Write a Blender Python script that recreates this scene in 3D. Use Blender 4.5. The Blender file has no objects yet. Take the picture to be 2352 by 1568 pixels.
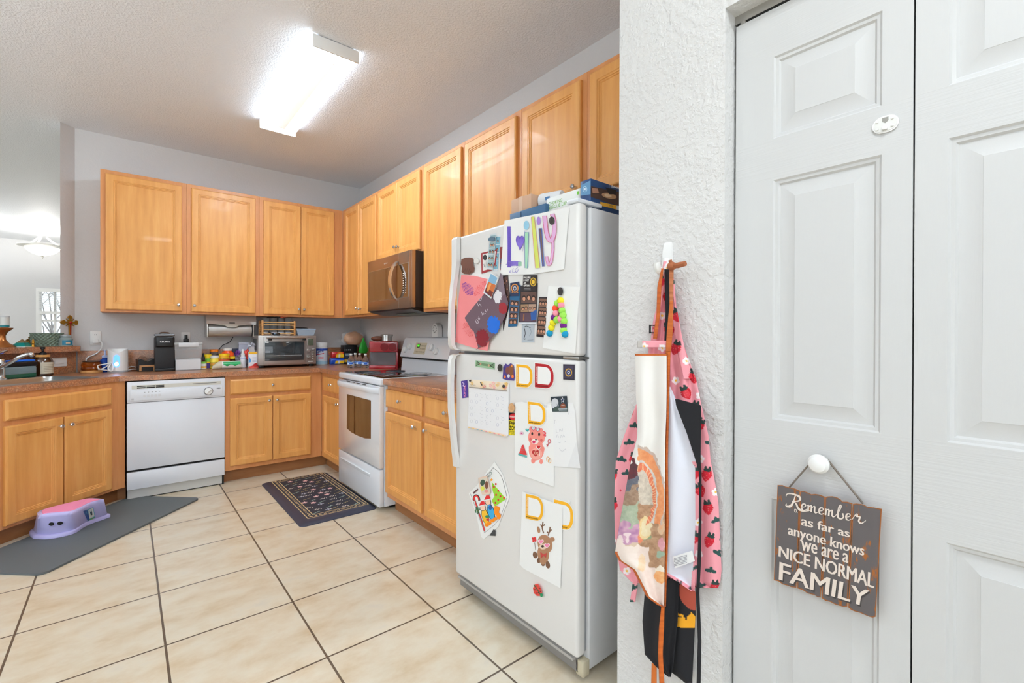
import bpy, bmesh, math, random
from mathutils import Matrix, Vector
random.seed(7)
C = bpy.context.scene.collection
SC = bpy.context.scene
PI = math.pi
# ------------------------------------------------------------------ camera
CAM = Vector((-2.0003, -4.9523, 1.2119)); YAW, PIT, ROL = .6907, -.0031, .003
FPX, PPX, PPY = 1054.602, 1161.367, 774.427
_r = Vector((math.cos(YAW), -math.sin(YAW), 0)); _f = Vector((math.sin(YAW), math.cos(YAW), 0)); _u = Vector((0, 0, 1))
CF = _f*math.cos(PIT) + _u*math.sin(PIT); _u2 = _u*math.cos(PIT) - _f*math.sin(PIT)
CR = _r*math.cos(ROL) + _u2*math.sin(ROL); CU = _u2*math.cos(ROL) - _r*math.sin(ROL)
cd = bpy.data.cameras.new('camera'); cam = bpy.data.objects.new('camera', cd); C.objects.link(cam)
cd.sensor_width = 36; cd.lens = FPX/2352*36; cd.shift_x = (1176-PPX)/2352; cd.shift_y = -(784-PPY)/2352
cd.clip_start = .02
cam.matrix_world = Matrix(((CR.x, CU.x, -CF.x, CAM.x), (CR.y, CU.y, -CF.y, CAM.y), (CR.z, CU.z, -CF.z, CAM.z), (0, 0, 0, 1)))
SC.camera = cam
# ------------------------------------------------------------------ world, lights, exposure
w = bpy.data.worlds.new('world'); SC.world = w; w.use_nodes = True
w.node_tree.nodes['Background'].inputs[0].default_value = (.86, .93, 1, 1); w.node_tree.nodes['Background'].inputs[1].default_value = 2.0
def area(name, loc, rot, sx, sy, power, col=(1, 1, 1)):
    l = bpy.data.lights.new(name, 'AREA'); l.shape = 'RECTANGLE'; l.size = sx; l.size_y = sy; l.energy = power; l.color = col
    o = bpy.data.objects.new(name, l); C.objects.link(o); o.location = loc; o.rotation_euler = rot; return o
area('rear_fill', (-3.2, -8.9, 1.35), (PI/2, 0, 0), 4.4, 2.3, 8, (.9, .96, 1))  # added soft fill from behind the camera, an unseen source
area('left_fill', (-7.9, -3.6, 1.5), (PI/2, 0, -PI/2), 3.0, 1.9, 4, (.9, .96, 1))  # invented side fill from the unseen left of the room
area('ceiling_fill', (-4.3, -6.6, 1.95), (PI, 0, 0), .5, .5, 165, (.83, .925, 1))  # unseen panel added to bounce light off the ceiling
area('corner_ceiling_fill', (-4.9, -2.9, 1.95), (PI, 0, 0), .5, .5, 165, (.83, .925, 1))  # second added upward panel, lifts the ceiling from the left
area('dining_ceiling_fill', (-5.2, 4.2, 1.95), (PI, 0, 0), .5, .5, 130, (.9, .96, 1))  # added upward fill that brightens the dining ceiling
area('overhead_door_fill', (-1.6, -5.25, 2.8), (0, 0, 0), .35, .35, 20, (.9, .96, 1))  # added overhead fill, brings out the pantry door bevels
SC.view_settings.view_transform = 'Standard'; SC.view_settings.look = 'None'; SC.view_settings.gamma = 1
SC.view_settings.use_curve_mapping = False
SC.view_settings.exposure = -.04
SC.cycles.max_bounces = 10; SC.cycles.diffuse_bounces = 5; SC.cycles.glossy_bounces = 4; SC.cycles.transmission_bounces = 8
SC.cycles.transparent_max_bounces = 12; SC.cycles.use_denoising = True; SC.cycles.sample_clamp_indirect = 6
# ------------------------------------------------------------------ helpers
def ray(px, py): return CF + (px-PPX)/FPX*CR - (py-PPY)/FPX*CU
def at(px, py, ax, v):                       # the place point seen at a photo pixel, on the plane x=v / y=v / z=v
    d = ray(px, py); i = 'xyz'.index(ax); t = (v-CAM[i])/d[i]; return CAM + d*t
def spot(px, py, z=.914, ymax=None, xmax=None):   # a standing point and its metres per pixel
    P = at(px, py, 'z', z)
    if ymax is not None and P.y > ymax: P = at(px, py, 'y', ymax); P.z = z
    if xmax is not None and P.x > xmax: P = at(px, py, 'x', xmax); P.z = z
    return P, (P-CAM).dot(CF)/FPX
def lin(c): c = c/255; return c/12.92 if c <= .04045 else ((c+.055)/1.055)**2.4
def L3(c): return tuple(lin(v) for v in c)
MATS = {}
def mat(name, rgb, rough=.5, metal=0, spec=.5, trans=0, alpha=1, emit=None, est=1, coat=0, bump=None, ior=1.45, sss=0):
    if name in MATS: return MATS[name]
    m = bpy.data.materials.new(name); m.use_nodes = True; b = m.node_tree.nodes['Principled BSDF']; I = b.inputs
    I['Base Color'].default_value = (*L3(rgb), 1); I['Roughness'].default_value = rough; I['Metallic'].default_value = metal
    I['Specular IOR Level'].default_value = spec; I['Transmission Weight'].default_value = trans; I['Alpha'].default_value = alpha
    I['Coat Weight'].default_value = coat; I['IOR'].default_value = ior
    if emit: I['Emission Color'].default_value = (*L3(emit), 1); I['Emission Strength'].default_value = est
    if bump: bumpnode(m, *bump)
    MATS[name] = m; return m
def nd(m, t, **kw):
    n = m.node_tree.nodes.new(t)
    for k, v in kw.items():
        if k.startswith('_'): n.inputs[int(k[1:])].default_value = v
        else: setattr(n, k, v)
    return n
def lk(m, a, b): m.node_tree.links.new(a, b)
def coord(m, scale=(1, 1, 1), rot=(0, 0, 0)):
    tc = nd(m, 'ShaderNodeTexCoord'); mp = nd(m, 'ShaderNodeMapping'); mp.inputs['Scale'].default_value = scale; mp.inputs['Rotation'].default_value = rot
    lk(m, tc.outputs['Object'], mp.inputs[0]); return mp.outputs[0]
def noise(m, vec, scale, detail=3, rough=.5):
    n = nd(m, 'ShaderNodeTexNoise'); n.inputs['Scale'].default_value = scale; n.inputs['Detail'].default_value = detail; n.inputs['Roughness'].default_value = rough
    lk(m, vec, n.inputs['Vector']); return n.outputs[0]
def ramp(m, fac, stops):
    r = nd(m, 'ShaderNodeValToRGB'); e = r.color_ramp.elements
    while len(e) < len(stops): e.new(.5)
    for k, (p, c) in enumerate(stops): e[k].position = p; e[k].color = (*L3(c), 1)
    lk(m, fac, r.inputs[0]); return r.outputs[0]
def bumpnode(m, h, strength=.2, dist=.01):
    if isinstance(h, (int, float)): h = noise(m, coord(m), h)
    b = nd(m, 'ShaderNodeBump'); b.inputs['Strength'].default_value = strength; b.inputs['Distance'].default_value = dist
    lk(m, h, b.inputs['Height']); lk(m, b.outputs[0], m.node_tree.nodes['Principled BSDF'].inputs['Normal']); return b
def setcol(m, out): lk(m, out, m.node_tree.nodes['Principled BSDF'].inputs['Base Color'])
def wood(name, stops, sc=(11, 11, 1.0), rough=.42):
    m = mat(name, stops[0][1], rough, coat=.06); v = coord(m, sc); n = noise(m, v, 2.2, 5, .6); setcol(m, ramp(m, n, stops)); return m
M_DOOR = wood('maple_door', [(.25, (207, 142, 72)), (.55, (220, 157, 86)), (.8, (228, 171, 101))])
M_FRAME = wood('maple_frame', [(.25, (196, 128, 74)), (.55, (209, 143, 88)), (.8, (218, 156, 102))])
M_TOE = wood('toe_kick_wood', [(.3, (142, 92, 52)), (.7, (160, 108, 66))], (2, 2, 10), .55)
def paint(name, rgb, scale, strength, rough=.6, det=4, dist=.006, lo=.42, hi=.62):
    m = mat(name, rgb, rough); v = coord(m); n = noise(m, v, scale, det, .55)
    r = nd(m, 'ShaderNodeMapRange'); r.inputs[1].default_value = lo; r.inputs[2].default_value = hi; lk(m, n, r.inputs[0]); bumpnode(m, r.outputs[0], strength, dist); return m
M_WALL = paint('wall_paint', (209, 208, 208), 55, .12)
M_WALLN = paint('wall_paint_knockdown', (218, 217, 215), 58, .42, dist=.005)
M_CEIL = paint('ceiling_knockdown', (234, 237, 242), 85, .38, dist=.006)
M_WHITE = mat('appliance_white', (229, 233, 239), .22, coat=.3)
M_FRIDGE = mat('fridge_white', (228, 226, 223), .26, coat=.3)
M_PLASTIC = mat('white_plastic', (236, 236, 234), .35)
M_BLACK = mat('black_plastic', (18, 18, 20), .3)
M_DARK = mat('dark_gap', (30, 29, 28), .7)
M_STEEL = mat('brushed_steel', (196, 194, 190), .28, 1)
M_CHROME = mat('chrome', (225, 226, 228), .08, 1)
M_GLASS = mat('clear_glass', (245, 250, 250), .03, 0, .5, 1)
M_CRYSTAL = mat('crystal_knob', (186, 190, 196), .08, .85)
def countermat():
    m = mat('laminate_counter', (130, 88, 62), .3, coat=.2); v = coord(m)
    a = ramp(m, noise(m, v, 17, 5, .7), [(.3, (128, 100, 84)), (.44, (156, 106, 76)), (.56, (186, 112, 66)), (.68, (176, 138, 110)), (.8, (120, 88, 72))])
    b = ramp(m, noise(m, v, 130, 3, .6), [(.35, (100, 66, 50)), (.5, (166, 114, 82)), (.66, (214, 170, 130))])
    x = nd(m, 'ShaderNodeMix', data_type='RGBA'); x.inputs[0].default_value = .45; lk(m, a, x.inputs[6]); lk(m, b, x.inputs[7]); setcol(m, x.outputs[2]); return m
M_COUNTER = countermat()
def c3(rgb, rough=.5, **k): return mat('tint_%d_%d_%d_%d' % (*rgb, int(rough*100)), rgb, rough, **k)
class MB:
    def __init__(s): s.v = []; s.f = []; s.m = []; s.ms = []; s.vc = None
    def mi(s, m):
        if m not in s.ms: s.ms.append(m)
        return s.ms.index(m)
    def add(s, vs, fs, m, T=None):
        n = len(s.v); k = s.mi(m)
        for p in vs: s.v.append(tuple(T @ Vector(p)) if T else tuple(p))
        for f in fs: s.f.append([i+n for i in f]); s.m.append(k)
        return s
    def bm(s, b, m, T=None):
        b.verts.ensure_lookup_table(); b.verts.index_update()
        s.add([v.co[:] for v in b.verts], [[v.index for v in f.verts] for f in b.faces], m, T); b.free(); return s
    def box(s, a, b, m, bev=0, T=None, seg=2):
        B = bmesh.new(); bmesh.ops.create_cube(B, size=1)
        for v in B.verts: v.co = Vector([(a[i]+b[i])/2 + v.co[i]*(b[i]-a[i]) for i in range(3)])
        if bev: bmesh.ops.bevel(B, geom=B.edges[:], offset=bev, segments=seg, affect='EDGES', profile=.5)
        return s.bm(B, m, T)
    def lathe(s, prof, m, seg=24, T=None, cap=True):
        vs = []; fs = []; n = len(prof)
        for k in range(seg):
            a = 2*PI*k/seg
            for r, z in prof: vs.append((r*math.cos(a), r*math.sin(a), z))
        for k in range(seg):
            q = (k+1) % seg
            for j in range(n-1): fs.append([k*n+j, q*n+j, q*n+j+1, k*n+j+1])
        if cap:
            fs.append([k*n for k in range(seg)][::-1]); fs.append([k*n+n-1 for k in range(seg)])
        return s.add(vs, fs, m, T)
    def tube(s, pts, r, m, seg=8, T=None, closed=False):
        P = [Vector(p) for p in pts]; n = len(P); vs = []; fs = []; up = Vector((0, 0, 1)); R = r if isinstance(r, (list, tuple)) else [r]*n
        for i in range(n):
            d = (P[(i+1) % n]-P[i-1]) if closed else (P[min(i+1, n-1)]-P[max(i-1, 0)])
            d.normalize(); a = d.cross(up)
            if a.length < .05: a = d.cross(Vector((1, 0, 0)))
            a.normalize(); b = a.cross(d).normalized(); up = b
            for k in range(seg):
                t = 2*PI*k/seg; vs.append(P[i] + a*R[i]*math.cos(t) + b*R[i]*math.sin(t))
        for i in range(n if closed else n-1):
            j = (i+1) % n
            for k in range(seg): q = (k+1) % seg; fs.append([i*seg+k, i*seg+q, j*seg+q, j*seg+k])
        if not closed: fs.append(list(range(seg))[::-1]); fs.append([(n-1)*seg+k for k in range(seg)])
        return s.add(vs, fs, m, T)
    def prism(s, poly, z0, z1, m, T=None):
        n = len(poly); vs = [(x, y, z0) for x, y in poly] + [(x, y, z1) for x, y in poly]
        fs = [list(range(n))[::-1], [n+i for i in range(n)]] + [[i, (i+1) % n, n+(i+1) % n, n+i] for i in range(n)]
        return s.add(vs, fs, m, T)
    def nest(s, w, h, loops, m, T=None, x0=0, y0=0):       # nested rectangles (inset, height): a panelled door face
        vs = []; fs = []
        for i, z in loops: vs += [(x0+i, y0+i, z), (x0+w-i, y0+i, z), (x0+w-i, y0+h-i, z), (x0+i, y0+h-i, z)]
        n = len(loops)
        for k in range(n-1):
            for j in range(4): q = (j+1) % 4; fs.append([k*4+j, k*4+q, k*4+4+q, k*4+4+j])
        fs.append([(n-1)*4+j for j in range(4)]); return s.add(vs, fs, m, T)
    def loft(s, rings, m, T=None, cap0=True, cap1=True):
        n = len(rings[0]); vs = [p for r in rings for p in r]; fs = []
        for k in range(len(rings)-1):
            for j in range(n): q = (j+1) % n; fs.append([k*n+j, k*n+q, k*n+n+q, k*n+n+j])
        if cap0: fs.append(list(range(n))[::-1])
        if cap1: fs.append([(len(rings)-1)*n+j for j in range(n)])
        return s.add(vs, fs, m, T)
    def ball(s, c, r, m, seg=16, T=None, sc=(1, 1, 1)):
        B = bmesh.new(); bmesh.ops.create_uvsphere(B, u_segments=seg, v_segments=max(6, seg*2//3), radius=1)
        for v in B.verts: v.co = Vector((c[0]+v.co.x*r*sc[0], c[1]+v.co.y*r*sc[1], c[2]+v.co.z*r*sc[2]))
        return s.bm(B, m, T)
    def mesh(s, name, off=(0, 0, 0), smooth=35):
        me = bpy.data.meshes.new(name); o = Vector(off)
        me.from_pydata([tuple(Vector(v)-o) for v in s.v], [], s.f)
        for m in s.ms: me.materials.append(m)
        me.polygons.foreach_set('material_index', s.m)
        if s.vc:
            ca = me.color_attributes.new('print', 'FLOAT_COLOR', 'POINT')
            for i, c in enumerate(s.vc): ca.data[i].color = (*c, 1)
        me.validate(); me.update()
        if not s.vc:
            b = bmesh.new(); b.from_mesh(me); bmesh.ops.recalc_face_normals(b, faces=b.faces); b.to_mesh(me); b.free()
        if smooth: me.shade_smooth(); me.set_sharp_from_angle(angle=math.radians(smooth))
        return me
def tag(o, label=None, cat=None, group=None, kind=None):
    for k, v in (('label', label), ('category', cat), ('group', group), ('kind', kind)):
        if v: o[k] = v
    return o
def thing(name, label, cat, loc, group=None):
    o = bpy.data.objects.new(name, None); C.objects.link(o); o.location = loc; o.empty_display_size = .05; return tag(o, label, cat, group)
def base_of(o):
    p = Vector(o.location)
    while o.parent: o = o.parent; p += Vector(o.location)
    return p
def part(name, mb, parent, label=None, smooth=35, local=False):     # geometry in place coordinates unless local
    me = mb.mesh(name, (0, 0, 0) if local else base_of(parent), smooth)
    o = bpy.data.objects.new(name, me); C.objects.link(o); o.parent = parent; return tag(o, label)
def solo(name, label, cat, mb, loc, group=None, kind=None, smooth=35, local=False):
    me = mb.mesh(name, (0, 0, 0) if local else loc, smooth); o = bpy.data.objects.new(name, me); C.objects.link(o); o.location = loc
    return tag(o, label, cat, group, kind)
def struct(name, mb, smooth=0): return tag(solo(name, None, None, mb, (0, 0, 0), smooth=smooth), kind='structure')
def frame(o, u, v=(0, 0, 1)):
    u = Vector(u).normalized(); v = Vector(v).normalized(); n = u.cross(v)
    return Matrix(((u.x, v.x, n.x, o[0]), (u.y, v.y, n.y, o[1]), (u.z, v.z, n.z, o[2]), (0, 0, 0, 1)))
def tr(p, rz=0, sc=1): return Matrix.Translation(Vector(p)) @ Matrix.Rotation(rz, 4, 'Z') @ Matrix.Scale(sc, 4)
def spline(pts, n=6):                        # smooth a polyline (Catmull-Rom)
    P = [Vector(p) for p in pts]; out = []
    for i in range(len(P)-1):
        a, b, c, d = P[max(i-1, 0)], P[i], P[i+1], P[min(i+2, len(P)-1)]
        for k in range(n):
            t = k/n; out.append(.5*((2*b) + (c-a)*t + (2*a-5*b+4*c-d)*t*t + (3*b-a-3*c+d)*t**3))
    out.append(P[-1]); return out
_TXT = {}
def text_mesh(s, bold=0, shear=0, space=1):
    k = (s, bold, shear, space)
    if k in _TXT: return _TXT[k]
    cu = bpy.data.curves.new('lettering', 'FONT'); cu.body = s; cu.size = 1; cu.offset = bold; cu.shear = shear; cu.space_character = space; cu.resolution_u = 3
    o = bpy.data.objects.new('lettering', cu); C.objects.link(o); bpy.context.view_layer.update()
    me = bpy.data.meshes.new_from_object(o.evaluated_get(bpy.context.evaluated_depsgraph_get()))
    vs = [(v.co.x, v.co.y) for v in me.vertices]; fs = [list(p.vertices) for p in me.polygons]
    bpy.data.objects.remove(o); bpy.data.curves.remove(cu); bpy.data.meshes.remove(me)
    x0 = min(v[0] for v in vs); x1 = max(v[0] for v in vs); y0 = min(v[1] for v in vs); y1 = max(v[1] for v in vs)
    r = ([((x-x0)/(x1-x0), (y-y0)/(y1-y0)) for x, y in vs], fs); _TXT[k] = r; return r
class Art(MB):
    """Flat printed work on a plane: zoom coordinates (ox, oy, scale) on the plane ax = v, each layer a hair further out."""
    def __init__(s, zoom, ax, v, out=-1, step=.00007, fn=None):
        super().__init__(); s.z = zoom; s.ax = ax; s.pv = v; s.out = out; s.k = 0; s.step = step; s.fn = fn
    def P(s, x, y, lift=None):
        l = s.k*s.step if lift is None else lift; ox, oy, sc = s.z; px, py = ox+x/sc, oy+y/sc
        if s.fn: return s.fn(px, py, l)
        return at(px, py, s.ax, s.pv + s.out*l)
    def slab(s, pts, m, th=.001):
        n = len(pts); a = [s.P(x, y, 0) for x, y in pts]; b = [s.P(x, y, th) for x, y in pts]
        s.add(a+b, [list(range(n)), [n+i for i in range(n)]] + [[i, (i+1) % n, n+(i+1) % n, n+i] for i in range(n)], m); s.k = th/s.step+1; return s
    def poly(s, pts, m): s.add([s.P(x, y) for x, y in pts], [list(range(len(pts)))], m); s.k += 1; return s
    def rect(s, x0, y0, x1, y1, m): return s.poly([(x0, y0), (x1, y0), (x1, y1), (x0, y1)], m)
    def ell(s, cx, cy, rx, ry, m, rot=0, n=16):
        c, q = math.cos(rot), math.sin(rot)
        return s.poly([(cx+rx*math.cos(t)*c-ry*math.sin(t)*q, cy+rx*math.cos(t)*q+ry*math.sin(t)*c) for t in [2*PI*i/n for i in range(n)]], m)
    def stroke(s, pts, wd, m, sm=True):
        if sm and len(pts) > 2: pts = [(p.x, p.y) for p in spline([(x, y, 0) for x, y in pts], 4)]
        n = len(pts); W = wd if isinstance(wd, list) else None; vs = []
        for i in range(n):
            a = pts[max(i-1, 0)]; b = pts[min(i+1, n-1)]; dx, dy = b[0]-a[0], b[1]-a[1]; l = math.hypot(dx, dy) or 1
            h = (W[min(int(i*len(W)/n), len(W)-1)] if W else wd)/2; nx, ny = -dy/l*h, dx/l*h
            vs += [s.P(pts[i][0]+nx, pts[i][1]+ny), s.P(pts[i][0]-nx, pts[i][1]-ny)]
        s.add(vs, [[2*i, 2*i+1, 2*i+3, 2*i+2] for i in range(n-1)], m); s.k += 1; return s
    def text(s, t, q, m, bold=0, shear=0, space=1, fat=0):
        if fat:
            for d in (-fat, fat, 0): s.text(t, [(x+d, y+d*.25) for x, y in q], m, 0, shear, space)
            return s
        vs, fs = text_mesh(t, bold, shear, space); (tl, tr_, br, bl) = q; out = []
        for u, v in vs:
            x = (tl[0]*(1-u)+tr_[0]*u)*v + (bl[0]*(1-u)+br[0]*u)*(1-v); y = (tl[1]*(1-u)+tr_[1]*u)*v + (bl[1]*(1-u)+br[1]*u)*(1-v)
            out.append(s.P(x, y))
        s.add(out, fs, m); s.k += 1; return s
    def scribble(s, cx, cy, rx, ry, m, n=26, wd=3, rot=0):
        pts = []
        for i in range(n):
            t = -1+2*i/(n-1); h = math.sqrt(max(0, 1-t*t))*(1 if i % 2 else -1)*random.uniform(.8, 1.05); X, Y = t*rx, h*ry
            pts.append((cx+X*math.cos(rot)-Y*math.sin(rot), cy+X*math.sin(rot)+Y*math.cos(rot)))
        return s.stroke(pts, wd, m, False)
def wtext(mb, t, T, w, h, m, bold=0, shear=0):       # lettering in a frame's u,v plane
    vs, fs = text_mesh(t, bold, shear); mb.add([(u*w, v*h, 0) for u, v in vs], fs, m, T)
# ------------------------------------------------------------------ the setting
H = 2.835; XD = -.74; XW = -.79; FY = 6.42; S2 = math.sqrt(.5)
TX, TY, TS = -.4831, -.8659, .4661
def floormat():
    m = mat('beige_floor_tile', (215, 203, 180), .3, coat=.1); v = coord(m)
    a = ramp(m, noise(m, coord(m, (1, 1.6, 1)), 5.5, 6, .62), [(.28, (198, 177, 145)), (.45, (210, 195, 170)), (.6, (216, 206, 185)), (.78, (208, 200, 185))])
    sep = nd(m, 'ShaderNodeSeparateXYZ'); lk(m, v, sep.inputs[0]); ds = []
    def mth(op, x, y=0.):
        n = nd(m, 'ShaderNodeMath', operation=op)
        for i, q in enumerate((x, y)):
            if isinstance(q, (int, float)): n.inputs[i].default_value = q
            else: lk(m, q, n.inputs[i])
        return n.outputs[0]
    for k, o in ((0, TX), (1, TY)):
        t = mth('DIVIDE', mth('SUBTRACT', sep.outputs[k], o), TS)
        ds.append(mth('ABSOLUTE', mth('SUBTRACT', mth('FRACT', mth('ADD', t, .5)), .5)))
    g = mth('MINIMUM', ds[0], ds[1]); r = nd(m, 'ShaderNodeMapRange'); r.inputs[1].default_value = .0072; r.inputs[2].default_value = .0098; lk(m, g, r.inputs[0])
    x = nd(m, 'ShaderNodeMix', data_type='RGBA'); x.inputs[6].default_value = (*L3((92, 78, 64)), 1); lk(m, r.outputs[0], x.inputs[0]); lk(m, a, x.inputs[7]); setcol(m, x.outputs[2])
    bumpnode(m, r.outputs[0], .5, .003); return m
struct('floor', MB().box((-9, -9, -.1), (2, 7, 0), floormat()))
struct('ceiling', MB().box((-9, -9, H), (2, 7, H+.1), M_CEIL))
struct('wall_back', MB().prism([(-2.312, 0), (.12, 0), (.12, .12), (-2.312, .12)], 0, H, M_WALL))
struct('wall_right', MB().box((0, -4.163, 0), (.12, 0, H), M_WALL))
d45 = Vector((-S2, -S2, 0)); n45 = Vector((S2, -S2, 0)); W0 = Vector((-2.312, 0, 0))
def dg(s, o, z=0): p = W0 + d45*s + n45*o; return (p.x, p.y, z)
wd = MB(); e_ = dg(.109, 0); q = [dg(0, 0)[:2], e_[:2], (e_[0], .12), (-2.312, .12)]
wd.prism(q, 0, H, M_WALL)
wd.prism([dg(.109, 0)[:2], dg(2.2, 0)[:2], dg(2.2, -.12)[:2], dg(.109, -.12)[:2]], 0, 1.08, M_WALL); struct('wall_diagonal', wd)
wp = MB(); y0, y1, zt = -4.388, -5.122, 2.072
wp.box((XW, y0, 0), (XW+.115, -4.053, H), M_WALLN); wp.box((XW, y1, zt), (XW+.115, y0, H), M_WALLN); wp.box((XW, -9, 0), (XW+.115, y1, H), M_WALLN)
wp.box((XW+.115, -4.163, 0), (0, -4.053, H), M_WALLN); struct('wall_pantry', wp)
struct('wall_pantry_rear', MB().box((0, -9, 0), (.1, -4.163, H), M_WALL))
win = (-3.19, -1.9, .95, 2.02)
wf = MB()
for a, b in (((-9, 0), (win[0], H)), ((win[1], 0), (2, H)), ((win[0], 0), (win[1], win[2])), ((win[0], win[3]), (win[1], H))): wf.box((a[0], FY, a[1]), (b[0], FY+.15, b[1]), M_WALL)
struct('wall_dining', wf)
wl = MB()
for a, b in (((-9, 0), (-5.1, H)), ((-2.1, 0), (7, H)), ((-5.1, 0), (-2.1, .55)), ((-5.1, 2.45), (-2.1, H))): wl.box((-8.12, a[0], a[1]), (-8, b[0], b[1]), M_WALL)
struct('wall_left', wl)
wr = MB()
for a, b in (((-9, 0), (-5.4, H)), ((-1, 0), (2, H)), ((-5.4, 2.5), (-1, H)), ((-5.4, 0), (-1, .2))): wr.box((a[0], -9.12, a[1]), (b[0], -9, b[1]), M_WALL)
struct('wall_rear', wr)
struct('wall_dining_right', MB().box((1.6, .12, 0), (1.72, FY, H), M_WALL))
# dining window: casing, sash, pane; the blind hangs in front of it
cs = MB(); x0, x1, z0, z1 = win
for a, b in (((x0-.02, z0), (x0+.05, z1)), ((x1-.05, z0), (x1, z1)), ((x0+.05, z1-.05), (x1-.05, z1)), ((x0+.05, z0), (x1-.05, z0+.05)), ((x0+.2, z0+.05), (x0+.235, z1-.05))): cs.box((a[0], FY-.015, a[1]), (b[0], FY+.06, b[1]), M_PLASTIC)
cs.box((x0+.05, FY-.004, 1.44), (x0+.2, FY+.055, 1.47), M_PLASTIC); cs.box((x0+.235, FY-.004, 1.44), (x1-.05, FY+.055, 1.47), M_PLASTIC)
wo = struct('window_1', cs)
part('pane', MB().box((x0+.05, FY+.03, z0+.05), (x1-.05, FY+.036, z1-.05), M_GLASS), wo)
bl = thing('window_blind', 'white slatted blind pulled halfway up in the dining room window', 'blind', (x0, FY, 1.7))
b = MB(); b.box((x0+.01, FY-.07, z1-.06), (x1, FY-.02, z1+.0), M_PLASTIC); part('headrail', b, bl)
b = MB()
for k in range(9): b.box((x0+.02, FY-.07, z1-.1-k*.036), (x1, FY-.025, z1-.094-k*.036), M_PLASTIC, T=None)
part('slat_stack', b, bl)
part('bottom_rail', MB().box((x0+.02, FY-.075, z1-.45), (x1, FY-.02, z1-.4), M_PLASTIC), bl)
# bare trees seen through the dining window
bark = mat('grey_bark', (120, 112, 106), .8); tb = MB(); random.seed(3)
def branch(p, d, r, n):
    q = [p + d*t*.9 + Vector((random.uniform(-.1, .1), 0, random.uniform(-.1, .1))) for t in (0, .5, 1)]; tb.tube([p]+q[1:], [r, r*.8, r*.6], bark, 5)
    if n:
        for k in range(3): branch(q[-1], (d+Vector((random.uniform(-.9, .9), random.uniform(-.3, .3), random.uniform(-.35, .7)))).normalized()*random.uniform(.6, 1), r*.6, n-1)
branch(Vector((-3.2, 10, -.2)), Vector((.1, 0, 1)), .05, 5)
solo('bare_tree', 'bare leafless tree outside the dining room window', 'tree', tb, (-3.2, 10, -.2))
# ------------------------------------------------------------------ pantry bifold door
M_BIF = mat('moulded_door_white', (203, 203, 202), .42)
_v = coord(M_BIF, (1, 1, 1)); _a = noise(M_BIF, coord(M_BIF, (60, 60, 2.2)), 3, 4, .6); bumpnode(M_BIF, _a, .12, .004)
M_RAIL = mat('moulded_rail_white', (203, 203, 202), .42); bumpnode(M_RAIL, noise(M_RAIL, coord(M_RAIL, (60, 2.5, 110)), 2.2, 4, .6), .2, .004)
door = thing('door_1', None, None, (XD, y0, 0)); door['kind'] = 'structure'
def leaf(ya, yb, pa, pb):
    m = MB(); T = frame((XD, ya, .012), (0, -1, 0)); W = ya-yb; Hh = 2.028
    m.box((0, 0, -.034), (W, Hh, -.0101), M_BIF, T=T)
    rows = [(.2, .803), (1.003, 1.607), (1.712, 1.918)]; rl = ya-pa; rr = ya-pb
    zs = [0]+[z for r in rows for z in (r[0]-.012, r[1]-.012)]+[Hh]
    for i in range(0, 8, 2):                                      # rails
        m.add([(0, zs[i], 0), (W, zs[i], 0), (W, zs[i+1], 0), (0, zs[i+1], 0)], [[0, 1, 2, 3]], M_RAIL, T)
    for r in rows:
        a, b_ = r[0]-.012, r[1]-.012
        for xa, xb in ((0, rl), (rr, W)): m.add([(xa, a, 0), (xb, a, 0), (xb, b_, 0), (xa, b_, 0)], [[0, 1, 2, 3]], M_BIF, T)
        m.nest(rr-rl, b_-a, [(0, 0), (.004, -.004), (.010, -.0055), (.014, -.010), (.019, -.010), (.048, -.0015), (.0485, -.001)], M_BIF, T, rl, a)
    for p, q_ in (((0, 0), (0, Hh)), ((W, 0), (W, Hh)), ((0, 0), (W, 0)), ((0, Hh), (W, Hh))): m.add([(*p, 0), (*q_, 0), (*q_, -.02), (*p, -.02)], [[0, 1, 2, 3]], M_BIF, T)
    return part('leaf', m, door, smooth=20)
leaf(y0-.006, -4.7545, -4.487, -4.703); leaf(-4.7575, y1+.004, -4.808, -5.024)
kb = MB(); T = frame((XD, -4.597, .919), (0, -1, 0)); kb.lathe([(.011, 0), (.011, .012), (.016, .016), (.0215, .024), (.022, .032), (.017, .04), (.008, .0435)], mat('white_ceramic', (238, 238, 236), .25), 28, T); part('door_knob', kb, door)
tk = MB(); tk.box((XD+.005, y1, zt-.022), (XD+.03, y0, zt), M_STEEL); tk.tube([(XD+.012, y0-.02, zt-.04), (XD+.012, y0-.02, zt-.018)], .009, M_STEEL, 10); part('door_track', tk, door, 'metal track above the folding leaves')
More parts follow.
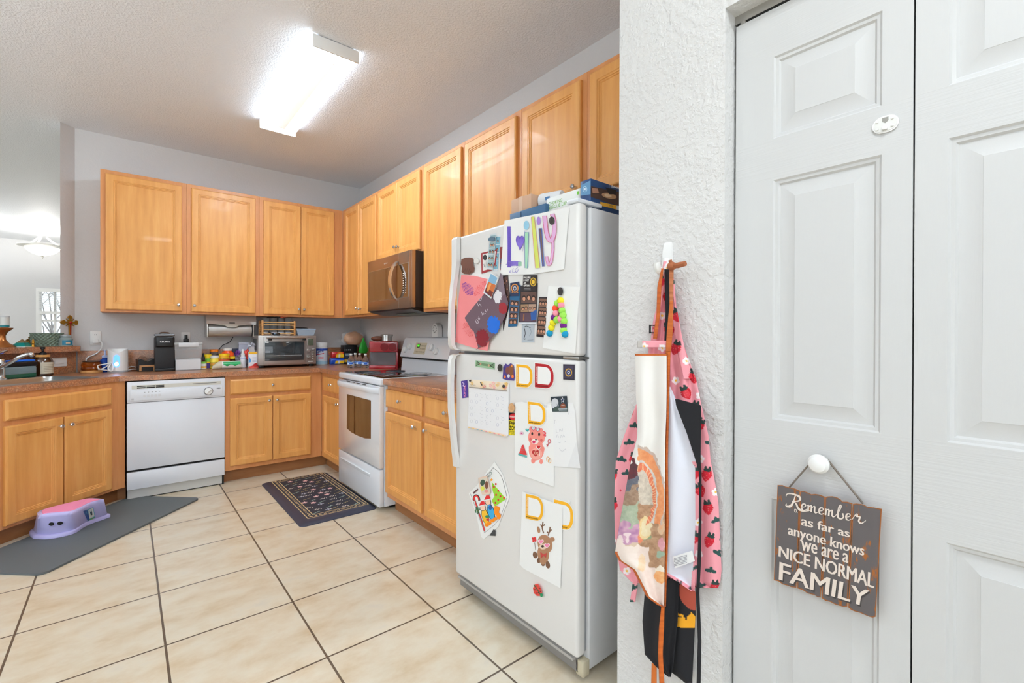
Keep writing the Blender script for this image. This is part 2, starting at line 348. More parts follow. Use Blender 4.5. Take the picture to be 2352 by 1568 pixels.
# ------------------------------------------------------------------ cabinets
U_B = (1, 0, 0); U_R = (0, -1, 0); U_D = (S2, S2, 0)
def knob(mb, T):
    mb.lathe([(.007, 0), (.006, .004), (.0045, .008), (.0045, .014)], M_CHROME, 12, T)
    mb.lathe([(.006, .012), (.0108, .016), (.0125, .021), (.0098, .026), (.004, .028)], M_CRYSTAL, 8, T)
def panel_door(T, w, h): return MB().nest(w, h, [(0, 0), (0, .014), (.003, .018), (.008, .020), (.046, .020), (.049, .0165), (.055, .0165), (.058, .012), (.063, .012), (.066, .008)], M_DOOR, T)
def slab_front(T, w, h): return MB().nest(w, h, [(0, 0), (0, .012), (.005, .016), (.013, .020)], M_DOOR, T)
def cabinet(name, label, O, u, W, z0, z1, depth, doors=(), drawers=(), toe=0, ta=0, tb=0):
    t = thing(name, label, 'cabinet', (O[0], O[1], 0 if toe else z0), 'upper wall cabinets' if not toe else 'base cabinets'); T = frame((O[0], O[1], 0), u)
    b = MB()
    if name == 'sink_base_cabinet':
        for q_ in (((0, z0, -.02), (W, z1, 0)), ((0, z0, -depth), (.018, z1, -.0201)), ((W-.018, z0, -depth), (W, z1, -.0201)), ((.0181, z0, -depth), (W-.0181, z0+.018, -.0201))): b.box(*q_, M_FRAME, 0, T)
    else: b.box((0, z0, -depth), (W, z1, 0), M_FRAME, .0012, T, 1)
    part('body', b, t)
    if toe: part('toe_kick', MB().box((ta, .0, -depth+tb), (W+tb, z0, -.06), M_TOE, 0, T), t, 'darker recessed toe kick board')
    for (a, c, e, f, k) in doors:
        p = part('door', panel_door(T @ Matrix.Translation((a, e, .001)), c-a, f-e), t, smooth=20)
        if k: m = MB(); knob(m, T @ Matrix.Translation((k[0], k[1], .021))); part('knob', m, p, smooth=0)
    for (a, c, e, f, k) in drawers:
        p = part('drawer_front', slab_front(T @ Matrix.Translation((a, e, .001)), c-a, f-e), t, smooth=20)
        if k: m = MB(); knob(m, T @ Matrix.Translation((k[0], k[1], .021))); part('knob', m, p, smooth=0)
    return t
YU = -.309; ZB, ZT = 1.387, 2.471; db, dt = 1.406, 2.44
def kx(px, py): p = at(px, py, 'y', YU-.04); return (p.x, p.z)
def ucab(lab, x0, x1, ds):
    cabinet('upper_cabinet', lab, (x0, YU), U_B, x1-x0, ZB, ZT, .304, [(a-x0, c-x0, db, dt, (k[0]-x0, k[1])) for a, c, k in ds])
ucab('single-door maple upper cabinet at the open end, beside the bare grey wall', -2.152, -1.6125, [(-2.122, -1.645, kx(410, 700))])
ucab('single-door maple upper cabinet above the steel paper towel dispenser', -1.6115, -1.0695, [(-1.58, -1.102, kx(447, 701))])
ucab('two-door maple upper cabinet above the toaster oven', -1.0685, -.3095, [(-1.036, -.716, kx(687, 710)), (-.711, -.398, kx(699, 711))])
def rcab(lab, ya, yb, z0, ds, zd0):
    def ky(k): p = at(k[0], k[1], 'x', YU-.04); return (ya-p.y, p.z)
    cabinet('upper_cabinet', lab, (YU, ya), U_R, ya-yb, z0, ZT, .304, [(ya-a, ya-c, zd0, dt, ky(k) if k else None) for a, c, k in ds])
rcab('narrow two-door maple upper cabinet in the corner, left of the microwave', -.3105, -1.1695, ZB, [(-.409, -.7605, (817, 708)), (-.7635, -1.149, (824, 709))], db)
rcab('short two-door maple upper cabinet directly above the microwave', -1.1705, -1.9545, 1.838, [(-1.189, -1.5495, (904, 567)), (-1.5525, -1.924, (911, 566))], 1.852)
rcab('tall maple upper cabinet right of the microwave, its lower corner behind the fridge handle', -1.9555, -2.4875, ZB, [(-1.986, -2.465, None)], db)
rcab('tall maple upper cabinet just left of the boxes on the fridge', -2.4885, -3.0395, ZB, [(-2.51, -3.01, None)], db)
rcab('maple upper cabinet over the fridge with a knob above the cardboard box', -3.0405, -3.5095, 1.862, [(-3.065, -3.482, (1315, 428))], 1.885)
rcab('maple upper cabinet over the fridge cut off by the pantry wall', -3.5105, -4.045, 1.862, [(-3.538, -3.99, None)], 1.885)
ZC0, ZC1 = .1, .876
cabinet('base_cabinet', 'maple base cabinet between the dishwasher and the corner with one wide drawer', (-1.378, -.61), U_B, .768, ZC0, ZC1, .585,
        [(.033, .35, .137, .692, (.322, .655)), (.356, .669, .137, .692, (.384, .655))], [(.033, .669, .722, .847, (.349, .787))], .055, 0, .059)
cabinet('base_cabinet', 'narrow maple base cabinet between the corner and the stove', (-.61, -.6115), U_R, .575, ZC0, ZC1, .585,
        [(.085, .54, .118, .675, (.485, .635))], [(.085, .54, .715, .84, (.31, .782))], .055, -.059, 0)
cabinet('base_cabinet', 'maple base cabinet between the stove and the fridge with two drawers', (-.61, -1.994), U_R, 1.075, ZC0, ZC1, .585,
        [(.005, .498, .137, .692, (.43, .652)), (.542, 1.045, .137, .692, (.568, .652))], [(.005, .498, .722, .845, (.235, .785)), (.542, 1.045, .722, .845, (.79, .785))], .055)
O = Vector((-2.045, -.628, 0)) + d45*.92          # the sink base stands at 45 degrees
e = .92-.70
cabinet('sink_base_cabinet', 'angled maple sink base cabinet with a blank drawer front above two doors', (O.x, O.y), U_D, .92, ZC0, ZC1, .50,
        [(e-.0, e+.312, .120, .688, (e+.285, .635)), (e+.32, e+.64, .120, .688, (e+.347, .635))], [(e-.0, e+.64, .718, .838, None)], .055)
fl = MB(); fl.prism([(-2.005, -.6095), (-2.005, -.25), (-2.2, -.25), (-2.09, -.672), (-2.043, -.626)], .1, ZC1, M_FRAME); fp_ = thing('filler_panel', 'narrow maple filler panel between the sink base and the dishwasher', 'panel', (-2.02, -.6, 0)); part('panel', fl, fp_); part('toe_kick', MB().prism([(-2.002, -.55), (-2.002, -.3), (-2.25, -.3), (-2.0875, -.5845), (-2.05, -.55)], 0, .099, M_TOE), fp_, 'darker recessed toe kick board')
# ------------------------------------------------------------------ counters
def slab_poly(name, lab, outer, hole, z0, z1, m, cat):
    B = bmesh.new(); loops = [outer]+([hole] if hole else []); es = []
    for lp in loops:
        vs = [B.verts.new((p[0], p[1], z1)) for p in lp]; es += [B.edges.new((vs[i], vs[(i+1) % len(vs)])) for i in range(len(vs))]
    bmesh.ops.triangle_fill(B, edges=es, use_beauty=True, normal=(0, 0, 1))
    r = bmesh.ops.extrude_face_region(B, geom=B.faces[:]); 
    for v in r['geom']:
        if isinstance(v, bmesh.types.BMVert): v.co.z = z0
    return MB().bm(B, m)
CA = Vector((-2.039, -.638, 0))                   # where the counter edge turns 45 degrees
def cg(t, o): p = CA + d45*t - n45*o; return (p.x, p.y)
sink = [cg(.10, .065), cg(.92, .065), cg(.92, .50), cg(.10, .50)]
outer = [(-.002, -1.194), (-.64, -1.194), (-.64, -.64), CA[:2], cg(1.3, 0), dg(1.66, .003)[:2], dg(0, .003)[:2], (-2.31, -.002), (-.002, -.002)]
ct = thing('countertop', 'long speckled brown laminate countertop from the sink to the stove', 'countertop', (-1.3, -.3, ZC1))
cm = slab_poly('', '', outer, sink, ZC1, .914, M_COUNTER, ''); part('worktop', cm, ct)
bs = MB(); bs.box((-2.295, -.022, .9142), (-.0225, -.002, 1.083), M_COUNTER, .002); bs.box((-.022, -1.194, .9142), (-.002, -.002, 1.083), M_COUNTER, .002)
bs.prism([dg(.0, .002)[:2], dg(1.6, .002)[:2], dg(1.6, .022)[:2], dg(.01, .022)[:2]], .9142, 1.079, M_COUNTER); part('backsplash', bs, ct)
c2 = thing('countertop', 'short speckled brown laminate countertop between the stove and the fridge', 'countertop', (-.3, -2.5, ZC1))
part('worktop', MB().box((-.645, -3.07, ZC1), (-.002, -1.992, .914), M_COUNTER, .004), c2)
part('backsplash', MB().box((-.022, -3.07, .9142), (-.002, -1.992, 1.083), M_COUNTER, .002), c2)
lg = MB(); lg.prism([dg(.0, .0)[:2], (-2.313, -.002), (-2.277, -.002), (-2.277, -.106), dg(.05, .1)[:2], dg(2.2, .1)[:2], dg(2.2, -.2)[:2], dg(.112, -.2)[:2], dg(.112, .0)[:2]], 1.0825, 1.122, M_COUNTER)
solo('bar_ledge', 'raised speckled brown bar ledge behind the sink', 'ledge', lg, dg(1, 0, 1.08))
sk = thing('sink', 'stainless steel sink set into the angled counter', 'sink', (*cg(.5, .28), .914))
rim = MB(); SU = frame((*cg(0, 0), .914), tuple(d45), tuple(-n45))    # u along the counter, v toward the wall, n is down
def ring(a, b, c_, d_, z, r=.045, n=5):
    out = []
    for (x, y, q0) in ((b-r, d_-r, 0), (a+r, d_-r, 1), (a+r, c_+r, 2), (b-r, c_+r, 3)):
        for k in range(n+1): t = (q0+k/n)*PI/2; p = CA + d45*(x+r*math.cos(t)) - n45*(y+r*math.sin(t)); out.append((p.x, p.y, z))
    return out
M_SINK = mat('sink_steel', (176, 174, 170), .3, 1)
rim.loft([ring(.075, .945, .045, .52, .9145), ring(.08, .94, .05, .515, .918), ring(.108, .912, .075, .435, .918), ring(.112, .908, .079, .431, .908), ring(.125, .895, .092, .418, .76), ring(.15, .87, .117, .39, .75)], M_SINK, None, False, True)
part('basin', rim, sk)
dr = MB(); p = Vector((*cg(.3, .25), .7505)); dr.lathe([(.045, 0), (.045, .003), (.03, .004), (.02, .002)], M_CHROME, 20, tr(p)); part('drain', dr, sk)
# ------------------------------------------------------------------ dishwasher
X0, X1 = -1.999, -1.382; W = X1-X0
dw = thing('dishwasher', 'white built-in dishwasher under the counter', 'dishwasher', (-1.69, -.6, 0)); T = frame((X0, -.635, 0), U_B)
part('housing', MB().box((.003, .0, -.6), (W-.003, .868, -.03), M_DARK, 0, T), dw)
part('door', MB().box((.002, .222, -.03), (W-.002, .712, 0), M_WHITE, .004, T), dw)
cp = MB(); cp.box((.002, .715, -.03), (W-.002, .868, .006), M_WHITE, .006, T); cp.box((.02, .728, .004), (W-.02, .806, .012), M_WHITE, .003, T)
cpo = part('control_panel', cp, dw)
g = MB(); g.box((.03, .815, .003), (W-.03, .842, .0075), mat('cream_trim', (212, 210, 200), .4), 0, T)
for k in range(3): g.box((.06+k*.055, .818, .006), (.11+k*.055, .826, .0085), M_DARK, 0, T); g.box((.06+k*.055, .830, .006), (.11+k*.055, .836, .0085), M_DARK, 0, T)
g.box((W-.22, .830, .006), (W-.06, .833, .0085), M_DARK, 0, T); part('vent', g, cpo, 'dark vent slots in a cream strip')
g = MB(); dT = T @ Matrix.Translation((W-.115, .767, .012)); g.lathe([(.032, 0), (.032, .003), (.027, .003)], mat('dial_ring', (120, 120, 122), .4), 28, dT); g.lathe([(.0265, .003), (.026, .012), (.022, .014)], M_PLASTIC, 28, dT)
g.box((-.021, -.004, .014), (.021, .004, .02), M_PLASTIC, .001, dT @ Matrix.Rotation(.8, 4, 'Z')); part('dial', g, cpo)
g = MB()
for k in range(5): g.box((.10+k*.022, .786, .012), (.108+k*.022, .789, .0127), c3((90, 90, 90)), 0, T); g.box((.096+k*.022, .752, .012), (.112+k*.022, .770, .0125), c3((216, 217, 220)), 0, T)
g.box((.028, .735, .012), (.042, .748, .0124), c3((190, 192, 196)), 0, T)
g.lathe([(.018, 0), (.018, .001)], c3((196, 198, 202)), 24, T @ Matrix.Translation((W-.045, .786, .012)) @ Matrix.Diagonal((1, .35, 1, 1))); g.lathe([(.012, .001), (.012, .0014)], c3((120, 122, 126)), 24, T @ Matrix.Translation((W-.045, .786, .012)) @ Matrix.Diagonal((1, .35, 1, 1)))
part('button_row', g, cpo)
part('lower_panel', MB().box((.002, .078, -.03), (W-.002, .205, -.002), M_WHITE, .004, T), dw)
part('toe_panel', MB().box((.006, .008, -.05), (W-.018, .076, -.022), c3((196, 196, 192), .4), 0, T), dw, 'grey metal toe panel')
# ------------------------------------------------------------------ stove
YL, YR = -1.2, -1.988; W = YL-YR; XF = -.66
st = thing('stove', 'white freestanding electric range with a black glass cooktop', 'stove', (-.35, -1.59, 0)); T = frame((XF, YL, 0), U_R)
part('body', MB().box((0, .03, -.62), (W, .868, -.032), M_WHITE, .004, T).box((.05, 0, -.55), (W-.05, .03, -.1), M_DARK, 0, T), st)
tp = MB(); tp.box((-.002, .868, -.63), (W+.002, .914, .004), M_WHITE, .01, T, 3); top = part('cooktop', tp, st)
gl = MB(); gl.box((.035, .9135, -.53), (W-.035, .9165, -.035), mat('black_ceramic_glass', (14, 15, 18), .04, coat=1), .001, T)
rg = mat('burner_ring', (70, 72, 78), .2)
for x, z, r in ((.2, -.16, .1), (.57, -.15, .085), (.2, -.4, .08), (.57, -.41, .105)):
    for q_ in (r, r*.62): 
        pts = [(x+q_*math.cos(t), .9167, z+q_*math.sin(t)) for t in [2*PI*i/40 for i in range(40)]]; gl.tube(pts, .0012, rg, 4, T, True)
part('glass_surface', gl, top, 'black ceramic glass with burner rings')
dd = MB(); dd.box((.003, .297, -.03), (W-.003, .862, .006), mat('white_glass', (228, 228, 230), .05, coat=1), .006, T); dro = part('oven_door', dd, st)
pw = [at(x, y, 'x', XF-.0065) for x, y in ((797, 906), (852, 918), (851, 1010), (797, 986))]; qq = [(YL-p.y, p.z) for p in pw]
wn = MB(); z_lo = qq[3][1]-.012; xm0 = qq[0][0]; xm1 = qq[1][0]; zt_ = (qq[0][1]+qq[1][1])/2
pl = [(xm0, z_lo+.02), (xm0+.1, z_lo+.004), ((xm0+xm1)/2, z_lo), (xm1-.1, z_lo+.004), (xm1, z_lo+.02), (xm1, zt_), (xm0, zt_)]
wn.prism(pl, .0062, .0072, mat('oven_window_glass', (52, 32, 24), .03, coat=1), T); part('window', wn, dro, 'dark glossy oven window')
hd = MB(); ring_ = []
for k in range(13):
    t = k/12; x = .008 + t*(W-.016); bow = .034*math.sin(PI*min(1, max(0, min(t, 1-t)*7))/2)**.8 if 0 < k < 12 else .001
    ring_.append([(x, .812+.006*math.cos(q_)*0+.021+.021*math.sin(q_), .006+bow+.008*math.cos(q_)*(1 if 0 < k < 12 else .1)) for q_ in [2*PI*i/10 for i in range(10)]])
hd.loft(ring_, M_WHITE, T)
part('handle', hd, dro)
vs_ = MB()
for k in range(4): vs_.box((.18+k*.1, .853, .002), (.26+k*.1, .858, .0075), M_DARK, 0, T)
part('vent', vs_, dro, 'black vent slots along the top of the oven door')
dw_ = MB(); dw_.box((.003, .032, -.03), (W-.003, .287, .004), M_WHITE, .006, T); dwo = part('drawer', dw_, st)
g = MB(); g.box((.07, .205, .002), (W-.16, .226, .006), M_WHITE, .002, T); g.box((.065, .222, .003), (W-.155, .232, .012), M_WHITE, .003, T); part('drawer_grip', g, dwo)
bg = MB(); bg.loft([[(x, .914, -.55), (x, .914, -.655), (x, 1.035, -.655), (x, 1.02, -.565)] for x in (.004, W-.004)], M_WHITE, T)
bgo = part('backguard', bg, st)
cp = MB(); P = [(.0, 1.028, -.54), (.0, 1.02, -.56), (0, 1.02, -.655), (0, 1.19, -.655), (0, 1.2, -.63), (0, 1.192, -.596), (0, 1.17, -.582)]
cp.loft([[(x, b_, c_) for _, b_, c_ in P] for x in (.0, .012, W-.012, W)], M_WHITE, T); cpo = part('control_panel', cp, bgo)
part('gap', MB().box((.02, 1.014, -.64), (W-.02, 1.022, -.55), M_DARK, 0, T), bgo, 'black gap under the control panel')
v0 = Vector((0, 1.028, -.54)); v1 = Vector((0, 1.17, -.582)); PT = T @ frame((0, 1.028, -.54), (1, 0, 0), tuple((v1-v0).normalized()))
for x, y in ((.075, .062), (.145, .092), (.515, .09), (.60, .06)):
    g = MB(); K = PT @ Matrix.Translation((x, y, .001)); g.lathe([(.027, 0), (.026, .016), (.022, .02)], M_PLASTIC, 24, K); g.box((-.004, -.024, .018), (.004, .024, .027), M_PLASTIC, .001, K); part('control_knob', g, cpo)
g = MB(); g.box((.235, .03, .0), (.42, .128, .002), c3((206, 196, 172)), 0, PT); g.box((.265, .085, .002), (.315, .12, .003), M_BLACK, 0, PT)
wtext(g, '9:42', PT @ Matrix.Translation((.272, .093, .0032)), .034, .018, mat('green_led', (40, 200, 40), .5, emit=(90, 255, 60), est=3))
for k in range(5):
    for j in range(3): g.box((.325+k*.018, .045+j*.026, .002), (.335+k*.018, .055+j*.026, .003), c3((150, 140, 118)), 0, PT)
for k in range(3): g.box((.25+k*.024, .045, .002), (.262+k*.024, .055, .003), c3((150, 140, 118)), 0, PT)
part('display', g, cpo, 'beige keypad with a green clock display')
# ------------------------------------------------------------------ microwave
mw = thing('microwave', 'stainless over-the-range microwave under the short cabinet', 'microwave', (-.2, -1.59, 1.42)); YL2, YR2 = -1.172, -1.952; W = YL2-YR2
T = frame((-.372, YL2, 1.418), U_R); hh = .417
part('housing', MB().box((.002, 0, -.365), (W-.002, hh, 0), mat('dark_brown_metal', (52, 42, 36), .4, .4), .002, T), mw)
M_MW = mat('bronze_steel', (172, 150, 134), .3, 1)
fr = MB(); fr.box((0, -.002, 0), (W-.035, hh+.002, .036), M_MW, .004, T); fr.box((W-.034, -.002, 0), (W, hh+.002, .036), M_MW, .004, T); fr.box((W-.2, .0, .03), (W-.197, hh, .0365), M_STEEL, 0, T)
mdo = part('door', fr, mw)
g = MB(); g.box((.03, .075, .03), (W-.04, hh-.085, .0372), M_STEEL, .002, T); g.box((.034, .079, .036), (W-.044, hh-.089, .0376), mat('bronze_glass', (96, 68, 46), .05, .55, coat=1), 0, T)
for j in range(9): g.box((W-.13, .11+j*.018, .0376), (W-.118, .116+j*.018, .0379), c3((210, 210, 205)), 0, T); g.box((W-.09, .11+j*.018, .0376), (W-.078, .116+j*.018, .0379), c3((210, 210, 205)), 0, T)
part('window', g, mdo, 'bronze mirror glass')
g = MB(); rr = []
for k in range(13):
    t = k/12; z = .06+t*(hh-.12); o = .036+.058*math.sin(PI*t)**.7; rr.append([(W-.235+.0, z, o), (W-.205, z, o), (W-.207, z, o+.014), (W-.233, z, o+.014)])
g.loft(rr, mat('polished_steel', (220, 220, 220), .15, 1), T); part('handle', g, mdo)
g = MB(); wtext(g, 'whirl', T @ Matrix.Translation((.32, hh-.055, .0363)), .06, .014, c3((222, 220, 215))); part('badge', g, mdo)
g = MB(); g.loft([[(x, 0, 0.03), (x, -.012, .02), (x, -.035, -.1), (x, -.035, -.33), (x, 0, -.36)] for x in (.02, W-.02)], M_BLACK, T); g.box((.3, -.038, -.2), (.62, -.034, -.08), c3((130, 135, 125), .6), 0, T); part('vent_base', g, mw, 'black vent underside')
# ------------------------------------------------------------------ ceiling fixture and chandelier
fx = thing('ceiling_light', 'long fluorescent ceiling light with a wraparound lens over the kitchen', 'light', (-1.1, -1.75, H))
lx0, lx1, ly0, ly1 = -1.222, -.984, -2.395, -1.115
part('housing', MB().box((lx0+.02, ly0+.01, H-.018), (lx1-.02, ly1-.01, H-.001), M_PLASTIC), fx)
M_LENS = mat('lit_lens', (250, 252, 250), .4, emit=(224, 239, 255), est=20.5); M_LENS2 = mat('lit_lens_centre', (240, 244, 242), .4, emit=(250, 252, 250), est=.7)
pr = [(lx0, H-.016), (lx0-.004, H-.045), (lx0+.012, H-.064), (lx0+.1, H-.068), (lx1-.1, H-.068), (lx1-.012, H-.064), (lx1+.004, H-.045), (lx1, H-.016)]
M_LENS3 = mat('lit_lens_side', (250, 252, 250), .4, emit=(224, 239, 255), est=4); le = MB()
for k in range(7): le.add([(pr[k][0], ly0+.012, pr[k][1]), (pr[k+1][0], ly0+.012, pr[k+1][1]), (pr[k+1][0], ly1-.012, pr[k+1][1]), (pr[k][0], ly1-.012, pr[k][1])], [[0, 1, 2, 3]], M_LENS if 2 <= k <= 4 else M_LENS3); lo = part('lens', le, fx)
xm = (lx0+lx1)/2; part('diffuser_strip', MB().box((xm-.024, ly0+.1, H-.0705), (xm+.024, ly1-.1, H-.0685), M_LENS2, .002), lo, 'dimmer strip between the two tubes')
for y, k in ((ly0, 0), (ly1-.012, 1)): part('end_cap', MB().box((lx0-.008, y, H-.072), (lx1+.008, y+.012, H-.004), M_PLASTIC, .003), fx)
ch = thing('chandelier', 'ornate white bowl ceiling light hanging in the dining room', 'light', (-2.99, 5.0, H)); T = tr((-2.99, 5.0, 0))
M_ORN = mat('antique_white_metal', (206, 204, 198), .35, .4)
part('canopy', MB().lathe([(.02, H-.06), (.05, H-.05), (.1, H-.02), (.11, H-.002)], M_ORN, 20, T), ch)
for k in range(3):
    a = k*2.094+.4; g = MB(); c_, s_ = math.cos(a), math.sin(a)
    g.tube(spline([(-2.99+r*c_, 5+r*s_, z) for r, z in ((.06, H-.03), (.11, H-.07), (.05, H-.12), (.1, H-.17), (.19, H-.24), (.2, H-.29))], 5), .012, M_ORN, 8); part('arm', g, ch)
part('rim', MB().lathe([(.20, H-.275), (.275, H-.26), (.28, H-.28), (.20, H-.30)], M_ORN, 28, T, False), ch)
part('bowl', MB().lathe([(.012, H-.42), (.07, H-.405), (.14, H-.37), (.19, H-.32), (.2, H-.28)], mat('lit_glass_bowl', (250, 248, 240), .3, emit=(255, 250, 238), est=6), 28, T, False), ch)
part('finial', MB().lathe([(.002, H-.47), (.012, H-.455), (.006, H-.44), (.022, H-.425), (.018, H-.415)], M_ORN, 12, T), ch)
l = bpy.data.lights.new('chandelier_bulb', 'POINT'); l.energy = 38; l.color = (1, .97, .92); l.shadow_soft_size = .06
o = bpy.data.objects.new('chandelier_bulb', l); C.objects.link(o); o.location = (-2.99, 5.0, H-.22)
# ------------------------------------------------------------------ fridge
FX, FL, FR = -.80, -3.128, -3.893
fr = thing('refrigerator', 'white top-freezer fridge covered in papers and magnets', 'refrigerator', (-.4, -3.5, 0))
part('cabinet', MB().box((-.744, FR-.004, .03), (-.03, FL+.012, 1.668), mat('fridge_side', (216, 217, 219), .34), .01, seg=3), fr)
def fdoor(z0, z1): return MB().box((FX, FR, z0), (-.752, FL, z1), M_FRIDGE, .014, seg=4)
fz = part('freezer_door', fdoor(1.141, 1.676), fr); fd = part('fridge_door', fdoor(.092, 1.129), fr)
def hbar(path, parent):
    g = MB(); R = []
    for z, o_, wd_ in path: x = FX-o_; y = FL-.022; R.append([(x-.012, y-wd_, z), (x-.012, y+wd_, z), (x+.008, y+wd_, z), (x+.008, y-wd_, z)])
    g.loft(R, M_FRIDGE); part('handle', g, parent, smooth=60)
hbar([(1.672, .004, .018), (1.66, .012, .021), (1.55, .012, .02), (1.50, .016, .016), (1.44, .025, .014), (1.36, .034, .013), (1.22, .036, .013), (1.17, .034, .014), (1.15, .02, .016), (1.145, .003, .018)], fz)
hbar([(1.126, .003, .018), (1.12, .024, .016), (1.10, .034, .014), (1.0, .038, .013), (.88, .036, .013), (.78, .026, .013), (.7, .018, .014), (.64, .008, .016), (.6, .004, .016)], fd)
part('gasket', MB().box((-.753, FR+.008, .1), (-.743, FL-.006, 1.668), mat('grey_gasket', (150, 152, 154), .7)), fr)
g = MB(); g.box((-.775, FR+.02, .03), (-.74, FL-.01, .086), mat('grey_grille', (128, 124, 120), .5)); g.box((-.79, FR+.03, .07), (-.77, FL-.01, .08), mat('grey_trim', (176, 172, 168), .4)); part('base_grille', g, fr)
part('hinge_cover', MB().box((-.80, FR+.004, 1.6765), (-.665, FR+.06, 1.692), M_WHITE, .006), fr)
part('hinge', MB().box((-.797, FR+.0, 1.1305), (-.735, FR+.075, 1.1395), M_STEEL, .002), fr, 'metal middle hinge')
part('hinge', MB().box((-.775, FR-.006, .02), (-.74, FR+.03, .075), c3((196, 186, 160), .5), .004), fr, 'beige bottom hinge bracket')
for y in (FR+.06, FL-.06): part('foot', MB().lathe([(.02, 0), (.02, .03)], M_DARK, 12, tr((-.7, y, .0))), fr)
# boxes on the fridge top
FT = 1.6685
def pbox(name, lab, cat, x0, x1, pl, pr_, z0, z1, m, faces=None):
    y0_ = at(*pl, 'x', x0).y; y1_ = at(*pr_, 'x', x0).y; t = thing(name, lab, cat, ((x0+x1)/2, (y0_+y1_)/2, z0)); part('carton', MB().box((x0, y1_, z0), (x1, y0_, z1), m, .002), t); return t, y0_, y1_
zb = at(1171, 492, 'x', -.72).z
t, ya, yb = pbox('flat_box', 'flat blue box under the cardboard box on the fridge', 'box', -.72, -.50, (1171, 492), (1253, 467), FT, zb, c3((58, 98, 134), .5))
part('seam', MB().box((-.7215, ya-.075, FT+.004), (-.7195, ya-.07, zb-.004), c3((40, 70, 100))), t)
p0 = at(1174, 462, 'x', -.71); p1 = at(1220, 441, 'x', -.71)
t = thing('cardboard_box', 'small tan cardboard box on top of the flat blue box', 'box', (-.65, p0.y, zb)); part('carton', MB().box((-.71, p1.y, zb+.0005), (-.58, p0.y, (p0.z+p1.z)/2), mat('cardboard', (206, 168, 140), .7, bump=(30, .1, .002)), .003), t)
part('tape', MB().box((-.7112, (p0.y+p1.y)/2-.012, zb+.002), (-.578, (p0.y+p1.y)/2+.012, (p0.z+p1.z)/2+.0008), c3((222, 190, 164), .25)), t, 'shiny packing tape')
p = at(1272, 452, 'x', -.63); g = MB(); g.lathe([(.012, -.05), (.032, -.05), (.034, -.045), (.034, .045), (.032, .05), (.012, .05)], c3((226, 228, 230), .7), 20, Matrix.Translation((-.64, p.y, zb+.0355)) @ Matrix.Rotation(PI/2, 4, 'X') @ Matrix.Rotation(.3, 4, 'Y'))
t = solo('paper_roll', 'white roll with a blue mark between the cardboard box and the white carton', 'roll', g, (-.64, p.y, zb)); part('mark', MB().box((-.6765, p.y-.02, zb+.03), (-.6745, p.y+.01, zb+.042), c3((70, 120, 170))), t)
p0 = at(1255, 454, 'x', -.70); p1 = at(1333, 434, 'x', -.70); zc = (p0.z+p1.z)/2
t = thing('white_carton', 'white carton with green lettering on the fridge', 'box', (-.65, p0.y, FT)); part('carton', MB().box((-.70, p1.y, FT), (-.6, p0.y-.003, zc), c3((238, 240, 236), .45), .002), t)
g = MB(); Tt = frame((-.7008, p0.y, FT), (0, -1, 0)); W = p0.y-p1.y; wtext(g, 'CHOKING', Tt @ Matrix.Translation((.012, zc-FT-.031, 0)), .075, .0135, c3((120, 180, 60))); wtext(g, 'RESCUE DEVICE', Tt @ Matrix.Translation((.012, zc-FT-.047, 0)), .135, .0125, c3((120, 180, 60)))
g.box((W-.015, zc-FT-.022, 0), (W-.006, zc-FT-.01, .0004), c3((120, 200, 70)), 0, Tt); part('lettering', g, t, 'green lettering')
yb_ = -3.874; pc = at(1357, 440, 'y', yb_); zt2 = at(1357, 409, 'y', yb_).z; yk = at(1333, 430, 'x', pc.x).y
t = thing('lamp_box', 'navy blue printed carton at the right end of the fridge top', 'box', (pc.x+.1, -3.8, FT)); part('carton', MB().box((pc.x, yb_, FT), (pc.x+.24, yk, zt2), c3((32, 66, 112), .4), .002), t)
A_ = Art((1150, 100, 3.41), 'y', yb_-.0006)
A_.poly([(708, 1115), (935, 1165), (935, 1275), (705, 1200)], c3((74, 52, 44))); A_.ell(850, 1192, 60, 22, c3((196, 150, 110)), .2); A_.ell(840, 1190, 30, 12, c3((232, 200, 160)), .2); A_.poly([(820, 1125), (905, 1145), (905, 1180), (850, 1180)], c3((28, 24, 26))); A_.poly([(715, 1130), (760, 1135), (770, 1170), (720, 1170)], c3((168, 120, 96)))
A_.poly([(780, 1238), (908, 1268), (908, 1300), (780, 1268)], c3((240, 178, 52))); A_.text('2000', [(850, 1262), (880, 1270), (880, 1280), (850, 1272)], M_BLACK); A_.text('bright white', [(835, 1274), (888, 1286), (888, 1296), (835, 1284)], M_BLACK)
A_.poly([(908, 1268), (940, 1275), (940, 1310), (908, 1300)], c3((206, 214, 220))); A_.stroke([(850, 1095), (848, 1135)], 2, c3((200, 215, 230))); A_.text('choose', [(862, 1103), (935, 1122), (935, 1142), (862, 1123)], c3((240, 244, 248)), .03)
part('front_print', A_, t)
A_ = Art((1150, 100, 3.41), 'x', pc.x-.0006)
A_.poly([(628, 1110), (704, 1070), (704, 1180), (628, 1190)], c3((92, 140, 178))); A_.ell(660, 1140, 18, 24, c3((170, 205, 222))); A_.ell(660, 1140, 14, 19, c3((92, 140, 178))); A_.text('90', [(650, 1132), (672, 1124), (672, 1148), (650, 1154)], c3((235, 240, 245)), .03)
part('side_print', A_, t, 'light blue side panel with a ring')
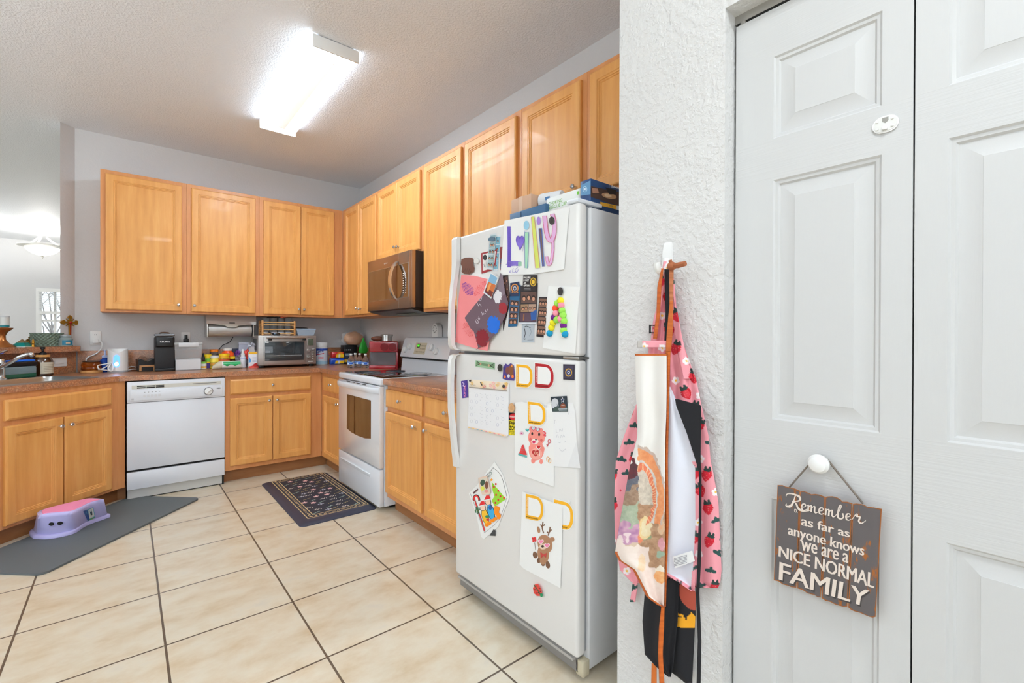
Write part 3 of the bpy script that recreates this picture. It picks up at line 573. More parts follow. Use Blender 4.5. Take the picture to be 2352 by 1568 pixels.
# ------------------------------------------------------------------ papers and magnets on the freezer door
Z4, Z5, Z6 = (1040, 430, 3.9205), (1030, 800, 4.7515), (1030, 1040, 3.015)
PAPER = c3((240, 240, 238), .7); SKIN = c3((196, 140, 112), .5); HAIR = c3((34, 24, 22), .5); DKPH = c3((48, 38, 40), .4)
NAVY = c3((28, 40, 74), .4); PUR = c3((96, 72, 178), .8)
def finish(a, name, lab, cat, group=None):
    v = a.v; c_ = (sum(p[0] for p in v)/len(v), sum(p[1] for p in v)/len(v), min(p[2] for p in v)); return solo(name, lab, cat, a, c_, group, smooth=0)
def onf(z, lift=0): return Art(z, 'x', FX-.0006-lift)
def faces(a, x, y, w_, h_, n=2, bgc=(92, 66, 58)):
    a.poly([(x, y), (x+w_, y-.03*h_), (x+w_, y+h_), (x, y+h_)], c3(bgc, .4))
    for k in range(n):
        cx = x+w_*(k+.6)/(n+.2); cy = y+h_*(.5 if k % 2 else .58); r = min(w_/(n+.6), h_*.55)*.62
        a.ell(cx, cy, r*.85, r*1.15, HAIR); a.ell(cx, cy+r*.2, r*.55, r*.8, SKIN)
def strip(name, lab, z, q, n, lift, top=None, lo=.05, bgc=(88, 62, 56), base=(40, 34, 38), nf=2):
    a = onf(z, lift); a.slab(q, c3(base, .35), .0008); (tl, tr_, br, bl_) = q
    def uv(u, v): return ((tl[0]*(1-u)+tr_[0]*u)*(1-v)+(bl_[0]*(1-u)+br[0]*u)*v, (tl[1]*(1-u)+tr_[1]*u)*(1-v)+(bl_[1]*(1-u)+br[1]*u)*v)
    s0 = top or 0.03; hh_ = (1-s0-lo)/n
    for k in range(n):
        v0 = s0+k*hh_+.012; v1 = s0+(k+1)*hh_-.012; a.poly([uv(.07, v0), uv(.93, v0), uv(.93, v1), uv(.07, v1)], c3(bgc, .4)); w_ = abs(tr_[0]-tl[0]); h_ = abs(bl_[1]-tl[1])*hh_
        for j in range(nf):
            cx, cy = uv((j+.75)/(nf+.5), v0*.42+v1*.58); r = min(w_*.2, h_*.34); a.ell(cx, cy-r*.15, r*.9, r*1.1, HAIR); a.ell(cx, cy+r*.15, r*.58, r*.78, SKIN)
    return a
finish(strip('', '', Z4, [(388, 432), (433, 432), (405, 752), (362, 756)], 4, 0, base=(214, 222, 226), bgc=(120, 170, 190), nf=1), 'photo_strip', 'pale photo strip half behind the red bordered photo card', 'photo', 'photo strips on the freezer')
a = strip('', '', Z4, [(424, 538), (468, 534), (452, 742), (424, 746)], 2, 0, .5, base=(128, 52, 48), bgc=(70, 78, 110), nf=1); finish(a, 'photo_strip', 'dark red photo strip peeking out left of the child’s name drawing', 'photo', 'photo strips on the freezer')
a = onf(Z4, .001); a.slab([(254, 592), (400, 556), (386, 690), (350, 748), (258, 778)], c3((150, 30, 38), .35)); a.poly([(268, 604), (388, 572), (376, 680), (346, 730), (270, 752)], c3((232, 228, 224))); a.ell(290, 632, 18, 26, M_BLACK); a.scribble(300, 690, 22, 40, c3((120, 118, 120)), 8, 4)
finish(a, 'card_magnet', 'dark red bordered white card magnet behind the photo strip', 'magnet')
a = strip('', '', Z4, [(335, 424), (392, 414), (362, 744), (304, 738)], 5, .003, base=(206, 214, 218), bgc=(150, 176, 180)); finish(a, 'photo_strip', 'light photo strip hanging over the dark red card magnet', 'photo', 'photo strips on the freezer')
a = onf(Z4, .0045); a.slab([(318, 460), (352, 440), (378, 452), (380, 476), (350, 486), (322, 484)], c3((84, 110, 128), .5), .004); finish(a, 'clip_magnet', 'small blue grey magnet clipped on top of the light photo strip', 'magnet')
# brown paw-like magnet at the handle, white button
a = onf(Z4); a.slab([(72, 690), (78, 648), (110, 634), (150, 632), (176, 636), (190, 656), (182, 690), (196, 730), (190, 760), (150, 784), (100, 780), (78, 760), (84, 720)], c3((110, 66, 50), .4), .004); a.scribble(130, 750, 40, 26, c3((72, 34, 30)), 9, 8); finish(a, 'brown_magnet', 'brown blob shaped magnet by the freezer handle', 'magnet')
a = onf(Z4, .0012); a.slab([(212+24*math.cos(t), 662+26*math.sin(t)) for t in [k*PI/8 for k in range(16)]], c3((228, 226, 220), .4), .004); finish(a, 'button_magnet', 'round white button magnet right of the brown magnet', 'magnet')
# pink and dark painted sheets
def tilt(z, x0, k): return Art(z, 'x', x0, fn=lambda px, py, l: at(px, py, 'x', FX-.0012-(py-x0)*k-l))
PINK = c3((238, 140, 142), .7); a = tilt(Z4, 640, .00006); a.slab([(76, 788), (196, 796), (312, 826), (330, 1380), (312, 1474), (200, 1450), (22, 1394), (44, 1080)], PINK)
a.scribble(135, 915, 66, 48, c3((120, 50, 150)), 30, 7, .9); a.scribble(245, 910, 80, 34, c3((226, 60, 70)), 30, 6, -.9); a.scribble(138, 1282, 70, 44, c3((222, 76, 78)), 26, 5, 1.1)
finish(a, 'pink_paper', 'pink construction paper with purple and red crayon marks', 'drawing')
a = Art(Z4, 'x', 0, fn=lambda px, py, l: at(px, py, 'x', FX-.013-(1130-px)*.00016-l)); a.slab([(290, 950), (330, 1000), (395, 905), (430, 770), (450, 800), (475, 960), (500, 1040), (470, 1170), (400, 1300), (330, 1380), (205, 1466), (228, 1440), (190, 1300), (160, 1270), (106, 1175), (180, 1080)], c3((104, 82, 92), .6))
a.poly([(430, 775), (450, 805), (470, 960), (420, 1000), (395, 920)], c3((128, 112, 122), .6))
random.seed(11)
for cx, cy, rx, ry, col, r_ in ((366, 1236, 60, 84, (24, 104, 206), .1), (265, 1350, 62, 80, (128, 26, 40), .2), (452, 1090, 40, 52, (150, 36, 46), -.3), (404, 985, 38, 60, (226, 222, 226), .5)):
    pts = [(cx+rx*math.cos(t)*f_, cy+ry*math.sin(t)*f_) for t, f_ in [(k*PI/14, random.uniform(.72, 1.08) if k % 2 else 1.02) for k in range(28)]]; a.poly(pts, c3(col, .45))
W_ = c3((206, 196, 204), .8)
for pts in ([(205, 1200), (214, 1222), (228, 1222), (226, 1200), (210, 1190)], [(232, 1165), (242, 1182), (236, 1190), (226, 1176)], [(254, 1118), (268, 1140), (278, 1130)], [(262, 1150), (296, 1134)], [(292, 1100), (300, 1124), (316, 1096)], [(220, 1040), (232, 1068), (242, 1050), (256, 1072)], [(232, 1000), (250, 1020), (262, 990)]): a.stroke(pts, 4, W_)
finish(a, 'painted_paper', 'curled dark purple paper with blue, red and white paint blots', 'drawing')
a = onf(Z4, .016); a.slab([(338, 764), (412, 812), (346, 1004), (274, 948)], c3((226, 226, 224), .3)); a.poly([(342, 776), (402, 816), (346, 990), (284, 944)], c3((130, 176, 206))); a.poly([(320, 850), (388, 880), (350, 985), (288, 938)], c3((196, 106, 52))); a.poly([(300, 900), (365, 945), (345, 985), (286, 940)], c3((112, 42, 34))); a.poly([(332, 860), (350, 868), (320, 940), (305, 928)], c3((226, 150, 80))); finish(a, 'photo_card', 'tilted photo card with orange columns over the painted paper', 'photo')
# name drawing
a = onf(Z4, .003); a.slab([(466, 300), (1050, 180), (1026, 440), (1002, 738), (720, 780), (428, 790)], PAPER)
for (o_, i_), w_, pts in (((PUR, (118, 96, 196)), 30, [(505, 352), (508, 520), (506, 720)]),): a.stroke(pts, w_, c3(i_, .8), False)
a.stroke([(490, 690), (560, 684), (612, 690)], 44, c3((140, 120, 204), .8), False); a.scribble(545, 692, 66, 24, PUR, 34, 4); a.poly([(588, 672), (620, 670), (620, 708), (588, 710)], c3((150, 190, 160), .8))
for k in range(40): y = 360+k*9; a.stroke([(492, y), (526, y+6)], 2.5, PUR, False)
hp = [(605+34*1.05*math.sin(t)**3, 492-4.6*(13*math.cos(t)-5*math.cos(2*t)-2*math.cos(3*t)-math.cos(4*t))) for t in [k*2*PI/28 for k in range(28)]]; a.poly(hp, c3((136, 112, 206), .8)); a.stroke(hp+[hp[0]], 4, PUR, False); a.scribble(604, 470, 30, 36, PUR, 16, 3)
a.ell(662, 342, 24, 42, c3((150, 200, 224), .8)); a.stroke([(648, 390), (640, 500), (630, 575)], 2, PUR)
a.poly([(648, 404), (684, 404), (672, 728), (650, 726)], c3((164, 214, 180), .8)); a.stroke([(648, 404), (684, 404), (672, 728), (650, 726), (648, 404)], 4, c3((90, 110, 170), .8), False)
a.poly([(706, 268), (732, 262), (784, 724), (744, 728)], c3((208, 220, 106), .8)); a.stroke([(706, 268), (732, 262), (784, 724), (744, 728), (706, 268)], 4, c3((206, 130, 110), .8), False)
a.ell(772, 302, 18, 38, c3((168, 130, 206), .8)); a.poly([(774, 372), (800, 368), (820, 710), (806, 712)], c3((112, 88, 84), .8)); a.stroke([(774, 372), (800, 368), (822, 710), (806, 712), (774, 372)], 5, c3((60, 100, 190), .8), False)
for w_, col in ((40, (206, 90, 130)), (30, (222, 176, 216))):
    a.stroke([(826, 256), (840, 390), (858, 458), (882, 478), (903, 452), (914, 390), (910, 300), (894, 240)], w_, c3(col, .8)); a.stroke([(898, 486), (900, 560), (884, 670), (862, 696), (850, 664), (846, 622)], w_*.62, c3(col, .8))
a.stroke([(505, 748), (516, 770)], 3, PUR); a.stroke([(518, 745), (516, 768)], 3, PUR); a.stroke([(545, 725), (538, 765), (566, 760)], 3, PUR); a.stroke([(585, 722), (560, 742), (575, 768), (590, 740)], 3, PUR)
finish(a, 'name_drawing', 'white sheet with a child’s name in big coloured crayon letters', 'drawing')
def disc(name, lab, z, cx, cy, rx, ry, col, lift, th=.006):
    a = onf(z, lift); a.slab([(cx+rx*math.cos(t), cy+ry*math.sin(t)) for t in [k*PI/10 for k in range(20)]], c3(col, .35), th); a.ell(cx, cy, rx*.8, ry*.8, c3(tuple(min(255, v+14) for v in col), .35)); a.ell(cx, cy, rx*.55, ry*.55, c3(col, .35)); return finish(a, name, lab, 'magnet', 'round dark magnets on the fridge')
disc('round_magnet', 'round dark magnet on the coloured letter drawing', Z4, 891, 300, 25, 37, (54, 46, 44), .005)
# dark photo strips in the middle
a = strip('', '', Z4, [(452, 795), (496, 790), (520, 1020), (452, 1294)], 4, .001); finish(a, 'photo_strip', 'dark photo strip partly hidden by the painted paper', 'photo', 'photo strips on the freezer')
a = strip('', '', Z4, [(522, 862), (612, 880), (580, 1252), (498, 1256)], 4, .0015, .37, base=(30, 92, 134)); finish(a, 'photo_strip', 'blue edged photo strip under the navy crest card', 'photo', 'photo strips on the freezer')
a = onf(Z4, .003); a.slab([(516, 862), (598, 848), (594, 978), (518, 982)], NAVY); a.ell(558, 908, 34, 40, c3((206, 136, 66))); a.ell(558, 908, 25, 30, NAVY); a.ell(558, 910, 15, 20, c3((200, 205, 215))); a.ell(558, 910, 9, 12, NAVY); a.stroke([(530, 948), (558, 938), (588, 948)], 6, c3((206, 136, 66))); finish(a, 'crest_card', 'navy card with an orange ringed crest among the photo strips', 'magnet')
a = onf(Z4, .002); a.slab([(608, 886), (764, 862), (752, 1226), (594, 1216)], c3((46, 40, 44), .3)); faces(a, 616, 942, 136, 100, 3); faces(a, 612, 1054, 66, 68, 2, (150, 120, 90)); faces(a, 682, 1052, 68, 68, 3, (170, 140, 120)); a.poly([(608, 1128), (756, 1130), (752, 1208), (606, 1208)], c3((88, 66, 80))); a.poly([(700, 1130), (756, 1100), (752, 1190), (706, 1200)], c3((40, 84, 150))); a.stroke([(640, 1140), (636, 1200)], 10, c3((150, 100, 60))); a.stroke([(596, 1222), (752, 1222)], 12, c3((212, 216, 224)), False)
finish(a, 'photo_sheet', 'wide dark photo sheet with group pictures under the motto card', 'photo')
a = onf(Z4, .0035); a.slab([(634, 792), (760, 788), (754, 936), (628, 930)], c3((42, 34, 34), .35)); WT = c3((236, 234, 230))
for k, (s_, x1) in enumerate((('FAILURE', 700), ('IS NOT', 686), ('AN', 660), ('OPTION', 692))): a.text(s_, [(638, 804+k*24), (x1, 804+k*24), (x1, 822+k*24), (637, 822+k*24)], WT, .03)
a.ell(724, 852, 28, 40, c3((206, 166, 46))); a.ell(724, 852, 20, 30, c3((42, 34, 34))); a.ell(724, 852, 15, 22, c3((222, 180, 50))); a.stroke([(640, 912), (700, 914)], 7, c3((120, 116, 116)), False); a.stroke([(640, 924), (704, 925)], 5, c3((90, 86, 86)), False)
finish(a, 'motto_card', 'black motto card with white lettering and a gold round emblem', 'magnet')
a = onf(Z4); a.slab([(622, 1232), (736, 1230), (734, 1396), (620, 1396)], c3((176, 184, 192), .3)); a.stroke([(640, 1262), (664, 1250), (700, 1266)], 5, M_BLACK); a.stroke([(646, 1270), (652, 1320), (640, 1366), (656, 1362)], 6, c3((40, 44, 50))); a.stroke([(672, 1376), (725, 1372)], 4, c3((120, 128, 138))); a.stroke([(690, 1262), (706, 1300), (690, 1340)], 4, c3((132, 142, 152))); finish(a, 'grey_print', 'grey ink print below the wide dark photo sheet', 'photo')
a = strip('', '', Z4, [(778, 986), (858, 988), (834, 1354), (752, 1342)], 4, .001, nf=3, bgc=(120, 88, 72)); finish(a, 'photo_strip', 'dark photo strip left of the pompom letter page', 'photo', 'photo strips on the freezer')
# pompom letter page
a = onf(Z4, .001); a.slab([(860, 886), (1146, 894), (1128, 1090), (1104, 1498), (810, 1446)], PAPER); pg = finish(a, 'pompom_page', 'white page with a letter A made of coloured pompoms', 'craft')
disc('round_magnet', 'round dark magnet at the top of the pompom page', Z4, 967, 936, 25, 37, (50, 44, 42), .003)
Y_, PK, GR, RD, PP, TL_ = (240, 226, 40), (244, 150, 170), (160, 226, 90), (246, 80, 50), (110, 30, 130), (24, 150, 196)
for x, y, col in ((970, 1020, Y_), (940, 1044, GR), (976, 1064, PK), (925, 1088, RD), (983, 1110, GR), (930, 1134, PK), (994, 1152, GR), (912, 1172, PP), (972, 1184, PK), (936, 1192, GR), (1002, 1206, GR), (902, 1218, Y_), (996, 1246, PP), (888, 1262, Y_), (998, 1288, GR), (872, 1314, TL_), (1010, 1322, TL_)):
    p = at(Z4[0]+x/Z4[2], Z4[1]+y/Z4[2], 'x', FX-.009); B = MB(); B.ball(tuple(p), .0125, mat('pompom_%d_%d_%d' % col, col, .9, bump=(400, .6, .003)), 14); part('pompom', B, pg)
# ------------------------------------------------------------------ papers and magnets on the fridge door
YEL = c3((238, 174, 34), .35); DRED = c3((170, 28, 36), .35); MINT = c3((150, 186, 150), .4)
a = onf(Z5); a.slab([(296, 128), (508, 156), (504, 232), (294, 196)], MINT); a.poly([(304, 150), (500, 180), (498, 206), (302, 176)], c3((110, 140, 104))); a.ell(350, 168, 10, 14, c3((200, 160, 130))); a.ell(440, 186, 10, 14, c3((200, 160, 130))); a.stroke([(306, 140), (340, 165), (300, 190)], 6, M_BLACK); a.stroke([(500, 166), (460, 186), (498, 214)], 6, M_BLACK); finish(a, 'green_magnet', 'long pale green magnet at the top left of the fridge door', 'magnet')
disc('round_magnet', 'round dark magnet beside the purple castle magnet', Z5, 560, 210, 26, 40, (48, 46, 44), 0, .008)
a = onf(Z5); a.slab([(590, 330), (600, 200), (625, 164), (650, 180), (680, 160), (712, 185), (726, 300), (716, 352), (640, 346)], c3((78, 60, 130), .35), .002); a.ell(648, 240, 26, 40, c3((120, 66, 60))); a.poly([(664, 190), (710, 190), (712, 300), (670, 300)], c3((128, 76, 44))); a.ell(656, 300, 15, 20, c3((214, 216, 226))); a.ell(700, 306, 14, 18, c3((226, 116, 44))); a.ell(690, 190, 10, 14, c3((226, 140, 60))); a.ell(615, 310, 12, 16, c3((226, 116, 44))); a.ell(612, 220, 12, 20, c3((60, 50, 120))); finish(a, 'castle_magnet', 'purple magnet with orange pumpkins near the top of the fridge door', 'magnet')
a = onf(Z5); a.slab([(136, 356), (206, 342), (218, 534), (152, 544)], c3((72, 52, 140), .35)); a.stroke([(150, 372), (172, 385), (158, 408), (180, 416)], 7, c3((230, 214, 236))); a.text('future', [(192, 400), (192, 530), (170, 534), (170, 404)], c3((226, 130, 170)), .02); a.stroke([(162, 430), (168, 530)], 4, c3((140, 110, 200))); finish(a, 'purple_magnet', 'purple bookmark magnet left of the calendar', 'magnet')
def dframe(lab, z, x0, y0, wd_, hh_, sk, col, words='annual passholder', lift=0, clip=None):
    """A letter D shaped frame magnet with an empty white middle."""
    a = onf(z, lift)
    def q(u, v): x = x0+u*wd_; return (x+sk[1]*v, y0+v*hh_+sk[0]*u)
    def D(i, r=.42):
        pts = [(i, i*.8), (1-r, i*.8)]
        for k in range(1, 7): t = k/6*PI/2; pts.append((1-r+(r-i)*math.sin(t), i*.8+(r-i*.8)*(1-math.cos(t))))
        for k in range(0, 7): t = k/6*PI/2; pts.append((1-r+(r-i)*math.cos(t), 1-i*.8-(r-i*.8)*(1-math.sin(t))))
        return pts+[(i, 1-i*.8)]
    a.slab([q(u, v) for u, v in D(-.04)], c3((238, 238, 234), .35), .0016); a.poly([q(u, v) for u, v in D(0)], c3(col, .35)); a.poly([q(u, v) for u, v in [(p_[0], min(p_[1], .84)) for p_ in D(.15)]], PAPER)
    a.text(words, [q(.04, .885), q(.72, .885), q(.72, .965), q(.04, .965)], c3((40, 26, 20)), .02)
    a.text(words, [q(.045, .8), q(.045, .12), q(.115, .12), q(.115, .8)], c3((250, 236, 210)), .01)
    return finish(a, 'letter_magnet', lab, 'magnet', 'letter D frame magnets')
dframe('yellow letter D frame magnet next to the red one at the top', Z5, 740, 172, 178, 244, (16, -2), (238, 174, 34))
dframe('red letter D frame magnet', Z5, 944, 160, 204, 262, (22, -2), (172, 28, 38))
a = onf(Z5); a.slab([(1252, 172), (1378, 176), (1376, 346), (1252, 338)], c3((44, 40, 58), .35), .002); a.poly([(1266, 188), (1364, 192), (1362, 330), (1266, 324)], c3((62, 56, 78))); a.ell(1312, 262, 38, 46, c3((196, 150, 50))); a.ell(1312, 262, 28, 34, c3((54, 62, 110))); a.ell(1312, 262, 14, 16, c3((226, 228, 232))); a.ell(1312, 262, 8, 9, NAVY); finish(a, 'crest_magnet', 'square dark magnet with a gold crest at the top right of the fridge door', 'magnet')
# calendar
a = onf(Z5); a.slab([(228, 336), (660, 372), (656, 940), (630, 964), (210, 850)], c3((238, 238, 240), .7), .006); a.poly([(230, 338), (658, 374), (640, 458), (226, 418)], c3((244, 228, 204)))
random.seed(5)
for k in range(15): x = random.uniform(245, 640); y = 350+(x-230)*.085+random.uniform(0, 60); col = random.choice([(244, 180, 180), (240, 200, 120), (180, 216, 214), (230, 150, 140), (250, 214, 170)]); [a.ell(x+11*math.cos(t), y+13*math.sin(t), 8, 6, c3(col, .7), t, 8) for t in (0, 1.25, 2.5, 3.77, 5)]
a.stroke([(350, 366), (356, 384), (368, 404)], 12, c3((50, 46, 50))); a.ell(236, 352, 12, 12, c3((44, 44, 46))); a.ell(602, 412, 16, 18, c3((52, 50, 54))); a.text('MAY 2024', [(236, 392), (296, 396), (296, 408), (236, 404)], c3((120, 110, 110)))
a.poly([(226, 416), (638, 456), (637, 468), (225, 428)], c3((160, 150, 140))); IN = c3((150, 156, 186), .8)
for r in range(5):
    for k in range(7):
        x = 252+k*57; y = 505+r*72+k*8
        if random.random() < .62: a.stroke([(x+13*math.cos(t), y+17*math.sin(t)) for t in [i*PI/5 for i in range(11)]], 2.2, random.choice([IN, c3((190, 190, 204), .8), c3((196, 196, 200), .8)]), False)
        a.stroke([(x-22, y-30), (x-14, y-29)], 3, c3((170, 170, 176), .8), False)
a.poly([(212, 850), (628, 942), (628, 962), (211, 856)], c3((244, 214, 190)))
for k in range(9): x = 225+k*46; a.ell(x, 859+(x-212)*.235, 13, 6, c3(random.choice([(232, 150, 150), (150, 190, 200), (240, 200, 120)]), .7), .2, 8)
finish(a, 'wall_calendar', 'floral topped paper calendar on the fridge door', 'calendar')
disc('cookie_magnet', 'round tan cookie shaped magnet right of the calendar', Z5, 688, 648, 34, 52, (196, 152, 108), .002, .008)
a = onf(Z5); a.slab([(657, 700), (760, 704), (756, 952), (659, 942)], c3((236, 214, 40), .35)); a.poly([(657, 700), (760, 704), (758, 790), (657, 782)], M_BLACK); a.ell(712, 745, 48, 36, c3((206, 36, 44))); a.text('WARNING', [(668, 732), (758, 736), (758, 758), (668, 754)], WT, .02); a.text('FART', [(664, 792), (752, 798), (752, 840), (664, 834)], M_BLACK, .03); a.text('ZONE', [(662, 842), (752, 848), (752, 896), (662, 890)], M_BLACK, .03); a.text('ENTER AT', [(662, 900), (752, 906), (752, 922), (662, 916)], M_BLACK); a.text('OWN RISK', [(684, 924), (752, 928), (752, 944), (684, 940)], M_BLACK); finish(a, 'warning_magnet', 'yellow and black warning magnet tucked behind the pink bear page', 'magnet')
# pages low on the door
a = onf(Z5, .001); a.slab([(1080, 596), (1360, 598), (1384, 700), (1400, 1010), (1440, 1308), (1060, 1276)], c3((238, 238, 238), .7)); GRY = c3((196, 196, 202), .8)
for pts in ([(1150, 780), (1172, 784)], [(1160, 782), (1158, 822)], [(1176, 880), (1180, 918), (1200, 914)], [(1212, 878), (1216, 912), (1218, 880), (1240, 906), (1246, 872)], [(1178, 974), (1188, 940), (1204, 972)], [(1224, 976), (1232, 945), (1246, 970), (1256, 940), (1270, 968)], [(1200, 1024), (1214, 1030), (1228, 1020)], [(1258, 1020), (1268, 1022), (1278, 1010)], [(1212, 1090), (1240, 1122), (1280, 1094)], [(1305, 690), (1310, 720), (1322, 690)]): a.stroke(pts, 3.4, GRY)
a.poly([(1396, 1012), (1440, 1308), (1300, 1290)], c3((230, 230, 231), .7)); finish(a, 'pencil_note', 'white page with faint pencil writing at the right of the fridge door', 'drawing')
a = onf(Z5, .0025); a.slab([(1116, 528), (1292, 518), (1306, 688), (1136, 690)], c3((44, 56, 66), .35)); a.poly([(1150, 640), (1300, 640), (1304, 686), (1140, 688)], c3((66, 84, 80))); a.ell(1162, 590, 38, 46, c3((206, 208, 214))); a.poly([(1130, 610), (1150, 600), (1156, 650), (1138, 655)], c3((206, 208, 214))); a.stroke([(1178, 606), (1200, 612), (1196, 634), (1172, 632)], 5, c3((150, 154, 162)))
star = [(1246+(24 if k % 2 == 0 else 10)*math.sin(k*PI/5), 562-(36 if k % 2 == 0 else 15)*math.cos(k*PI/5)) for k in range(10)]; a.poly(star, c3((220, 224, 230))); a.poly([(1246+(x-1246)*.62, 562+(y-562)*.62) for x, y in star], c3((30, 50, 90))); a.ell(1250, 626, 30, 28, c3((128, 70, 50))); a.stroke([(1232, 622), (1268, 622)], 3, WT); a.stroke([(1200, 662), (1296, 660)], 8, c3((190, 196, 204)), False); a.stroke([(1206, 676), (1296, 674)], 6, c3((190, 196, 204)), False)
finish(a, 'football_magnet', 'square football magnet with a silver helmet and a star', 'magnet')
def clear_page(a, pts): a.slab(pts, PAPER); return a
a = clear_page(onf(Z5, .002), [(724, 590), (800, 582), (1144, 660), (1152, 1508), (745, 1366), (720, 1330)]); PB = c3((236, 140, 128), .7); PD = c3((214, 96, 92), .7); RED = c3((206, 44, 46), .7)
a.ell(960, 1110, 84, 112, PB); a.ell(926, 1222, 24, 34, PB, .2); a.ell(1012, 1234, 20, 28, PB); a.ell(902, 1096, 24, 42, PB, -.3); a.ell(1024, 1112, 22, 44, PB, .3); a.ell(960, 970, 92, 96, PB); a.ell(902, 880, 22, 30, PB); a.ell(1012, 896, 20, 28, PB); a.ell(958, 1150, 66, 64, c3((240, 166, 152), .7))
a.ell(914, 930, 11, 18, c3((40, 30, 30))); a.ell(990, 938, 11, 18, c3((40, 30, 30))); a.ell(944, 1014, 40, 30, c3((246, 226, 218), .7)); a.ell(954, 994, 10, 9, c3((50, 34, 34))); a.ell(932, 1020, 18, 17, c3((206, 40, 90))); a.ell(894, 990, 14, 16, PD); a.ell(1014, 1002, 14, 16, PD)
def heart(a, cx, cy, s_, m, rot=0):
    a.poly([(cx+(s_*math.sin(t)**3)*math.cos(rot)+(s_/16*(13*math.cos(t)-5*math.cos(2*t)-2*math.cos(3*t)-math.cos(4*t)))*math.sin(rot), cy-(s_/16*(13*math.cos(t)-5*math.cos(2*t)-2*math.cos(3*t)-math.cos(4*t)))*math.cos(rot)+(s_*math.sin(t)**3)*math.sin(rot)) for t in [k*2*PI/24 for k in range(24)]], m)
for x, y in ((926, 872), (976, 884)): heart(a, x, y, 26, c3((200, 40, 110))); heart(a, x, y, 19, c3((196, 220, 220)))
heart(a, 952, 1140, 42, c3((178, 30, 34))); a.text('XOXO', [(930, 1122), (980, 1128), (980, 1160), (930, 1156)], c3((246, 200, 170)), .02); heart(a, 984, 1080, 28, WT); heart(a, 984, 1076, 22, c3((196, 36, 40))); a.stroke([(990, 1104), (994, 1170)], 7, WT)
heart(a, 860, 890, 20, c3((46, 150, 150))); heart(a, 858, 886, 8, c3((120, 200, 196))); a.stroke([(1036, 905), (1060, 925), (1040, 945), (1064, 955)], 13, c3((222, 70, 80))); a.ell(797, 926, 22, 18, c3((232, 190, 206))); a.ell(797, 926, 8, 7, c3((190, 70, 120)))
for k, (w_, y) in enumerate(((14, 1076), (22, 1100), (32, 1124), (40, 1146))): a.poly([(812-w_, y-12), (812+w_, y-6), (812+w_+4, y+16), (812-w_-4, y+8)], c3((214, 58, 60)))
a.poly([(764, 1140), (858, 1172), (856, 1192), (760, 1162)], c3((96, 170, 168))); heart(a, 812, 1058, 10, RED)
a.stroke([(1100+14*math.cos(t), 1012+20*math.sin(t)) for t in [i*PI/6 for i in range(13)]], 6, c3((196, 40, 60))); a.stroke([(1092, 1034), (1074, 1074)], 7, c3((196, 40, 60))); a.stroke([(1080, 1056), (1068, 1050)], 6, c3((196, 40, 60)))
for x, y in ((1084, 1206), (1104, 1226)): a.stroke([(x+15*math.cos(t), y+24*math.sin(t)) for t in [i*PI/6 for i in range(13)]], 5, c3((226, 150, 50)))
finish(a, 'bear_page', 'white page with a pink bear wearing heart glasses', 'drawing')
dframe('yellow letter D frame magnet holding the pink bear page', Z5, 864, 578, 192, 244, (24, 6), (238, 174, 34), lift=.004)
# lower pages
a = onf(Z6, .001); a.slab([(320, 58), (378, 150), (424, 306), (360, 470), (345, 510), (244, 598), (226, 580), (190, 420), (140, 280), (200, 220)], PAPER)
a.stroke([(308, 100), (366, 160), (404, 300)], 3, c3((80, 76, 80))); a.stroke([(404, 310), (350, 460), (250, 552)], 3, c3((150, 150, 156))); a.stroke([(250, 552), (200, 410), (152, 282)], 3, c3((150, 150, 156))); a.stroke([(310, 105), (240, 180)], 3, c3((80, 76, 80)))
tri = c3((150, 206, 50), .7); a.poly([(300, 200), (400, 320), (320, 370), (300, 330), (318, 300), (306, 260)], tri)
for x, y in ((315, 235), (345, 262), (330, 290), (360, 300), (345, 325), (385, 310), (325, 345), (328, 215)): a.ell(x, y, 7, 8, RED, 0, 8)
a.poly([(298+(12 if k % 2 == 0 else 5)*math.sin(k*PI/5), 186-(14 if k % 2 == 0 else 6)*math.cos(k*PI/5)) for k in range(10)], c3((240, 160, 40)))
CB = M_BLACK; OR = c3((244, 140, 20), .7)
a.stroke([(180, 330), (176, 306), (192, 294), (208, 306), (214, 330)], 14, CB); a.stroke([(180, 328), (177, 307), (192, 297), (206, 308), (212, 326)], 9, c3((226, 40, 44))); a.stroke([(184, 330), (205, 400), (230, 470), (250, 540)], 9, CB); a.stroke([(184, 330), (205, 400), (230, 470), (250, 540)], 6, c3((226, 60, 60))); a.scribble(200, 395, 16, 30, c3((50, 130, 80)), 8, 8)
for hx, hy, bx, by, col in ((230, 350, 255, 440, (244, 190, 50)), (266, 310, 295, 410, (60, 170, 220))):
    a.ell(bx, by, 24, 58, CB, -.25); a.ell(bx, by, 21, 54, c3(col, .7), -.25); a.ell(hx+8, hy+30, 21, 22, CB); a.ell(hx+8, hy+30, 18, 19, c3((246, 206, 180), .7)); a.poly([(hx-20, hy+18), (hx-6, hy-14), (hx+14, hy-18), (hx+28, hy+8), (hx, hy+18)], c3((220, 40, 44))); a.stroke([(hx-20, hy+20), (hx+28, hy+8)], 8, WT)
    a.ell(bx+10, by+58, 16, 12, OR); a.ell(bx+28, by+46, 15, 12, OR)
a.ell(290, 378, 12, 16, c3((30, 80, 160))); a.ell(268, 440, 14, 10, c3((50, 130, 80))); a.ell(272, 462, 12, 8, RED)
a.ell(332, 400, 17, 34, OR); a.ell(344, 386, 12, 16, OR); a.ell(348, 436, 15, 22, OR); a.ell(326, 378, 10, 12, OR)
a.stroke([(170, 280), (205, 250)], 10, c3((100, 60, 64))); a.scribble(288, 150, 22, 14, c3((40, 90, 70)), 8, 4, -.8)
finish(a, 'christmas_drawing', 'tilted coloured page with elves, a candy cane and a green tree', 'drawing')
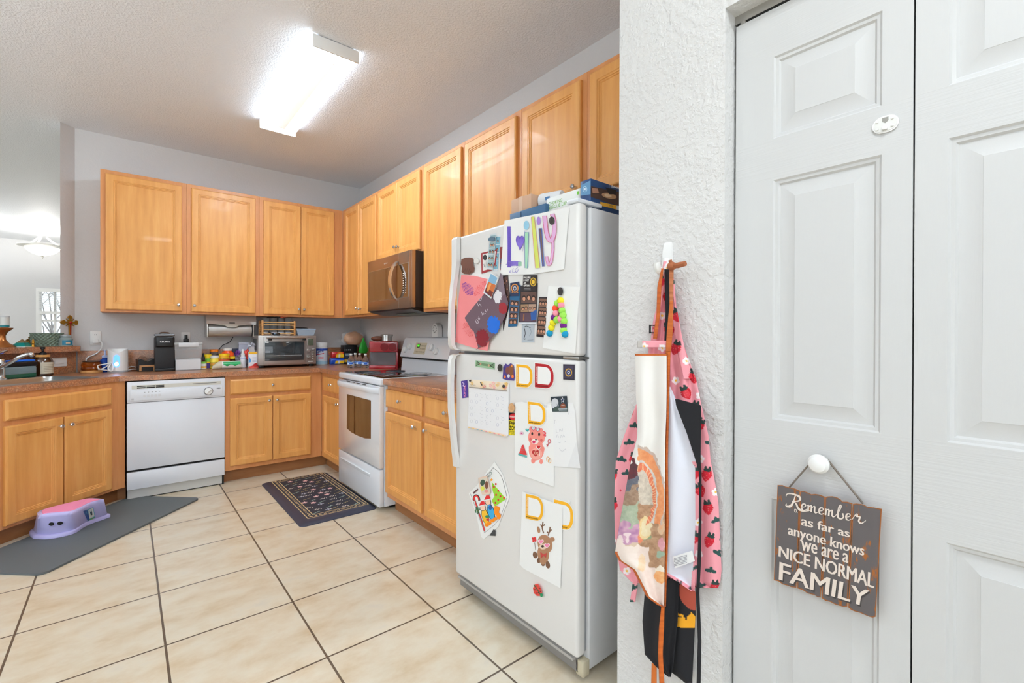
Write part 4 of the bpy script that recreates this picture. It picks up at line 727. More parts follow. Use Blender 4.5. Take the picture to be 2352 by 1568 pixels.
a = onf(Z6, .004); a.slab([(206, 172), (268, 156), (292, 268), (284, 286), (232, 288), (216, 240)], c3((228, 200, 180), .35), .006); a.poly([(216, 180), (264, 168), (284, 262), (234, 276)], c3((214, 206, 190))); a.ell(236, 205, 16, 22, c3((60, 84, 66)), .3); a.ell(264, 222, 12, 28, c3((120, 74, 54))); a.ell(236, 246, 14, 16, c3((226, 226, 90))); a.ell(262, 264, 14, 10, c3((226, 150, 140))); finish(a, 'picture_magnet', 'small painted rectangular magnet pinning the tilted coloured page', 'magnet')
a = onf(Z6); a.slab([(284, 572), (312, 528), (326, 538), (326, 574)], c3((60, 62, 64), .5), .003); finish(a, 'black_magnet', 'corner of a black magnet below the tilted coloured page', 'magnet')
dframe('yellow letter D frame magnet half hidden by the reindeer page', Z6, 730, 320, 136, 190, (34, -4), (238, 174, 34))
a = clear_page(onf(Z6, .003), [(512, 266), (792, 366), (784, 700), (776, 936), (520, 800), (492, 770)]); BR, DB = c3((168, 122, 90), .7), c3((118, 84, 62), .7)
for pts in ([(660, 556), (650, 520), (655, 476)], [(652, 520), (638, 494)], [(650, 506), (668, 496)], [(690, 572), (700, 540), (704, 512)], [(700, 546), (714, 530)], [(696, 556), (682, 546)]): a.stroke(pts, 9, DB)
a.ell(656, 700, 40, 66, BR, -.1); a.ell(600, 706, 16, 24, DB, -.2); a.ell(626, 744, 14, 18, DB); a.ell(656, 766, 14, 18, DB); a.ell(688, 774, 15, 26, DB, -.2); a.ell(656, 742, 24, 30, BR); a.ell(668, 630, 50, 66, BR, -.3); a.ell(624, 532, 11, 24, BR, -.2); a.ell(718, 598, 18, 16, BR); a.ell(655, 648, 26, 20, c3((226, 200, 176), .7)); a.ell(652, 646, 10, 9, c3((60, 36, 32)))
for x, y in ((640, 614), (682, 640)): heart(a, x, y, 21, c3((246, 226, 230))); heart(a, x, y, 16, c3((238, 130, 170)))
a.poly([(636, 684), (660, 702), (680, 690), (676, 726), (660, 712), (640, 728)], c3((180, 60, 56))); a.stroke([(604, 672), (596, 620)], 3, DB); [a.ell(592+dx, 600+dy, 8, 9, RED) for dx, dy in ((-8, -8), (6, -10), (-4, 8), (9, 5))]
finish(a, 'reindeer_page', 'white page with a brown reindeer wearing pink heart glasses', 'drawing')
dframe('yellow letter D frame magnet holding the reindeer page', Z6, 536, 282, 122, 170, (28, -2), (238, 174, 34), lift=.005)
a = onf(Z6); a.slab([(834, 348), (826, 342), (826, 328), (836, 322), (844, 334), (842, 346)], c3((236, 236, 232), .3), .004); finish(a, 'button_magnet', 'tiny white button magnet above the half hidden letter magnet', 'magnet')
a = onf(Z6); a.slab([(585, 936), (600, 908), (622, 908), (640, 936), (648, 968), (636, 990), (612, 990), (592, 970)], c3((214, 62, 54), .4), .008); a.stroke([(592, 912), (618, 948), (640, 984)], 7, c3((60, 90, 56))); a.ell(644, 984, 10, 13, c3((30, 140, 90)))
for x, y in ((606, 920), (630, 936), (598, 946), (622, 968), (608, 970), (636, 958)): a.ell(x, y, 4, 5, M_BLACK, 0, 8)
finish(a, 'ladybug_magnet', 'red ladybug magnet low on the fridge door', 'magnet')
# ------------------------------------------------------------------ wall plates and cords
def plate(lab, x0, x1, z0, z1):
    t = thing('wall_outlet', lab, 'outlet', ((x0+x1)/2, 0, z0), 'wall outlets'); part('cover_plate', MB().box((x0, -.007, z0), (x1, -.0005, z1), M_PLASTIC, .003), t)
    for zc in (z0+.032, z1-.032):
        g = MB(); g.lathe([(.0155, 0), (.0155, .003)], M_PLASTIC, 20, frame(((x0+x1)/2, -.007, zc), U_B)); 
        for dx in (-.006, .005): g.box(((x0+x1)/2+dx, -.0106, zc-.002), ((x0+x1)/2+dx+.002, -.0099, zc+.007), M_DARK)
        part('socket', g, t)
    return t
o1 = plate('white wall outlet with a white charger, left end of the back wall', -2.223, -2.157, 1.128, 1.241)
o2 = plate('white wall outlet behind the flour container with a black plug', -1.626, -1.559, 1.128, 1.238)
g = MB(); g.box((-2.208, -.034, 1.142), (-2.170, -.0105, 1.172), M_PLASTIC, .006); cord = thing('power_cord', 'white charger and looped cord running down to the white humidifier', 'cord', (-2.19, -.03, .92)); part('plug', g, cord)
Z1 = (0, 680, 4.704)
def zat(Z, x, y, ax, v): return at(Z[0]+x/Z[2], Z[1]+y/Z[2], ax, v)
def fix(p, lo=.9175): return (p.x, p.y, max(p.z, lo))
pts = [(-2.172, -.024, 1.157)] + [fix(zat(Z1, x, y, 'y', v)) for x, y, v in ((1100, 500, -.035), (1095, 560, -.04), (1040, 620, -.04), (950, 660, -.045), (930, 700, -.05), (960, 740, -.06), (1010, 780, -.08), (1080, 790, -.2), (1150, 760, -.21), (1195, 715, -.22), (1220, 760, -.22), (1215, 800, -.24), (1190, 808, -.25), (1170, 780, -.235), (1190, 730, -.225), (1130, 735, -.22), (1060, 750, -.22), (1065, 780, -.23), (1110, 795, -.22), (1185, 802, -.2))]
g = MB(); g.tube(spline(pts, 6), .0042, M_PLASTIC, 8); part('cable', g, cord)
g = MB(); g.tube(spline([fix(zat(Z1, x, y, 'y', v)) for x, y, v in ((1370, 778, -.06), (1420, 760, -.06), (1470, 768, -.07), (1520, 792, -.09), (1450, 787, -.1), (1370, 802, -.1))], 6), .004, M_PLASTIC, 8); solo('cable_loop', 'short white cable loop between the humidifier and the pod holder', 'cord', g, (-1.95, -.1, .915))
bp = MB(); bp.box((-1.612, -.045, 1.135), (-1.572, -.0075, 1.178), M_BLACK, .005); bp.box((-1.603, -.03, 1.17), (-1.581, -.0105, 1.212), M_BLACK, .004); solo('black_plug', 'black plug adapter in the outlet behind the flour container', 'plug', bp, (-1.59, -.03, 1.135))
g = MB(); g.tube(spline([zat((400, 680, 5.88), x, y, 'y', -.03) for x, y in ((800, 545), (765, 600), (745, 622), (660, 660), (640, 680), (590, 740), (560, 800))], 4), .0032, M_BLACK, 6); solo('electric_wire', 'thin black cord against the wall below the paper towel dispenser', 'cord', g, (-1.2, -.03, 1.0))
def atd(px, py, o):                                  # point on a plane parallel to the diagonal wall
    d = ray(px, py); q = W0 + n45*o; t = n45.dot(q-CAM)/n45.dot(d); return CAM + d*t
DU = (S2, S2, 0)
pa = atd(115, 843, .023); pb = atd(152, 819, .023); wdt = (pb-pa).to_2d().length; T = frame((pa.x, pa.y, pa.z), DU)
sw = thing('light_switch', 'white rocker switch plate on the backsplash behind the sink', 'switch', pa); hgt = pb.z-pa.z-.004
part('cover_plate', MB().box((0, 0, 0), (wdt, hgt, .006), M_PLASTIC, .003, T), sw); part('rocker', MB().box((wdt*.22, hgt*.3, .005), (wdt*.8, hgt*.7, .010), M_PLASTIC, .002, T), sw)
# ------------------------------------------------------------------ things standing on the worktop
def item(name, lab, cat, px, py, dep=.04, z=.914, y=None, x=None, o=None, group=None, gap=.0006):
    """A thing whose front foot shows at a pixel; dep = half its depth away from us."""
    if o is not None: P = atd(px, py, o); s = (P-CAM).dot(CF)/FPX
    elif y is not None: P = at(px, py, 'y', y); s = (P-CAM).dot(CF)/FPX
    elif x is not None: P = at(px, py, 'x', x); s = (P-CAM).dot(CF)/FPX
    else: P, s = spot(px, py, z)
    d = (P-CAM); d.z = 0; d.normalize(); P = P+d*dep; P.z = z+gap
    return thing(name, lab, cat, P, group), tr(P), s
def rev(t, name, T, s, prof, m, lab=None, seg=24, par=None, cap=True): return part(name, MB().lathe([(r*s, h*s) for r, h in prof], m, seg, T, cap), par or t, lab)
CLR = mat('clear_plastic', (236, 242, 244), .08, trans=.92, ior=1.2)
# humidifier
t, T, s = item('humidifier', 'white desk humidifier glowing blue through its window', 'humidifier', 271, 852, .065, y=-.22); T = T @ Matrix.Rotation(-.25, 4, 'Z')
R = 19*s; b = MB(); n = 40
def rimz(a): return (54-9*math.exp(-((a+PI/2-.15)/.75)**2))*s
for k in range(n): pass
ang = [2*PI*k/n-PI for k in range(n)]
b.loft([[(R*f_*math.cos(a), R*f_*math.sin(a), z) for a in ang] for f_, z in ((1, 4*s), (.98, 20*s))] + [[(R*.97*math.cos(a), R*.97*math.sin(a), rimz(a)) for a in ang], [(R*.87*math.cos(a), R*.87*math.sin(a), rimz(a)-.001) for a in ang], [(R*.8*math.cos(a), R*.8*math.sin(a), 44*s) for a in ang]], M_PLASTIC, T); part('shell', b, t)
rev(t, 'base', T, s, [(18.6, 0), (18.6, 4)], c3((170, 172, 178), .4))
b = MB(); q = []
for k in range(20): a = 2*PI*k/20; u = 5.8*s*math.copysign(min(1, abs(math.cos(a))*1.15), math.cos(a)); v = (26+14.5*math.copysign(abs(math.sin(a))**.8, math.sin(a)))*s; th = -PI/2+u/R+.12; q.append((R*1.004*math.cos(th), R*1.004*math.sin(th), v))
b.add(q, [list(range(20))], mat('blue_lit_window', (90, 150, 250), .2, emit=(70, 130, 255), est=2.2), T); part('window', b, t, 'blue lit water window')
b = MB(); b.ball((R*math.cos(-PI/2+.12)*.9, R*math.sin(-PI/2+.12)*.99, 19*s), 4*s, mat('blue_white_glow', (230, 240, 255), .3, emit=(220, 235, 255), est=5), 12, T, (1, .4, 1)); part('lamp', b, t)
# blue soap
t, T, s = item('soap_bottle', 'blue liquid soap pump bottle behind the white cord', 'bottle', 241, 851, .03, y=-.12)
rev(t, 'bottle', T, s, [(10, 0), (11, 2), (11, 22), (9, 27), (5, 31), (5, 34)], mat('blue_soap', (40, 90, 200), .15, trans=.45, ior=1.3)); rev(t, 'pump', T, s, [(5.5, 33), (5.5, 38), (2, 39), (1.6, 48), (3, 49), (3, 51)], c3((186, 196, 230), .3))
b = MB(); b.box((-6*s, -11.4*s, 6*s), (6*s, -10.6*s, 20*s), c3((70, 120, 220))); part('label', b, t)
# amber jar
t, T, s = item('amber_jar', 'ribbed amber glass jar on a round wooden base', 'jar', 210, 853, .07, y=-.2)
rev(t, 'wooden_base', T, s, [(19, 0), (20, 1), (20, 5), (19, 6)], wood('bamboo', [(.3, (196, 140, 80)), (.7, (214, 164, 104))], (3, 3, 30), .4)); AMB = mat('amber_glass', (190, 96, 20), .1, trans=.75, ior=1.3)
rev(t, 'glass', T, s, [(17, 6.2), (19, 10), (17.5, 14), (19, 18), (17.5, 22), (15, 25)], AMB, seg=18); rev(t, 'lid', T, s, [(15.5, 25), (16, 26), (15, 28), (0.5, 29)], c3((52, 30, 20), .4))
# pod holder
t, T, s = item('pod_holder', 'small black and wood pod holder left of the coffee maker', 'holder', 339, 850, .0, y=-.2); T = T @ Matrix.Rotation(.12, 4, 'Z')
b = MB(); b.loft([[(x*s, .0, z*s) for x, z in ((-16, 0), (16, 0), (17, 26), (12, 29), (0, 22), (-12, 28), (-17, 27))], [(x*s, .13, z*s) for x, z in ((-16, 0), (16, 0), (17, 26), (12, 29), (0, 22), (-12, 28), (-17, 27))]], M_BLACK, T); part('body', b, t)
b = MB()
for a, c_ in (((-15, 1), (-11, 14)), ((11, 1), (15, 14)), ((-15, 10), (15, 14))): b.box((a[0]*s, -.006, a[1]*s), (c_[0]*s, -.0002, c_[1]*s), mat('holder_wood', (190, 140, 92), .4), .001, T)
part('wooden_frame', b, t); b = MB(); b.tube(spline([(x*s, .04, z*s) for x, z in ((-16, 27), (-12, 33), (-4, 32), (0, 30))], 5), .004, c3((120, 76, 46), .4), 6, T); part('strap', b, t)
# coffee maker
t, T, s = item('coffee_maker', 'slim black single-serve coffee maker with a silver lid', 'coffee maker', 379, 850, .0, y=-.28); W = 18.5*s
b = MB(); b.box((-W, .015, .003), (W, .2, 78*s), mat('matte_black', (26, 26, 28), .5), .008, T, 3); part('body', b, t)
b = MB(); b.box((-W*.96, -.004, 55*s), (W*.96, .19, 80*s), M_BLACK, .012, T, 3); part('brew_head', b, t); b = MB(); b.box((-W, -.002, 0), (W, .06, 7*s), M_BLACK, .006, T, 3); part('drip_tray', b, t)
b = MB(); b.box((-W, -.004, 80.2*s), (W, .19, 86*s), mat('grey_lid', (120, 122, 126), .3, .5), .006, T, 3); b.lathe([(W*.52, 0), (W*.55, .006), (W*.4, .014), (.002, .016)], M_STEEL, 20, T @ Matrix.Translation((.0, .05, 86*s))); part('lid', b, t)
b = MB(); wtext(b, 'KEURIG', frame(T @ Vector((-W*.5, -.0045, 66*s)), U_B), W, .011, c3((215, 215, 215)), .03); part('lettering', b, t)
# flour container
t, T, s = item('flour_container', 'clear lidded container half full of white flour', 'container', 433, 848, .0, y=-.26); W = 26*s
b = MB(); b.loft([[(-w_, -0, z), (w_, 0, z), (w_, .14, z), (-w_, .14, z)] for w_, z in ((W*.94, .0), (W*.95, 20*s), (W, 58*s))], mat('frosted_clear', (222, 226, 228), .2, alpha=.3), T); part('tub', b, t)
b = MB(); b.loft([[(-w_, .004, z), (w_, .004, z), (w_, .136, z+k), (-w_, .136, z)] for w_, z, k in ((W*.91, .004, 0), (W*.92, 24*s, .01))], c3((240, 240, 240), .8), T); part('flour', b, t)
b = MB(); b.box((-W*1.03, -.01, 58.3*s), (W*1.03, .15, 63.5*s), mat('clear_lid', (226, 230, 230), .2, alpha=.5), .004, T); b.box((-W*.72, -.013, 54*s), (W*.72, -.0105, 63*s), mat('clear_clasp', (236, 238, 240), .3, alpha=.75), .001, T); part('lid', b, t)
# paper towel dispenser under the cabinet
pl = at(474, 727, 'y', -.2); pr_ = at(588, 727, 'y', -.2); X0, X1 = pl.x, pr_.x
t = thing('paper_towel_dispenser', 'steel paper towel dispenser mounted under the upper cabinet', 'dispenser', ((X0+X1)/2, -.12, 1.2)); zt_ = ZB-.001
b = MB(); b.loft([[(x, y, z) for y, z in ((-.03, zt_), (-.2, zt_), (-.215, zt_-.05), (-.2, zt_-.078), (-.19, zt_-.07), (-.03, zt_-.06))] for x in (X0, X1)], mat('silver_plastic_steel', (196, 196, 194), .3, .55)); part('hood', b, t)
b = MB(); r = .062; zc = zt_-.128; b.loft([[(x, -.12+r*math.cos(a), zc+r*math.sin(a)) for a in [2*PI*k/28 for k in range(28)]] for x in (X0+.02, X1-.03)], mat('satin_steel', (190, 189, 186), .36, .7)); part('roll_cover', b, t)
for x in (X0+.004, X1-.024): b = MB(); b.box((x, -.19, zc-.066), (x+.012, -.03, zt_-.06), M_STEEL, .004); part('side_bracket', b, t)
b = MB(); xc = (X0+X1)/2; b.box((xc-.022, -.2125, zt_-.068), (xc+.022, -.204, zt_-.062), M_DARK); part('slot', b, t); b = MB(); b.loft([[(xc-w_, -.2+.04*abs(k)*.1, z), (xc+w_, -.2, z), (xc+w_, -.19, z), (xc-w_, -.19, z)] for k, (w_, z) in enumerate(((.13, zt_-.078), (.05, zt_-.09), (.03, zt_-.105)))], M_STEEL); part('tear_tab', b, t)
# vitamin and food corner
BR_ = mat('brown_glass', (92, 44, 16), .12, trans=.5, ior=1.3)
def bottle(name, lab, px, py, y, w_, body, m, capw, capz, capm, label=None, group=None, neck=None):
    t, T, s = item(name, lab, 'bottle', px, py, w_/2*.004, y=y, group=group); h0, h1 = body
    rev(t, 'bottle', T, s, [(w_*.46, 0), (w_/2, 1), (w_/2, h0*.82), (w_*.44, h0*.92), (capw*.46, h0), (capw*.44, capz[0]+.3)], m)
    rev(t, 'cap', T, s, [(capw/2, capz[0]), (capw/2, capz[1]-.5), (capw*.45, capz[1])], capm)
    for k, (z0, z1, c_) in enumerate(label or ()):
        b = MB(); r = w_/2*s*1.012; aa = [-PI/2+(-1.25+2.5*i/10) for i in range(11)]
        b.add([(r*math.cos(a)*(1+.002*k), r*math.sin(a)*(1+.002*k), z*s) for z in (z0, z1) for a in aa], [[i, i+1, 12+i, 11+i] for i in range(10)], c3(c_, .4), T); part('label', b, t)
    return t, T, s
YB = c3((244, 206, 30), .3); Y2 = c3((240, 176, 20), .35)
G = 'bottles on the back counter'
t, T, s = bottle('dropper_bottle', 'small dropper bottle with a green and white label', 467, 844.5, -.22, 13, (20, 20), BR_, 7, (21, 28), M_BLACK, [(1, 17, (236, 236, 232)), (13, 17.5, (130, 200, 70)), (3, 7, (240, 180, 50))], G)
rev(t, 'bulb', T, s, [(2.2, 28), (2, 34), (1.4, 37)], M_BLACK)
bottle('vitamin_bottle', 'yellow bottle with a purple lower label behind the dropper bottle', 477, 843.5, -.17, 16, (27, 27), YB, 15.5, (27.5, 33), c3((246, 214, 20), .35), [(1, 13, (84, 64, 150)), (16, 24, (120, 190, 60))], G)
bottle('spice_jar', 'clear jar with an orange cap standing at the wall', 492, 842, -.112, 20, (36, 36), CLR, 17, (37, 43), c3((244, 130, 24), .35), [(2, 24, (206, 120, 60))], G)
bottle('vitamin_bottle', 'pale yellow bottle with a white cap', 493, 843.8, -.2, 19, (23, 23), c3((240, 214, 70), .35), 17, (24, 30), M_PLASTIC, [(14, 14.8, (120, 90, 30)), (6, 7, (60, 50, 40)), (7.5, 13, (226, 160, 60))], G)
bottle('vitamin_bottle', 'big amber yellow bottle with a yellow cap behind the bread bag', 515, 842.5, -.215, 23, (28, 28), Y2, 21.5, (28.5, 34), c3((248, 206, 16), .35), [(23, 24, (60, 40, 20)), (18, 21, (190, 60, 40))], G)
bottle('vitamin_bottle', 'orange bottle with a white cap, tallest at the back', 523, 841, -.15, 26, (38, 38), c3((240, 90, 30), .3), 18, (39.5, 45), M_PLASTIC, [(6, 22, (244, 120, 50))], G)
bottle('vitamin_bottle', 'small brown bottle with a yellow cap behind the bread bag', 534, 842.5, -.17, 12.5, (20, 20), BR_, 11, (21, 26), c3((246, 206, 20), .35), [(2, 16, (236, 190, 40))], G)
t, T, s = bottle('spray_bottle', 'slim white spray bottle in front of the plastic bag', 558, 844.5, -.22, 12, (27, 27), mat('milky_plastic', (228, 230, 240), .3), 8, (27, 33), M_PLASTIC, [(2, 23, (238, 238, 244)), (21, 22, (130, 150, 210))], G)
rev(t, 'nozzle', T, s, [(3, 33), (2.4, 41), (1.2, 43)], M_PLASTIC)
# bread bag lying down
t, T, s = item('bread_bag', 'white and green plastic bread bag lying in front of the bottles', 'bag', 521, 846, .035, y=-.30); b = MB(); R_ = []; random.seed(2)
for k in range(14):
    u = k/13; x = (-29+60*u)*s; r = (9.5*min(1, (u*3.2+.35))*min(1, (1-u)*6+.55))*s; R_.append([(x, r*1.1*math.cos(a)*random.uniform(.93, 1.05), max(.0003, r*(1+math.sin(a))*random.uniform(.95, 1.03)*.95)) for a in [2*PI*i/18 for i in range(18)]])
b.loft(R_[4:], mat('white_wrapper', (236, 240, 236), .25), T); part('wrapper', b, t)
b = MB(); b.loft(R_[:5], c3((214, 206, 180), .5), T); part('open_end', b, t, 'clear gathered end with crumbs')
b = MB(); q = []
for k in range(6, 13): u = k/13; x = (-29+60*u)*s; q.append([(x, 9.7*1.12*s*math.cos(a), 9.5*s*(1.0+1.0*math.sin(a))) for a in [PI*1.02+ (1.25-.18*math.sin(k*1.3))*i/8-PI*.0 for i in range(-2, 7)]])
b.add([p for r in q for p in [(x_, -abs(y_), z_) for x_, y_, z_ in r]], [], M_PLASTIC)
b = MB(); q = [[((-29+60*k/26)*s, -10.9*s*math.cos(a)*(1 if k < 25 else .9), 9.1*s*(1+1.04*math.sin(a))) for a in [-.05+.9*i/6+ (.25*math.sin(k*.9) if i == 0 else 0) for i in range(7)]] for k in range(9, 25)]
b.add([p for r in q for p in r], [[i*7+j, i*7+j+1, (i+1)*7+j+1, (i+1)*7+j] for i in range(len(q)-1) for j in range(6)], c3((20, 160, 84), .3), T); part('print', b, t, 'green printed band')
# crumpled bag, box behind
def crumple(c_, rx, ry, rz, m, T, sd, amp=.22):
    random.seed(sd); B = bmesh.new(); bmesh.ops.create_icosphere(B, subdivisions=3, radius=1)
    for v in B.verts: f_ = 1+random.uniform(-amp, amp); v.co = Vector((c_[0]+v.co.x*rx*f_, c_[1]+v.co.y*ry*f_, max(.0005, c_[2]+v.co.z*rz*f_)))
    return MB().bm(B, m, T)
t, T, s = item('plastic_bag', 'crumpled clear plastic bag with red and purple print', 'bag', 556, 843.5, .05, y=-.14)
part('bag', crumple((0, 0, 18*s), 15*s, .04, 17*s, mat('crinkled_film', (206, 200, 206), .12, trans=.6, ior=1.2), T, 4), t, smooth=20)
part('red_print', crumple((9*s, -.012, 27*s), 6*s, .03, 14*s, c3((232, 72, 60), .3), T, 5), t, smooth=20); part('purple_print', crumple((-9*s, -.0, 30*s), 6*s, .03, 9*s, c3((110, 60, 140), .3), T, 6), t, smooth=20)
t, T, s = item('storage_box', 'pale grey plastic box at the wall behind the crumpled bag', 'box', 560, 841, .03, y=-.13); b = MB(); b.box((-10*s, 0, 0), (11*s, .05, 56*s), c3((176, 176, 192), .4), .004, T); part('box', b, t); b = MB(); b.box((-10.5*s, -.002, 52*s), (11.5*s, .052, 57*s), c3((186, 186, 200), .4), .003, T); part('lid', b, t)
t, T, s = item('tea_box', 'small navy and white box behind the orange bottle', 'box', 541, 841, .02, y=-.10); b = MB(); b.box((-8*s, 0, 0), (8*s, .035, 33*s), c3((230, 228, 228), .5), .002, T); part('carton', b, t); b = MB(); b.box((-8.2*s, -.001, 29*s), (8.2*s, .036, 43*s), c3((30, 36, 60), .4), .002, T); part('lid', b, t)
# cereal box
t, T, s = item('cereal_box', 'narrow white and red carton beside the toaster oven', 'box', 583, 844, .0, y=-.30); T = T @ Matrix.Rotation(-.06, 4, 'Z'); b = MB(); b.box((-10.5*s, 0, 0), (10.5*s, .05, 37*s), c3((236, 236, 240), .45), .001, T); part('carton', b, t)
b = MB(); F = frame((0, -.0006, 0), U_B); TT = T @ F
for q_, c_ in (([(-10.4, 32), (10.4, 32), (10.4, 36.8), (-10.4, 36.8)], (244, 186, 40)), ([(-10.4, 12), (-6, 14), (-5.5, 18), (-9, 26), (-10.4, 28)], (90, 160, 226)), ([(-10.4, 0.3), (10.4, .3), (10.4, 11), (4, 9), (0, 6), (-10.4, 4)], (226, 74, 60)), ([(-3, 6), (1, 10), (6, 12), (9, 18), (10.4, 20), (10.4, 5), (4, 3)], (206, 40, 44)), ([(8, 20), (10.4, 19), (10.4, 26), (9, 25)], (230, 90, 70))): b.add([(x*s, y*s, 0) for x, y in q_], [list(range(len(q_)))], c3(c_, .45), TT)
for k in range(4): b.add([(x*s, y*s, .0003) for x, y in ((-3, 14+k*3.2), (5, 14+k*3.2), (5, 14.8+k*3.2), (-3, 14.8+k*3.2))], [[0, 1, 2, 3]], c3((170, 180, 206)), TT)
part('print', b, t); b = MB(); b.add([(-10.5*s, .002, 37*s), (2*s, .002, 37*s), (0*s, -.012, 49*s), (-9*s, -.01, 48*s)], [[0, 1, 2, 3]], c3((196, 196, 200), .4), T); b.add([(10.4*s, .002, 37*s), (10.4*s, .048, 37*s), (12*s, .04, 50*s), (8*s, .004, 50*s)], [[0, 1, 2, 3]], c3((206, 204, 200), .4), T); part('open_flap', b, t); part('liner', crumple((-4*s, .026, 50*s), 7*s, .018, 8*s, mat('foil_liner', (170, 170, 180), .3, .6), T, 9, .3), t, smooth=20)
# toaster oven
TY0 = -.36; xa = at(593, 800, 'y', TY0).x; xb = at(726.5, 800, 'y', TY0).x; TZ0, TZ1 = .936, 1.208; W = xb-xa; hh = TZ1-TZ0
to = thing('toaster_oven', 'stainless toaster oven with a glass door', 'toaster oven', ((xa+xb)/2, -.2, .914)); T = frame((xa, TY0, TZ0), U_B)
M_TST = mat('toaster_steel', (178, 174, 170), .34, .7)
b = MB(); b.box((0, 0, -.29), (W, hh, 0), M_TST, .006, T)
for k in range(8): b.box((-.001, hh*.5, -.2+k*.018), (.002, hh*.9, -.192+k*.018), M_DARK, 0, T)
part('body', b, to)
for x in (.03, W-.04): 
    for z in (-.26, -.04): part('foot', MB().box((x-.02, -.0215, z), (x+.02, .001, z+.03), M_BLACK, .003, T), to)
sx = W/133.5; zx = hh/58.
def tq(x, y): return ((x/9.046+560-593)*sx, hh-((y/9.046+710)-774.8)*zx)
x0, y0 = tq(395, 1120); x1, y1 = tq(1250, 610); b = MB(); b.box((x0, .012, 0), (x1, hh-.012, .012), M_TST, .003, T); od = part('oven_door', b, to)
xa_, ya_ = tq(420, 1030); xb_, yb_ = tq(1225, 690); b = MB(); b.box((xa_, ya_, .0125), (xb_, yb_, .0145), mat('toaster_glass', (46, 54, 58), .04, coat=1), .001, T); dgl = part('window', b, od, 'dark glass window')
b = MB(); b.box((xa_+.01, ya_+.045, .0146), (xb_-.02, ya_+.05, .0152), c3((150, 154, 156), .3), 0, T)
for k in range(3): b.box((xa_+.004, ya_+.075+k*.011, .0146), (xa_+.045, ya_+.078+k*.011, .0151), c3((176, 180, 184)), 0, T)
b.box((xb_-.085, ya_+.055, .0146), (xb_-.082, yb_-.004, .0151), c3((24, 30, 34)), 0, T); part('reflected_rack', b, dgl) if 0 else part('rack_line', b, dgl)
b = MB(); zh = hh-.018; b.tube([(x0+.02, zh, .04), (x1-.005, zh, .04)], .009, M_STEEL, 12, T)
for x in (x0+.035, x1-.03): b.box((x, zh-.025, .01), (x+.03, zh-.004, .04), M_BLACK, .003, T)
part('handle', b, od)
xp = tq(1310, 0)[0]; b = MB(); q0 = tq(1312, 770); q1 = tq(1440, 632); b.box((q0[0], q0[1], 0), (q1[0], q1[1], .004), M_STEEL, .002, T); b.box((q0[0]+.004, q0[1]+.004, .003), (q1[0]-.004, q1[1]-.004, .005), mat('lcd_green_grey', (84, 92, 76), .15), 0, T); part('display', b, to)
for x, y, r in ((1342, 850, .0175), (1342, 975, .0175), (1437, 835, .009)):
    c_ = tq(x, y); b = MB(); K = T @ Matrix.Translation((c_[0], c_[1], .0005)); b.lathe([(r, 0), (r*.95, .014), (r*.8, .017)], M_STEEL, 20, K); b.box((-r*.75, -.002, .016), (r*.75, .002, .022), M_CHROME, 0, K @ Matrix.Rotation(.7, 4, 'Z')); part('control_knob', b, to)
for y in (890, 930, 970, 1008): c_ = tq(1440, y); b = MB(); b.box((c_[0]-.009, c_[1]-.005, 0), (c_[0]+.009, c_[1]+.005, .006), M_STEEL, .002, T); part('button', b, to)
c_ = tq(1380, 1062); b = MB(); b.box((c_[0]-.022, c_[1]-.005, 0), (c_[0]+.022, c_[1]+.005, .0025), c3((206, 204, 200), .3), .002, T); part('badge', b, to)
# rack of glasses on the toaster oven
RW = wood('rack_wood', [(.3, (176, 118, 62)), (.7, (206, 152, 90))], (3, 3, 30), .45); ty = -.30; xa2 = at(601, 760, 'y', ty).x; xb2 = at(679, 760, 'y', ty).x; Z0 = TZ1+.0008; W2 = xb2-xa2
rk = thing('glass_rack', 'wooden rack holding drinking glasses on top of the toaster oven', 'rack', ((xa2+xb2)/2, -.24, Z0)); hk = .138
for x in (xa2, xb2-.016):
    b = MB()
    for y in (ty, ty+.12): b.box((x, y, Z0), (x+.016, y+.014, Z0+hk), RW, .001)
    for z in (.012, .05, .098): b.box((x+.003, ty+.0145, Z0+z), (x+.013, ty+.1195, Z0+z+.016), RW, .001)
    part('side_frame', b, rk)
for z in (.02, .056, .098, .122):
    b = MB(); b.tube([(xa2+.0165, ty+.006, Z0+z), (xb2-.0165, ty+.006, Z0+z)], .0045, c3((222, 178, 110), .4), 8); part('rail', b, rk)
    b = MB(); b.tube([(xa2+.0165, ty+.127, Z0+z), (xb2-.0165, ty+.127, Z0+z)], .0045, c3((222, 178, 110), .4), 8); part('rail', b, rk)
b = MB(); b.box((xa2+.0165, ty+.002, Z0+.004), (xb2-.0165, ty+.132, Z0+.010), RW); part('shelf', b, rk)
gp = None
for k in range(4):
    xg = xa2+.052+k*(W2-.104)/3; zg = Z0+.0105; lab_ = ['first', 'second', 'third', 'last'][k]
    t = thing('drinking_glass', lab_+' tall clear glass from the left in the wooden rack', 'glass', (xg, ty+.065, zg), 'glasses in the rack'); T = tr((xg, ty+.065, zg))
    part('glass', MB().lathe([(.026, 0), (.031, .004), (.033, .155), (.031, .155), (.029, .008), (.001, .006)], mat('tumbler_glass', (236, 240, 242), .03, trans=.93, ior=1.2), 20, T, False), t)
    b = MB(); aa = [-PI/2-.9+1.8*i/8 for i in range(9)]; b.add([(.034*math.cos(a), .034*math.sin(a), z) for z in (.002, .022) for a in aa], [[i, i+1, 10+i, 9+i] for i in range(8)], c3((214, 218, 230), .4), T); b.add([(.0344*math.cos(a), .0344*math.sin(a), z) for z in (.007, .016) for a in aa[2:7]], [[i, i+1, 6+i, 5+i] for i in range(4)], c3((60, 62, 74), .4), T); part('label', b, t)
